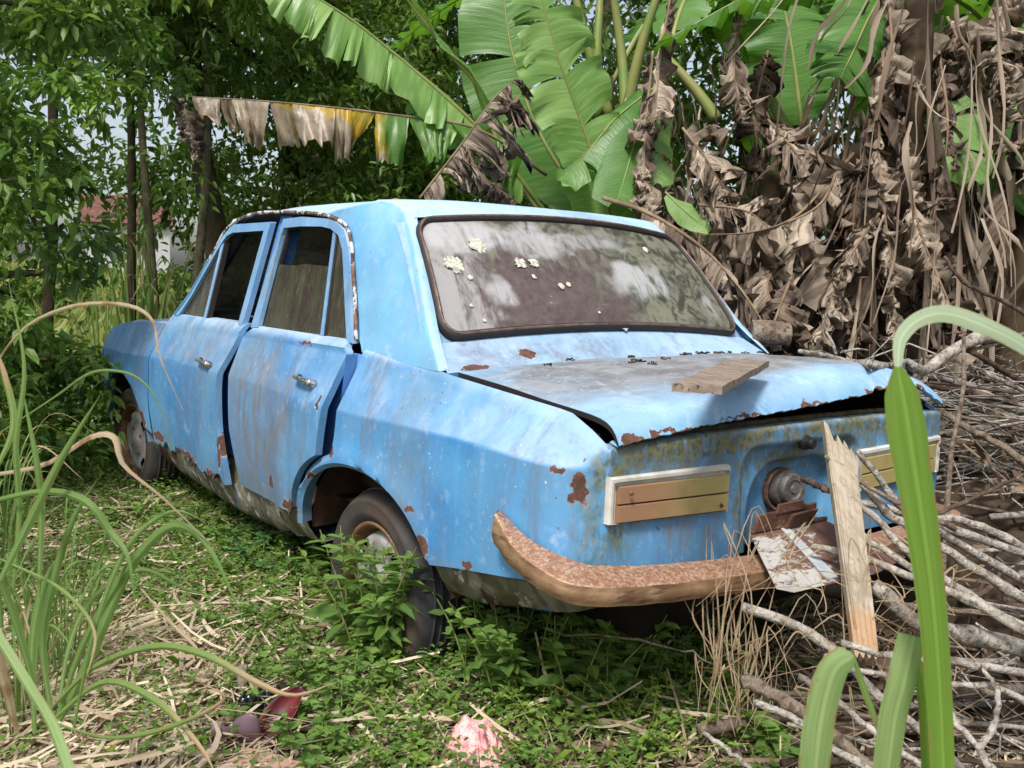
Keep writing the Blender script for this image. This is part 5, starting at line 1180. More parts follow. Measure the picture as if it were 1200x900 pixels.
# featured dead leaves (px key points), fan leaf by the roof and the drapes
DEAD = [(B1, [(492, 232, 4.35), (540, 170, 4.3), (575, 120, 4.3), (604, 92, 4.3)], .34, 'ban_dead', (1, 0), 12), (B1, [(545, 165, 4.5), (560, 200, 4.5), (600, 232, 4.5)], .13, 'ban_dead', (1, 1), 7),
        (B2, [(790, -30, 4.4), (775, 60, 4.35), (768, 130, 4.3), (765, 150, 4.3)], .12, 'ban_dead', (1, 1), 3), (B2, [(765, 60, 4.5), (755, 180, 4.4), (760, 250, 4.3)], .12, 'ban_dead', (1, 1), 5),
        (B3, [(800, 150, 4.3), (830, 190, 4.2), (850, 230, 4.2)], .20, 'ban_dead', (1, 1), 4), (B3, [(870, 10, 4.4), (860, 80, 4.3), (870, 140, 4.3)], .15, 'ban_dead', (1, 1), 5),
        (B3, [(985, 190, 4.0), (960, 240, 3.9), (900, 268, 3.8), (850, 275, 3.8)], .22, 'ban_dead', (0, 1), 7), (B3, [(900, 140, 4.2), (940, 190, 4.1), (975, 260, 4.0)], .22, 'ban_dead', (1, 1), 7),
        (B3, [(820, 240, 4.2), (880, 250, 4.1), (930, 300, 4.0)], .20, 'ban_dead', (1, 1), 6), (B3, [(900, 60, 4.6), (885, 130, 4.5), (890, 200, 4.5)], .18, 'ban_dead_dark', (1, 1), 6),
        (B4, [(1040, -20, 3.9), (1045, 60, 3.8), (1040, 120, 3.8), (1035, 170, 3.8)], .14, 'ban_dead', (1, 1), 6), (B4, [(1035, 60, 3.8), (1030, 180, 3.7), (1045, 320, 3.7), (1050, 420, 3.7)], .10, 'ban_dead', (1, 1), 10),
        (B4, [(1060, 160, 3.8), (1075, 260, 3.7), (1110, 350, 3.6), (1130, 400, 3.6)], .11, 'ban_dead', (1, 1), 9), (B4, [(1020, 140, 3.9), (1000, 260, 3.9), (1010, 400, 3.8)], .16, 'ban_dead_dark', (1, 1), 9),
        (B4, [(1030, 250, 3.7), (985, 320, 3.7), (960, 400, 3.7)], .15, 'ban_dead', (1, 1), 6), (B4, [(1100, 60, 3.9), (1110, 160, 3.8), (1085, 300, 3.8)], .12, 'ban_dead_dark', (1, 1), 8),
        (B6, [(1180, -20, 4.), (1170, 60, 3.9), (1180, 110, 3.9)], .16, 'ban_dead', (1, 1), 6), (B6, [(1110, 20, 4.1), (1150, 100, 4.0), (1190, 130, 4.0)], .14, 'ban_dead', (1, 1), 8), (B6, [(1100, 150, 4.1), (1150, 165, 4.0), (1230, 170, 4.0)], .05, 'ban_dead', (1, 1), 4),
        (B3, [(925, 330, 3.7), (910, 370, 3.6), (900, 400, 3.6)], .18, 'ban_dead_dark', (1, 1), 5), (B3, [(960, 270, 3.9), (900, 330, 3.8), (930, 390, 3.7)], .20, 'ban_dead', (1, 1), 7), (B5, [(740, 250, 4.9), (760, 330, 4.8), (800, 380, 4.8)], .2, 'ban_dead_dark', (1, 1), 6),
        (B4, [(1070, -60, 4.1), (1078, 40, 4.0), (1085, 150, 3.95), (1080, 240, 3.95)], .16, 'ban_dead', (1, 1), 6), (B4, [(1090, 120, 4.05), (1080, 240, 4.0), (1070, 360, 3.95)], .18, 'ban_dead_dark', (1, 1), 6), (B4, [(1050, -40, 4.0), (1062, 60, 3.95), (1060, 130, 3.9)], .15, 'ban_dead', (1, 1), 5)]
for k, (par, pts, W, mt, sd, tr) in enumerate(DEAD):
    ban_leaf(px(pts), W, mt, par, 'dead_leaf', sides=sd, dead=.75, curl=.5, phi=(.6, .7), tear=int(tr*1.7), seed=700+k, hint=face+np.array([0, 0, .3]), rib=.008, start=.03, gap=.25, sweep=.5, wave=.012)
# dry stalk arching over the boot and the one lying across the car's right side, hung with torn leaf
t_ = ban_leaf(px([(1000, 180, 4.1), (970, 215, 4.0), (930, 255, 3.85), (880, 272, 3.75), (820, 275, 3.7)]), .17, 'ban_dead', B3, 'dead_leaf', sides=(1, 0), dead=.5, curl=.3, phi=(1.0, .4), tear=9, seed=801, rib=.010, start=.05, miss=.3)
fl_ = empty('fallen_banana_leaf', at(880, 372, 3.6), 'dry fallen banana leaf lying over the right rear roof pillar of the car', 'dead leaf')
ban_leaf(px([(708, 232, 4.0), (760, 250, 3.85), (820, 288, 3.72), (865, 335, 3.6), (905, 395, 3.5)]), .24, 'ban_dead', fl_, 'blade', sides=(1, 1), dead=.6, curl=.6, phi=(1.1, .4), tear=12, seed=803, rib=.014, start=.22, miss=.05, gap=.3)
#REST
# ------------------------------------------------------------------ ground cover (stuff)
def in_car(x, y, m=0.): return (np.abs(x) < .66+m) & (y > -.70-m) & (y < 3.0+m)
def view_pts(n, umin, umax, dmin, dmax):
    """random ground points inside a wedge seen by the camera, a little wider than the picture"""
    u = RNG.uniform(umin, umax, n); dist = np.sqrt(RNG.uniform(dmin**2, dmax**2, n)); th = np.arctan2((u-600)/FPX, 1)
    a = YAW+th; return CAM_POS[0]+np.sin(a)*dist, CAM_POS[1]+np.cos(a)*dist
def straw_zone(x, y):
    """1 where dry straw lies (left foreground), 0 where weeds take over"""
    u = np.array([0.]) ; q = np.stack([x, y, 0*x], -1)-CAM_POS; d = q@CF; uu = 600+FPX*(q@CR)/d; vv = 450-FPX*(q@CU)/d
    s_ = sstep(360, 150, uu)*sstep(620, 800, vv)+.18*sstep(.15, .55, vnoise(x*2.2, y*2.2, 31))+.05
    return np.clip(s_, 0, 1)
def ribbons(name, mat, pos, dirs, length, width, lift, n_seg=3, kind_label='', cat='', droop=.3):
    n = len(pos); d = dirs/np.linalg.norm(dirs, axis=1)[:, None]; side = np.cross(d, np.tile([0, 0, 1.], (n, 1))+RNG.normal(0, .5, (n, 3))); side /= np.linalg.norm(side, axis=1)[:, None]+1e-9
    bend = RNG.normal(0, .25, (n, 3)); V = np.zeros((n, n_seg+1, 2, 3)); t = np.linspace(0, 1, n_seg+1)
    for k, tt in enumerate(t):
        c = pos+d*(length*(tt-.5))[:, None]+bend*(length*(tt-.5)**2*1.5)[:, None]; c[:, 2] += lift*(1-4*(tt-.5)**2*droop)
        w_ = width*(1-.6*abs(tt-.4)); V[:, k, 0] = c+side*w_[:, None]/2; V[:, k, 1] = c-side*w_[:, None]/2
    k = np.arange(n)[:, None]*(n_seg+1)*2; F = np.concatenate([k+np.array([[2*j, 2*j+1, 2*j+3, 2*j+2]]) for j in range(n_seg)], 1).reshape(-1, 4)
    o = fast_mesh(name, V.reshape(-1, 3), F, M[mat], None, attr=np.repeat(RNG.uniform(0, 1, n), (n_seg+1)*2))
    return tag(o, kind_label, cat, kind='stuff')
def straw():
    x, y = view_pts(115000, -400, 1260, 1.25, 5.5); z_ = straw_zone(x, y); k = (RNG.uniform(0, 1, len(x)) < z_*.9+.10) & ~in_car(x, y, -.1); x, y = x[k], y[k]; n = len(x)
    L = RNG.uniform(.04, .22, n)*(1+.5*(RNG.uniform(0, 1, n) > .9)); a = RNG.normal(.5, .9, n)
    ribbons('dry_straw', 'straw', np.stack([x, y, ground_z(x, y)], 1), np.stack([np.cos(a), np.sin(a), RNG.normal(0, .10, n)], 1), L, RNG.uniform(.0025, .008, n), RNG.uniform(.004, .035, n), 3, 'pale dry straw strewn over the ground', 'straw')
    x, y = view_pts(5200, -60, 1000, 1.25, 5.5); z_ = straw_zone(x, y); k = (RNG.uniform(0, 1, len(x)) < z_*.9+.12) & ~in_car(x, y, -.1); x, y = x[k], y[k]; n = len(x); a = RNG.normal(.4, .8, n)
    ribbons('dry_stalks', 'straw', np.stack([x, y, ground_z(x, y)+.01], 1), np.stack([np.cos(a), np.sin(a), RNG.normal(0, .10, n)], 1), RNG.uniform(.15, .42, n), RNG.uniform(.006, .014, n), RNG.uniform(.01, .05, n), 5, 'long pale dry cane leaves lying over the straw', 'straw')
    x, y = view_pts(16000, -60, 1260, 1.25, 7); k = ~in_car(x, y, -.1); x, y = x[k], y[k]; n = len(x); a = RNG.uniform(0, 6.28, n)
    ribbons('leaf_litter', 'litter', np.stack([x, y, ground_z(x, y)], 1), np.stack([np.cos(a), np.sin(a), RNG.normal(0, .15, n)], 1), RNG.uniform(.03, .14, n), RNG.uniform(.008, .035, n), RNG.uniform(.003, .015, n), 3, 'brown leaf litter on the soil', 'leaf litter')
straw()
def clear(x, y):
    k = np.ones(len(x), bool)
    for u, v, r in ((303, 862, .13), (556, 888, .11), (378, 785, .05), (345, 895, .12), (560, 825, .08)):
        p = atZ(u, v, 0); k &= np.hypot(x-p[0], y-p[1]) > r
    return k
def weeds():
    Ls, Lb = Leaves(), Leaves()
    x, y = view_pts(28000, -420, 1000, 1.25, 7.5)
    q = np.stack([x, y, 0*x], -1)-CAM_POS; d = q@CF; uu = 600+FPX*(q@CR)/d; vv = 450-FPX*(q@CU)/d
    dens = (1-.80*straw_zone(x, y))*(.55+.45*vnoise(x*3, y*3, 41))+.08; dens *= np.where(uu > 880, .12, 1.)
    k = (RNG.uniform(0, 1, len(x)) < dens*1.15) & ~in_car(x, y, -.12) & clear(x, y); x, y = x[k], y[k]; n = len(x); gz_ = ground_z(x, y)
    under = in_car(x, y, .02)
    for i0 in (0, 1, 2):
        m = 5; X = np.repeat(x, m)+RNG.normal(0, .025, n*m); Y = np.repeat(y, m)+RNG.normal(0, .025, n*m); hgt = np.repeat(RNG.uniform(.01, .07, n), m)*RNG.uniform(.4, 1.2, n*m)*(1+i0*.35)
        a = RNG.uniform(0, 6.28, n*m); pos = np.stack([X, Y, np.repeat(gz_, m)+hgt], 1); d_ = np.stack([np.cos(a), np.sin(a), RNG.uniform(-.1, .6, n*m)], 1); r_ = np.repeat(RNG.uniform(0, 1, n), m)*.6+RNG.uniform(0, .4, n*m)
        Ls.add(pos, d_, RNG.uniform(.010, .027, n*m), width=RNG.uniform(.35, .75, n*m), rnd=r_)
    tag(Ls.build('ground_weeds', M['weed']), 'low green weeds covering the ground round the car', 'weeds', kind='stuff')
    # taller thin green blades among the weeds
    x, y = view_pts(13000, -420, 900, 1.3, 7.0); dd = np.clip(vnoise(x*1.5, y*1.5, 51)+.4, 0, 1); k = (RNG.uniform(0, 1, len(x)) < dd*.8) & ~in_car(x, y, -.1); x, y = x[k], y[k]; n = len(x)
    Lb.add(np.stack([x, y, ground_z(x, y)], 1), np.stack([RNG.normal(0, .5, n), RNG.normal(0, .5, n), np.ones(n)], 1), RNG.uniform(.05, .16, n), width=np.full(n, .06), droop=.4)
    tag(Lb.build('short_grass', M['moss_green']), 'short thin grass between the weeds', 'grass', kind='stuff')
weeds()
def weed_clump(name, label, mat, c, rad, n_st, h, lsz, width=.4, seed=1, cat='weed', group=None, pairs=6, top_bias=.35, parent=None):
    """stems with paired leaves"""
    rng = np.random.default_rng(seed); base = np.array([c[0], c[1], float(ground_z(c[0], c[1]))])
    root = empty(name, base, label, cat, group); st = MB(); L = Leaves()
    for _ in range(n_st):
        a = rng.uniform(0, 6.28); r_ = rad*math.sqrt(rng.uniform(0, 1)); b = base+np.array([r_*math.cos(a), r_*math.sin(a), -.01]); hh = h*rng.uniform(.55, 1.05)
        lean = np.array([math.cos(a), math.sin(a), 0])*r_*rng.uniform(.2, .8)+rng.normal(0, .05, 3)*np.array([1, 1, 0]); P = smooth_path([b, b+lean*.35+np.array([0, 0, hh*.5]), b+lean+np.array([0, 0, hh])], 12)
        st.tube(P, np.linspace(.0035, .0014, 12), 5, cap=False)
        for k in range(pairs):
            t = top_bias+(1-top_bias)*(k+.5)/pairs; p = P[int(t*11)]; az = k*1.9+rng.uniform(0, .5); m = 2+(k > pairs-3)*2
            an = az+np.arange(m)*2*math.pi/m+rng.normal(0, .2, m); el = .15+.7*max(0, t-.6)+rng.normal(0, .15, m)
            L.add(np.tile(p, (m, 1)), np.stack([np.cos(an), np.sin(an), el], 1), lsz*(1.15-.55*max(0, t-.55)/.45)*rng.uniform(.7, 1.15, m), width=width, droop=.22, fold=.18, rnd=np.full(m, rng.uniform(.1, .8)+.15*(t > .8)))
    st.build('stem', M['petiole'], root); L.build('leaves', M[mat], root); return root
g = lambda u, v: atZ(u, v, 0.)
wt = [('tall_weed', 'tall leafy weed growing in front of the rear wheel', 'weed', g(455, 775), .12, 24, .42, .085, .34, 'tall upright weeds'),
      ('tall_weed', 'leafy weed leaning against the rear tyre, just right of the tallest weed', 'weed', g(520, 765), .09, 14, .30, .07, .42, None),
      ('broadleaf_weed', 'dark broad leaved weed under the rear bumper, left one of the row', 'weed', g(595, 822), .16, 26, .34, .055, .42, None),
      ('broadleaf_weed', 'dark lobed weed under the middle of the rear bumper', 'weed', g(670, 828), .17, 26, .33, .075, .50, None),
      ('broadleaf_weed', 'fresh green weed in front of the dark ones, towards the stick pile', 'weed', g(745, 805), .17, 26, .24, .05, .45, None),
      ('fine_weed', 'fine feathery bright weed below the bumper, right of the pink cloth', 'moss_green', g(690, 865), .22, 40, .13, .026, .5, None),
      ('fine_weed', 'fine bright weed at the foot of the stick pile', 'moss_green', g(790, 845), .22, 40, .15, .026, .5, None),
      ('fine_weed', 'fine bright weed left of the pink cloth', 'moss_green', g(500, 880), .16, 26, .09, .026, .5, None),
      ('broadleaf_weed', 'low leafy weed below the tall one, beside the torn brown leaves', 'weed', g(425, 810), .17, 18, .13, .050, .48, None),
      ('broadleaf_weed', 'low leafy weed right of the maroon banana flower', 'weed', g(385, 865), .16, 16, .10, .045, .5, None),
      ('broadleaf_weed', 'broad leaved weed patch beside the front wheel', 'weed', g(105, 545), .30, 30, .20, .075, .5, None),
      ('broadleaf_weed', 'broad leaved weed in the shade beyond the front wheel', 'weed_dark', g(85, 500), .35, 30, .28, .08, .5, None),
      ('broadleaf_weed', 'leafy weed under the sill of the front door', 'weed', g(255, 640), .18, 16, .13, .05, .48, None),
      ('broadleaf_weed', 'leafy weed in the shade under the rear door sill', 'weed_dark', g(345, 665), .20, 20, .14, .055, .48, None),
      ('broadleaf_weed', 'small weed standing between the front door and the straw', 'weed', g(180, 620), .2, 16, .11, .05, .48, None),
      ('broadleaf_weed', 'pale leafy weed halfway between the straw and the rear wheel', 'weed', g(300, 720), .2, 16, .10, .05, .48, None),
      ('fine_weed', 'heart leaved sprout at the bottom edge among the sticks', 'weed', g(920, 895), .04, 3, .13, .07, .8, None)]
for k, (nm, lab, mt, c, rad, ns, h, ls, wd, grp) in enumerate(wt):
    weed_clump(nm, lab, mt, c, rad, ns, h, ls, wd, seed=200+k, pairs=9 if k == 0 else 6, top_bias=.15 if k == 0 else .3)
# far cane thicket of narrow leaves
def blade_mesh(pts, width, mat, parent, name='blade', facing=None, fold=.18, n=26, taper=(.35, 1.2), prof_=None, twist=0., top=None):
    """a grass blade: midrib through pts, width w with a V fold, pointed tip"""
    P = smooth_path(pts, n); T = np.gradient(P, axis=0); T /= np.linalg.norm(T, axis=1)[:, None]; V = []; UV = []; t = np.linspace(0, 1, n)
    f0 = -CF if facing is None else np.array(facing, float)
    if parent is not None and parent.name.startswith('cane'): width = width*.60
    for i in range(n):
        s_ = np.cross(T[i], f0); s_ /= np.linalg.norm(s_)+1e-9; nn = np.cross(s_, T[i])
        if twist:
            a = twist*t[i]; s_, nn = s_*math.cos(a)+nn*math.sin(a), nn*math.cos(a)-s_*math.sin(a)
        w_ = width*(min(1, .45+t[i]/taper[0]*.55))*(1-max(0, (t[i]-.45)/.55)**1.7) if prof_ is None else width*np.interp(t[i], prof_[0], prof_[1])
        w_ = max(w_, .0006)
        for q in (-1, -.5, 0, .5, 1): V.append(P[i]+s_*w_/2*q+nn*w_*fold*(abs(q)-.5)*-1); UV.append((t[i], (q+1)/2))
    i, j = np.meshgrid(np.arange(n-1), np.arange(4), indexing='ij'); k = (i*5+j).ravel()
    return fast_mesh(name, np.array(V), np.stack([k, k+5, k+6, k+1], -1), M[mat], parent, smooth=True, uv=np.array(UV), attr=np.zeros(len(V)))
def cane_clump(label, c, n, h, width, seed, mats=('blade', 'blade_tip'), name='cane_grass', spread=.5, group=None, bend=.5):
    rng = np.random.default_rng(seed); base = np.array([c[0], c[1], float(ground_z(c[0], c[1]))]); root = empty(name, base, label, 'grass clump', group)
    for k in range(n):
        a = rng.uniform(0, 6.28); d = np.array([math.cos(a), math.sin(a), 0]); b = base+d*rng.uniform(0, .10); L = h*rng.uniform(.6, 1.1); o = spread*rng.uniform(.2, 1.)*L
        zt = L*rng.uniform(.6, .95); blade_mesh([b, b+d*o*.15+np.array([0, 0, zt*.6]), b+d*o*.5+np.array([0, 0, zt]), b+d*o*(1+bend*.4)+np.array([0, 0, zt*(1-bend*rng.uniform(.1, .7))])], width*rng.uniform(.6, 1.1), mats[0] if rng.uniform() < .7 else mats[1], root, facing=np.array([0, 0, 1.])+rng.normal(0, .4, 3))
    return root
x, y = gpt(160, 6.9); cane_clump('tall dark cane clump standing behind the front fender', (x, y), 26, 1.6, .035, 61, spread=.25, bend=.25)
x, y = gpt(185, 7.0); cane_clump('second tall cane clump before the thin saplings', (x, y), 22, 1.5, .035, 62, spread=.25, bend=.25)
x, y = gpt(120, 8.5); cane_clump('sunlit cane clump out in the field', (x, y), 22, 1.2, .03, 63, spread=.5)
# ---- foreground cane grass on the left; each blade a part
cl = empty('cane_grass', g(60, 880), 'clump of long green cane blades rooted at the lower left, arching over the straw', 'grass clump')
def bl(parent, pts, w_, mat, **kw):
    return blade_mesh([at(u, v, d) for u, v, d in pts], w_, mat, parent, **kw)
bl(cl, [(-30, 470, 1.9), (20, 392, 1.85), (80, 360, 1.8), (144, 357, 1.75), (178, 375, 1.72), (187, 418, 1.7), (214, 480, 1.7)], .013, 'blade_dry', fold=.3)
bl(cl, [(-30, 560, 1.8), (50, 545, 1.72), (105, 512, 1.65), (134, 512, 1.62), (146, 545, 1.6), (190, 582, 1.6), (250, 640, 1.6), (302, 688, 1.6)], .022, 'blade_dry', fold=.25, twist=2.2)
bl(cl, [(-20, 520, 2.0), (60, 468, 1.95), (100, 440, 1.9), (128, 434, 1.88), (160, 442, 1.86), (184, 470, 1.85), (205, 530, 1.85)], .010, 'blade', fold=.3)
bl(cl, [(-30, 592, 1.7), (50, 576, 1.65), (100, 588, 1.6), (130, 625, 1.6), (150, 655, 1.58), (160, 720, 1.58)], .024, 'blade', fold=.3)
bl(cl, [(68, 840, 1.75), (95, 760, 1.72), (140, 680, 1.68), (190, 622, 1.65), (225, 622, 1.62), (255, 660, 1.6), (288, 735, 1.6)], .028, 'blade', fold=.3)
bl(cl, [(60, 830, 1.75), (110, 782, 1.68), (180, 758, 1.6), (240, 768, 1.55), (300, 800, 1.52), (345, 815, 1.5), (398, 798, 1.5)], .022, 'blade_tip', fold=.35)
bl(cl, [(-10, 735, 1.35), (30, 800, 1.3), (60, 850, 1.25), (85, 920, 1.2)], .030, 'blade_pale', fold=.3, prof_=([0, 1], [.9, 1]))
bl(cl, [(62, 850, 1.8), (50, 760, 1.8), (60, 690, 1.78), (85, 610, 1.75), (115, 560, 1.72)], .028, 'blade', fold=.3)
bl(cl, [(70, 845, 1.78), (105, 770, 1.76), (140, 690, 1.75), (165, 655, 1.72)], .034, 'blade', fold=.3)
bl(cl, [(40, 860, 1.8), (38, 760, 1.8), (50, 690, 1.8), (75, 640, 1.78)], .032, 'blade', fold=.3)
bl(cl, [(-10, 700, 1.6), (30, 620, 1.6), (70, 540, 1.58), (118, 462, 1.55)], .026, 'blade', fold=.3)
bl(cl, [(15, 690, 1.7), (22, 600, 1.7), (18, 520, 1.68), (28, 430, 1.68), (10, 330, 1.7)], .020, 'blade', fold=.3)
bl(cl, [(45, 700, 1.7), (48, 600, 1.7), (42, 540, 1.68), (25, 450, 1.68)], .024, 'blade', fold=.3)
bl(cl, [(-10, 560, 1.8), (15, 500, 1.8), (5, 440, 1.8), (-10, 400, 1.8)], .024, 'blade_tip', fold=.3)
bl(cl, [(70, 850, 1.7), (130, 865, 1.62), (200, 852, 1.56), (262, 820, 1.5), (235, 800, 1.5)], .014, 'blade_tip', fold=.3)
bl(cl, [(60, 845, 1.72), (120, 800, 1.66), (180, 820, 1.6), (230, 870, 1.55), (255, 910, 1.5)], .022, 'blade_tip', fold=.3)
bl(cl, [(50, 840, 1.75), (15, 720, 1.7), (-20, 640, 1.65)], .026, 'blade', fold=.3)
bl(cl, [(165, 690, 1.7), (200, 730, 1.68), (230, 760, 1.66), (252, 795, 1.65)], .012, 'blade_dry', fold=.3)
bl(cl, [(85, 860, 1.7), (110, 740, 1.66), (150, 640, 1.66), (200, 600, 1.66), (240, 610, 1.66)], .016, 'blade', fold=.3)
bl(cl, [(20, 860, 1.5), (0, 780, 1.45), (-15, 700, 1.4)], .03, 'blade_dry', fold=.3)
bl(cl, [(66, 850, 1.74), (80, 760, 1.8), (110, 700, 1.86), (165, 668, 1.9), (215, 690, 1.92), (255, 700, 1.94)], .018, 'blade', fold=.3)
bl(cl, [(0, 655, 1.7), (70, 690, 1.66), (110, 740, 1.63), (100, 800, 1.6)], .012, 'blade_tip', fold=.3)
cane_clump('low cane clump at the left edge halfway up the picture', g(-10, 690), 60, .66, .018, 71, spread=.55, bend=.35)
cane_clump('cane clump with dry sheaths in the lower left corner', g(20, 860), 46, .44, .016, 72, spread=.7, mats=('blade', 'blade_dry'))
cane_clump('small cane clump by the left edge beyond the arching blades', g(20, 560), 50, .62, .017, 73, spread=.45, bend=.3)
cane_clump('thin cane clump between the arching blades and the straw', g(75, 800), 44, .50, .015, 74, spread=.55, bend=.35)
# ---- big blades close to the camera on the right
nb = empty('broad_grass', (at(1105, 1500, 1.05)[0], at(1105, 1500, 1.05)[1], 0), 'broad bright green blades close to the camera at lower right', 'grass clump')
bl(nb, [(1108, 1500, 1.05), (1107, 1150, 1.05), (1105, 900, 1.03), (1092, 700, 1.0), (1066, 520, .98), (1052, 430, .97)], .039, 'blade_big', fold=.10, n=60, prof_=([0, .56, .66, .82, .925, .975, 1], [.5, .78, .88, 1.08, .90, .50, .22]))
bl(nb, [(1052, 430, .972), (1056, 396, .975), (1078, 374, .98), (1112, 368, .985), (1160, 385, .99), (1210, 412, 1.0), (1290, 470, 1.02)], .0165, 'blade_silver', fold=.05, n=50, prof_=([0, .05, .2, .6, 1], [.45, .65, .95, 1.15, .9]))
bl(nb, [(950, 1400, 1.15), (952, 1000, 1.12), (958, 870, 1.1), (975, 790, 1.09), (1000, 768, 1.09)], .034, 'blade_pale', fold=.16, n=50, prof_=([0, .4, .7, .93, 1], [.8, 1.1, 1.1, .9, .35]))
bl(nb, [(1040, 1400, 1.12), (1035, 1000, 1.1), (1045, 860, 1.08), (1058, 800, 1.07), (1070, 745, 1.07)],   .034, 'blade_pale', fold=.2, n=50, prof_=([0, .5, .85, 1], [.8, .95, 1.0, .95]))
bl(nb, [(1000, 768, 1.09), (1010, 800, 1.1), (1028, 850, 1.11), (1035, 880, 1.12)], .008, 'blade_tip', fold=.2)
bl(nb, [(1095, 1300, 1.12), (1090, 900, 1.11), (1082, 800, 1.1), (1070, 760, 1.1)], .020, 'blade_big', fold=.2)

# ------------------------------------------------------------------ stick pile
def lid_point(u, v):
    best = None
    for t in np.linspace(-1, 1, 81):
        for s_ in np.linspace(0, .95, 50):
            p = lidp(t, s_); a, b, _ = project(p); e = (a-u)**2+(b-v)**2
            if best is None or e < best[0]: best = (e, p)
    return best[1]
GS = 'sticks of the brush pile'
def stick(pts, r0, r1, label, mat='stick', name='stick', group=GS, n=16, jit=.003, seed=0, forks=()):
    rng = np.random.default_rng(seed); P = smooth_path(pts, n)+rng.normal(0, jit, (n, 3))*np.linspace(.3, 1, n)[:, None]
    mb = MB(); rr_ = np.linspace(r0, r1, n)*(1+.08*rng.uniform(-1, 1, n))
    for q in rng.choice(n-2, 2, replace=False): rr_[q+1] *= 1.22
    mb.tube(P, rr_, 8, rough=.05)
    for t, d, L in forks:
        i = int(t*(n-1)); b = P[i]; d = np.array(d, float); mb.tube([b, b+d*L*.5+rng.normal(0, .004, 3), b+d*L], np.array([rr_[i]*.65, rr_[i]*.5, rr_[i]*.35]), 6)
    o = mb.build(name, M[mat], None)
    return tag(o, label, 'stick', group)
def S(pts, w0, w1, label, mat='stick', **kw):
    """w: thickness in survey pixels"""
    Q = [at(u, v, d) for u, v, d in pts]; return stick(Q, w0*.38*pts[0][2]/FPX, w1*.38*pts[-1][2]/FPX, label, mat, **kw)
S([(1215, 748, 2.0), (1140, 705, 2.08), (1072, 677, 2.15), (1000, 650, 2.2), (951, 639, 2.22)], 17, 9, 'long pale stick whose broken end points at the number plate', seed=1)
S([(1230, 760, 2.05), (1140, 700, 2.15), (1072, 655, 2.2), (1018, 600, 2.25), (977, 574, 2.28)], 15, 10, 'pale stick passing in front of the splintered plank just above the longest one', seed=2)
S([(1225, 745, 2.2), (1130, 700, 2.2), (1072, 670, 2.2), (1030, 640, 2.22), (1002, 621, 2.24)], 13, 9, 'pale stick ending right of the splintered plank, below the rear lamp', seed=3)
S([(1230, 720, 2.3), (1140, 665, 2.3), (1064, 617, 2.3), (1030, 590, 2.3), (1011, 566, 2.3)], 15, 12, 'smooth grey stick with a blunt end under the right rear lamp', seed=4)
S([(1215, 690, 2.45), (1130, 640, 2.4), (1059, 595, 2.35), (1030, 560, 2.33), (1005, 525, 2.32)], 13, 9, 'knotty stick crossing the right rear lamp', 'stick', seed=5)
S([(1120, 620, 2.3), (1058, 592, 2.28), (1010, 566, 2.27), (965, 535, 2.26)], 8, 6, 'thin brown stick lying across the splintered plank', 'stick_brown', seed=6)
S([(1205, 650, 2.5), (1120, 622, 2.45), (1060, 600, 2.4), (1010, 590, 2.4)], 13, 12, 'thick grey stick under the right rear lamp', 'stick', seed=7)
S([(1190, 560, 2.3), (1150, 580, 2.3), (1102, 600, 2.3), (1060, 618, 2.3)], 6, 9, 'thin dark stick rising to the right edge', 'stick_dark', seed=8)
S([(1225, 655, 2.55), (1150, 618, 2.5), (1095, 605, 2.5), (1050, 598, 2.5)], 14, 10, 'grey stick at the level of the bumper, running to the right edge', seed=9)
S([(1215, 765, 2.3), (1140, 745, 2.25), (1072, 728, 2.2), (1040, 700, 2.2), (1024, 684, 2.2)], 28, 22, 'thick stub of branch with a round sawn end right of the splintered plank', 'stick', seed=10)
S([(1140, 915, 1.9), (1087, 862, 1.95), (1030, 815, 2.0), (988, 771, 2.05), (935, 734, 2.1), (868, 710, 2.15)], 13, 17, 'long pale branch running down from the bumper to the bottom edge', seed=11, forks=[(.7, (-.3, .4, .3), .07)])
S([(1060, 925, 1.85), (1010, 890, 1.88), (943, 835, 1.95), (900, 810, 2.0), (868, 796, 2.0)], 17, 22, 'thick reddish branch with torn bark at the left end of the pile', 'stick_brown', seed=12)
S([(1215, 792, 1.98), (1160, 782, 1.95), (1100, 775, 1.93), (1040, 768, 1.92), (985, 752, 1.92)], 14, 10, 'nearly level pale stick right of the near green blade', seed=13)
S([(1180, 925, 1.8), (1147, 878, 1.82), (1117, 842, 1.85), (1095, 800, 1.88)], 12, 9, 'forked pale stick at the bottom right', seed=14)
S([(1147, 878, 1.82), (1165, 850, 1.85), (1168, 810, 1.88), (1150, 780, 1.92)], 11, 7, 'curved fork of pale branch at the bottom right', seed=15)
S([(895, 915, 1.75), (865, 888, 1.8), (826, 862, 1.85)], 8, 7, 'short pale stick end poking out at the bottom edge', seed=16)
S([(1120, 925, 1.8), (1040, 870, 1.85), (985, 825, 1.9), (934, 790, 1.95)], 10, 11, 'pale stick below the bent green blade', seed=17)
S([(1040, 915, 1.75), (980, 880, 1.8), (935, 845, 1.85), (880, 820, 1.9)], 12, 12, 'grey stick along the lower side of the reddish branch', seed=18)
S([(1220, 830, 1.95), (1160, 805, 1.92), (1090, 800, 1.90), (1010, 785, 1.90), (965, 770, 1.90)], 11, 9, 'thin grey stick behind the near green blade', seed=19)
BRP = [at(1215, 410, 3.2), at(1160, 392, 3.12), at(1110, 415, 3.02), at(1085, 434, 2.95)]+[np.array(lid_point(u, v))+np.array([0, 0, h]) for u, v, h in ((1062, 446, .050), (1040, 444, .040), (1018, 440, .034), (998, 436, .030), (980, 431, .028), (960, 424, .024), (938, 416, .018))]
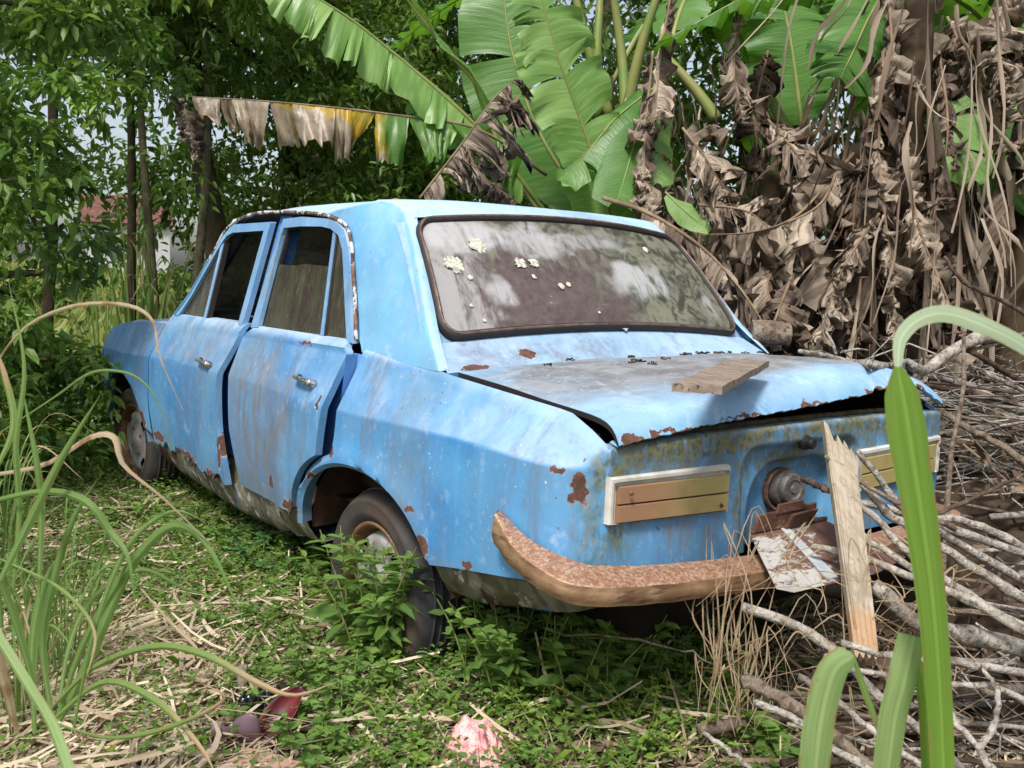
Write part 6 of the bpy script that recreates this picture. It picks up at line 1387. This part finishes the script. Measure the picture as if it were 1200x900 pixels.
stick(BRP, .022, .007, 'lichened grey branch resting on the right rear edge of the boot lid', 'stick', name='branch', group=None, seed=20, jit=.002, forks=[(.80, (-.3, .35, 1.), .09), (.90, (-.4, -.6, .1), .04)], n=26)
S([(1215, 385, 3.15), (1160, 405, 3.12), (1085, 418, 3.05)], 7, 5, 'thin brown twig along the top of the branch on the boot', 'stick_brown', seed=21)
S([(1105, 700, 2.7), (1112, 560, 2.75), (1125, 470, 2.8), (1132, 380, 2.85)], 8, 6, 'upright peeling stalk hung with dry shreds right of the car', 'stick_brown', name='stalk', seed=22)
S([(1210, 372, 3.3), (1170, 350, 3.3), (1135, 335, 3.3), (1105, 300, 3.3)], 8, 4, 'dark bare twig against the hanging leaves', 'stick_dark', seed=23)
S([(1215, 555, 2.9), (1170, 520, 2.9), (1130, 500, 2.95), (1100, 480, 3.0)], 12, 9, 'brown barked stick high on the pile at the right edge', 'stick_brown', seed=24)
S([(941, 562, 2.38), (954, 567, 2.33), (972, 576, 2.26)], 9, 10, 'short stub of stick beside the filler cap', 'stick_dark', seed=25)
S([(660, 745, 2.35), (720, 745, 2.3), (790, 760, 2.25), (840, 778, 2.2)], 3.5, 3, 'thin reddish twig in the weeds under the bumper', 'stick_brown', seed=26, group=None, name='twig')
S([(735, 762, 2.6), (765, 720, 2.62), (775, 700, 2.6)], 8, 5, 'dark curved stick in the shade under the bumper', 'stick_dark', seed=27, group=None)
LBL = {('stick', 0): 'pale grey stick among the tangle of the brush pile', ('stick_brown', 0): 'brown stick among the tangle of the brush pile', ('stick_dark', 0): 'dark stick deep in the brush pile'}
def pile_h(x, y): return .07+.74*float(sstep(.10, 1.15, x+.35*(y+1)))
rg = np.random.default_rng(99); cnt = 0
while cnt < 268:
    x = rg.uniform(-.2, 2.15); y = rg.uniform(-1.55, .45)
    if x < .98 and y > -1.0: continue
    if x < .1 and y < -1.28: continue
    if x-.6*(y+1.2) < -.05: continue
    hmax = pile_h(x, y); z = hmax*rg.uniform(.05, 1)
    a = -.62+rg.normal(0, .38); L = rg.uniform(.35, 1.15); d = np.array([math.cos(a), math.sin(a), rg.normal(-.12, .12)]); c = np.array([x, y, z])
    p0, p1 = c-d*L/2, c+d*L/2
    if any((abs(p[0]) < .86 and p[1] > -1.10 and p[2] > .05) for p in (p0, p1, c, (p0+c)/2, (p1+c)/2)): 
        if not (p0[2] < .30 and p0[1] < -.9): continue
    if min(p0[2], p1[2]) < .0: p0[2] = max(p0[2], .01); p1[2] = max(p1[2], .01)
    q = project(p1)
    if q[2] < 1.35: continue
    mt = ('stick', 'stick_brown', 'stick_dark')[int(rg.choice(3, p=[.45, .3, .25]))]
    if z < hmax*.45: mt = 'stick_dark' if rg.uniform() < .5 else 'stick_brown'  # darker bark low down, the shade inside the pile put into the colour
    r0 = rg.choice([.005, .007, .010, .014, .019], p=[.34, .32, .20, .10, .04])
    pts = [p0, (p0+p1)/2+rg.normal(0, .018, 3), p1]; thick = 'thin' if r0 < .0065 else ('stout' if r0 > .013 else 'medium'); tone = {'stick': 'pale grey', 'stick_brown': 'brown', 'stick_dark': 'dark'}[mt]; qu, qv, qd = project(c)
    where = ('at the foot' if qv > 800 else 'low' if qv > 700 else 'halfway up' if qv > 600 else 'high')+' in the brush pile'+(' beneath the bumper' if qu < 960 else ' behind the splintered plank' if qu < 1060 else ' beside the near green blade' if qu < 1140 else ' towards the right edge')
    stick(pts, r0, r0*rg.uniform(.45, .8), f'{thick} {tone} stick {where}', mt, seed=500+cnt, jit=.0022, n=10, forks=[(rg.uniform(.4, .8), d+rg.normal(0, .5, 3), .1)] if rg.uniform() < .25 else ())
    cnt += 1
# fine twigs between them, beyond counting
V = []; F = []; q0 = 0; A = []; k = 0
while k < 1900:
    x = rg.uniform(-.2, 2.7); y = rg.uniform(-1.55, 1.1)
    if (x < 1.0 and y > -1.08) or x-.6*(y+1.2) < -.02 or (x < .1 and y < -1.3): continue
    z = pile_h(x, y)*rg.uniform(.1, 1.08); a = -.62+rg.normal(0, .75); L = rg.uniform(.12, .55); d = np.array([math.cos(a), math.sin(a), rg.normal(-.08, .28)]); p = np.array([x, y, z])-d*L/2; rr0 = rg.uniform(.0016, .0055)
    if abs((p+d*L)[0]) < .86 and (p+d*L)[1] > -1.1 or (abs(p[0]) < .86 and p[1] > -1.1): continue
    k += 1; s1 = np.array([-d[1], d[0], 0]); s2 = np.array([0, 0, 1.]); bend = rg.normal(0, .06, 3); rn = rg.uniform(0, 1)
    for i in range(5):
        t = i/4; c_ = p+d*L*t+bend*math.sin(t*3.14)*L*2+rg.normal(0, .003, 3); r_ = rr0*(1-.5*t)
        V += [c_+s1*r_, c_+s2*r_, c_-s1*r_, c_-s2*r_]; A += [rn]*4
    for i in range(4):
        for j in range(4): F.append((q0+i*4+j, q0+i*4+(j+1) % 4, q0+(i+1)*4+(j+1) % 4, q0+(i+1)*4+j))
    q0 += 20
tag(fast_mesh('fine_twigs', np.array(V), np.array(F), M['stick'], None, attr=np.array(A), smooth=True), 'fine dry twigs tangled through the brush pile', 'twigs', kind='stuff')
# dead leaf scraps draped over the pile
x = RNG.uniform(.2, 2.8, 2600); y = RNG.uniform(-1.6, 1.3, 2600); k = ~((x < .95) & (y > -1.0)) & (x-.6*(y+1.2) > 0); x, y = x[k], y[k]; n = len(x); a = RNG.uniform(0, 6.28, n)
z_ = np.array([pile_h(a_, b_) for a_, b_ in zip(x, y)])*RNG.uniform(.05, .85, n)
ribbons('dead_leaf_scraps', 'litter', np.stack([x, y, z_], 1), np.stack([np.cos(a), np.sin(a), RNG.normal(-.2, .6, n)], 1), RNG.uniform(.05, .20, n), RNG.uniform(.006, .030, n), RNG.uniform(.003, .02, n), 4, 'dry brown leaf scraps caught in the brush pile', 'leaf litter')
# dark leaf mould mound under the pile
md = MB(); md.grid([[(x, y, max(-.05, pile_h(x, y)*.62*float(sstep(.0, .5, (x-.6*(y+1.2))))*(1 if y < -1.05 or x > 1.0 else float(sstep(.80, 1.0, x)+sstep(-.98, -1.12, y)).real)+.03*float(vnoise(x*6, y*6, 3))-.05)) for y in np.linspace(-1.9, 2.2, 60)] for x in np.linspace(-.3, 3.6, 60)])
tag(md.build('terrain_mound', plain('dark_leaf_mould', (.030, .023, .016), .95, .1, c2=(.07, .052, .036), sc=22, bump=.9)), kind='structure')
# dry grass stems falling over the bumper beside the pile
dg = empty('dry_grass_tuft', g(850, 830), 'tuft of thin dry grass stems hanging over the bumper left of the stick pile', 'dry grass'); rg = np.random.default_rng(44)
for k in range(46):
    u0 = rg.uniform(825, 885); v0 = rg.uniform(760, 870); u1 = u0+rg.normal(5, 28); v1 = rg.uniform(590, 790); dd = 2.12+rg.uniform(-.05, .18)
    m_ = ((u0+u1)/2+rg.normal(0, 12), (v0+v1)/2, dd); pts = [(u0, v0, 2.15), m_, (u1, v1, dd)]
    if rg.uniform() < .5: pts.append((u1+rg.normal(0, 25), v1+rg.uniform(20, 110), dd-.03))
    bl(dg, pts, rg.uniform(.0022, .0048), 'blade_dry', fold=.1, n=12)
dg2 = empty('dry_grass_tuft', g(1000, 800), 'wisps of dry grass tangled over the middle of the stick pile', 'dry grass')
for k in range(50):
    u0 = rg.uniform(900, 1180); v0 = rg.uniform(640, 880); bl(dg2, [(u0, v0, 2.0), (u0+rg.normal(0, 30), v0-rg.uniform(5, 40), 2.0), (u0+rg.normal(0, 60), v0+rg.normal(0, 40), 2.02)], rg.uniform(.002, .004), 'blade_dry', fold=.1, n=10)

# ------------------------------------------------------------------ single things
# splintered plank leaning on the bumper
M['plank'] = wood('pale_split_timber', (.36, .31, .24), (.27, .225, .165), (.11, .085, .06), (12, 3, .8), 5, .3, .6, endspot=tuple(at(1012, 745, 2.0)))
a0 = at(965, 493, 2.33); a1 = at(1000, 752, 1.98); ax_ = (a1-a0)/np.linalg.norm(a1-a0); sd_ = CR-ax_*(CR@ax_); sd_ /= np.linalg.norm(sd_); nn_ = np.cross(sd_, ax_)
Lp = float(np.linalg.norm(a1-a0)); wP = .066
def plank_pt(s_, t): return a0+ax_*(s_*Lp)+sd_*(t*(.070-.020*s_))
cols = np.linspace(0, 1, 15); topedge = np.array([0, .012, .040, .10, .16, .17, .11, .15, .20, .15, .19, .24, .21, .27, .30])*.62
fr_ = [[plank_pt(tp_+(1.05+.012*math.sin(i*1.7)-tp_)*k/24, c)+nn_*(.0015*math.sin(c*31+k*.3)) for k in range(25)] for i, (c, tp_) in enumerate(zip(cols, topedge))]
pk = MB(); pk.shell(fr_, -nn_*.022 if (-nn_)@CF > 0 else nn_*.022); tag(pk.build('plank', M['plank'], None, sharp=30), 'pale splintered plank standing upright against the rear bumper', 'plank')
sp_ = MB(); sp_.tube([plank_pt(.03, .02)-nn_*0, plank_pt(.35, .10), plank_pt(.95, .16)], [.0015, .004, .003], 5)
sp_.build('long_splinter', M['plank'], bpy.data.objects['plank'])
# board on the lid
M['board'] = wood('weathered_board', (.29, .235, .185), (.185, .145, .115), (.07, .05, .04), (14, 2.2, 6), 5, .7, .9)
# its long side follows the measured edge
pA, pB = atZ(787, 459, .925), atZ(846, 468, .915)
pC = atZ(912, 428, .932)
e1 = (pB-pA); e1[2] = 0; w1 = np.linalg.norm(e1); e1 /= w1; e2 = pC-pB; L2 = min(np.linalg.norm(e2), .56); e2 /= np.linalg.norm(e2)
bd_ = MB(); nb_ = np.cross(e1, e2); nb_ /= np.linalg.norm(nb_); nb_ *= np.sign(nb_[2])
bd_.shell([[pA+e1*w1*i/8+e2*L2*j/16+nb_*(.0012*math.sin(i*2.3+j)) for j in range(17)] for i in range(9)], nb_*.016)
bo_ = bd_.build('board', M['board'], None, sharp=30, bevel=.002); tag(bo_, 'short weathered grey board lying on the boot lid', 'board')
# cut log end by the rear window
lg_ = MB(); c0, c1 = atZ(872, 392, .935), atZ(925, 392, .93); c0 = at(880, 389, 3.42); c1 = at(925, 392, 3.42)
lg_.tube([c0, (c0+c1)/2, c1], [.042, .045, .040], 12, rough=.1); tag(lg_.build('log', M['stick_brown'], None, sharp=50), 'short cut log lodged beside the lower right corner of the rear window', 'log')
# crumbs on the lid
debris_mat = plain('dark_leaf_crumb', (.035, .022, .014), .9, .1, c2=(.08, .05, .03), sc=60)
from mathutils.bvhtree import BVHTree
crumbs = [(732, 421, 'dead leaf crumb'), (745, 423, ''), (752, 420, ''), (760, 428, ''), (775, 421, ''), (803, 409, ''), (812, 411, ''), (820, 409, ''), (830, 411, ''), (840, 407, ''), (848, 411, ''), (858, 406, ''), (868, 409, ''), (890, 411, ''), (666, 417, ''), (925, 412, ''), (640, 428, '')]
for k, (u, v, _) in enumerate(crumbs):
    rj = np.random.default_rng(k+90); c = lid_point(u+rj.normal(0, 5), v+rj.normal(0, 2.5))+np.array([0, 0, .004]); mb = MB(); rg = np.random.default_rng(k+5); 
    for q in range(3):
        a = rg.uniform(0, 6.28); d = np.array([math.cos(a), math.sin(a), .1]); L = rg.uniform(.006, .026)*(1.15 if k % 4 == 1 else .55)
        b_ = c+rg.normal(0, .005, 3)*np.array([1, 1, .2]); mb.grid([[b_+d*L*s_+np.array([-d[1], d[0], 0])*L*.3*w_*math.sin(s_*3.1+.1)+np.array([0, 0, .004*math.sin(s_*4+w_)]) for w_ in (-1, 0, 1)] for s_ in np.linspace(-1, 1, 6)])
    wh = 'below the middle of the rear window' if u < 700 else 'in the middle of the boot lid' if u < 785 else 'between the window and the grey board' if u < 900 else 'near the branch on the right'
    tag(mb.build('leaf_crumb', debris_mat), ('larger ' if k % 4 == 1 else 'tiny ')+'dark shrivelled leaf scrap on the boot lid, '+wh, 'leaf', 'dead leaf scraps on the boot lid')
# banana flower, maroon bracts
fm = NT('maroon_bract'); f_ = fm.noise(14, 4, stretch=(1, 1, 1)); M['bract'] = fm.done(fm.bsdf(fm.mix(fm.ramp(f_, .35, .65), (.13, .012, .014), (.055, .010, .018)), .42, .5, nrm=fm.bump(fm.noise(60, 3), .2, .002)))
fm = NT('dusty_bract_back'); M['bract_back'] = fm.done(fm.bsdf(fm.mix(fm.noise(20, 4), (.13, .075, .10), (.20, .13, .155)), .6, .3))
def bract(c, d, L, W, mat, parent, name='bract', cup=.9, up=np.array([0, 0, 1.])):
    d = np.array(d, float); d /= np.linalg.norm(d); s_ = np.cross(d, up); s_ /= np.linalg.norm(s_); nn = np.cross(s_, d); P = []
    for i in range(14):
        t = i/13; w_ = W*(math.sin(math.pi*min(.98, t*.90+.09))**.6)*(1-.25*t); P.append([np.array(c)+d*L*t+s_*w_*math.sin(q*cup)/cup+nn*(w_*(math.cos(q*cup)-1)/cup*1.+L*.25*math.sin(t*2.2)) for q in np.linspace(-1, 1, 9)])
    mb = MB(); mb.grid(P); return mb.build(name, M[mat], parent, solid=.003)
fw = empty('banana_flower', g(300, 870), 'fallen maroon banana flower with curled bracts in the straw', 'banana flower')
c = g(303, 868); UP = np.array([0, 0, 1.])
bract(c+CR*.010+CF*.02+UP*.012, CR*.55+UP*.85+CF*.1, .135, .052, 'bract', fw, cup=1.15, up=CF*.9+CR*.5)
bract(c-CR*.035-CF*.03+UP*.0, CR*.35+UP*.80-CF*.1, .105, .050, 'bract_back', fw, cup=1.0, up=-CF+UP*.1)
bract(c-CR*.01-CF*.045+UP*.0, CR*.75+UP*.50-CF*.1, .095, .038, 'bract', fw, cup=1.2, up=CF*.6+CR*.2-UP*.3)
bract(c-CR*.06-CF*.02+UP*.0, -CR*.35+UP*.62-CF*.25, .075, .036, 'bract_back', fw, cup=1.1, up=-CF+UP*.2)
# shiny black crumpled sheet behind it
bkp = MB(); c = g(300, 850)+CF*np.array([1, 1, 0])*.05; rg = np.random.default_rng(3); n = 26
bkp.grid([[c+np.array([x*1., y*.8, .012+.045*math.exp(-(x*x+y*y)/.0035)+.030*abs(float(vnoise(x*60+2, y*60, 4)))+.012*float(vnoise(x*140, y*140, 5))]) for y in np.linspace(-.07, .07, 44)] for x in np.linspace(-.08, .09, 44)])
tag(bkp.build('crumpled_plastic', plain('shiny_black_plastic', (.010, .011, .014), .28, .6, bump=.4), None, smooth=False), 'crumpled shiny black plastic scrap behind the maroon banana flower', 'plastic scrap')
# reddish board at the bottom edge
M['redboard'] = wood('reddish_board', (.42, .24, .17), (.50, .33, .25), (.12, .04, .025), (1, 14, 1), 4, .5, .6)
q0, q1 = g(290, 893)+np.array([0, 0, .02]), g(410, 925)+np.array([0, 0, .02]); ee = (q1-q0)/np.linalg.norm(q1-q0); ff = np.array([-ee[1], ee[0], 0]); ff = -ff if ff@CF > 0 else ff
rb_ = MB(); rb_.shell([[q0+ee*(.30*i/12)+ff*(.10*j/6)+np.array([0, 0, .0015*math.sin(i+j*2)]) for j in range(7)] for i in range(13)], (0, 0, .016)); tag(rb_.build('wood_offcut', M['redboard'], None, sharp=30), 'reddish slab of wood at the bottom edge beside the banana flower', 'wood offcut')
# upright stake near the flower
sk = MB(); c = g(284, 820); sk.box(c+np.array([0, 0, .04]), (.013, .006, .055), [[.8, -.6, 0], [.6, .8, 0], [.02, .05, 1]]); tag(sk.build('wooden_stake', M['board'], None, bevel=.002), 'short broken stake standing in the straw behind the banana flower', 'stake')
# chip of bark
ck = MB(); c = g(378, 785); ck.shell([[c+CR*(.05*i/6-.02)*np.array([1, 1, .6])+np.array([.01*j, .012*j, .02+.006*math.sin(i+j)]) for j in range(4)] for i in range(7)], (0, 0, .006)); tag(ck.build('bark_chip', M['board'], None, sharp=30), 'pale grey bark chip lying left of the tall weed', 'bark chip')
# curled dry leaves on the ground
for k, (u, v, L, W, a, lab) in enumerate([(545, 835, .16, .05, .4, 'curled brown dry leaf lying in front of the dark weeds'), (570, 815, .12, .045, 1.4, 'flat grey brown dry leaf under the bumper weeds'), (440, 870, .14, .05, -.5, 'dark brown dry leaf below the tall weed'), (520, 800, .22, .03, .9, 'long narrow dry leaf behind the tall weed'), (470, 880, .20, .022, .1, 'thin dry stalk lying left of the pink cloth')]):
    c = g(u, v); d = CR*math.cos(a)+CF*math.sin(a); d[2] = 0; d /= np.linalg.norm(d); s_ = np.array([-d[1], d[0], 0]); rg = np.random.default_rng(k)
    P = [[c+d*L*(t-.5)+s_*W*.5*q*math.sin(math.pi*(t*.9+.06))**.5+np.array([0, 0, .03+.022*q*q*(1 if k % 2 else -1)*1.+.012*math.sin(t*5+k)+.003*rg.normal()]) for q in np.linspace(-1, 1, 7)] for t in np.linspace(0, 1, 14)]
    mb = MB(); mb.grid(P); tag(mb.build('dry_leaf', M['litter2'] if 'litter2' in M else debris_mat), lab, 'dry leaf')
# pink net cloth
ct = NT('pink_mesh_cloth'); n1 = ct.noise(26, 5, rough=.7); n2 = ct.noise(420, 2)
M['cloth'] = ct.done(ct.bsdf(ct.mix(ct.ramp(n2, .42, .58, 0, .5), ct.mix(ct.ramp(n1, .38, .62), (.55, .13, .15), (.74, .42, .41)), (.85, .72, .70)), .9, .1, nrm=ct.bump(ct.math('ADD', n2, n1), .6, .004)))
c = g(556, 890); rg = np.random.default_rng(8); n = 60; xs_, ys_ = np.meshgrid(np.linspace(-.085, .085, n), np.linspace(-.06, .06, n), indexing='ij')
H = (.085*np.exp(-((xs_/.055)**2+(ys_/.045)**2))+.020*(1-np.abs(vnoise(xs_*34, ys_*26, 2))*2)+.014*(1-np.abs(vnoise(xs_*80+ys_*40, ys_*60, 3))*2))*sstep(1.15, .7, np.hypot(xs_/.085, ys_/.06))
edge = 1+.12*vnoise(np.arctan2(ys_, xs_)*3, xs_*0, 7)
P = np.stack([c[0]+(xs_*CR[0]+ys_*CF[0]/.79)*edge, c[1]+(xs_*CR[1]+ys_*CF[1]/.79)*edge, .008+np.maximum(H, 0)], -1)
cm = MB(); cm.grid(P); tag(cm.build('cloth_rag', M['cloth'], None), 'crumpled pink net cloth on the ground at the bottom edge', 'cloth')
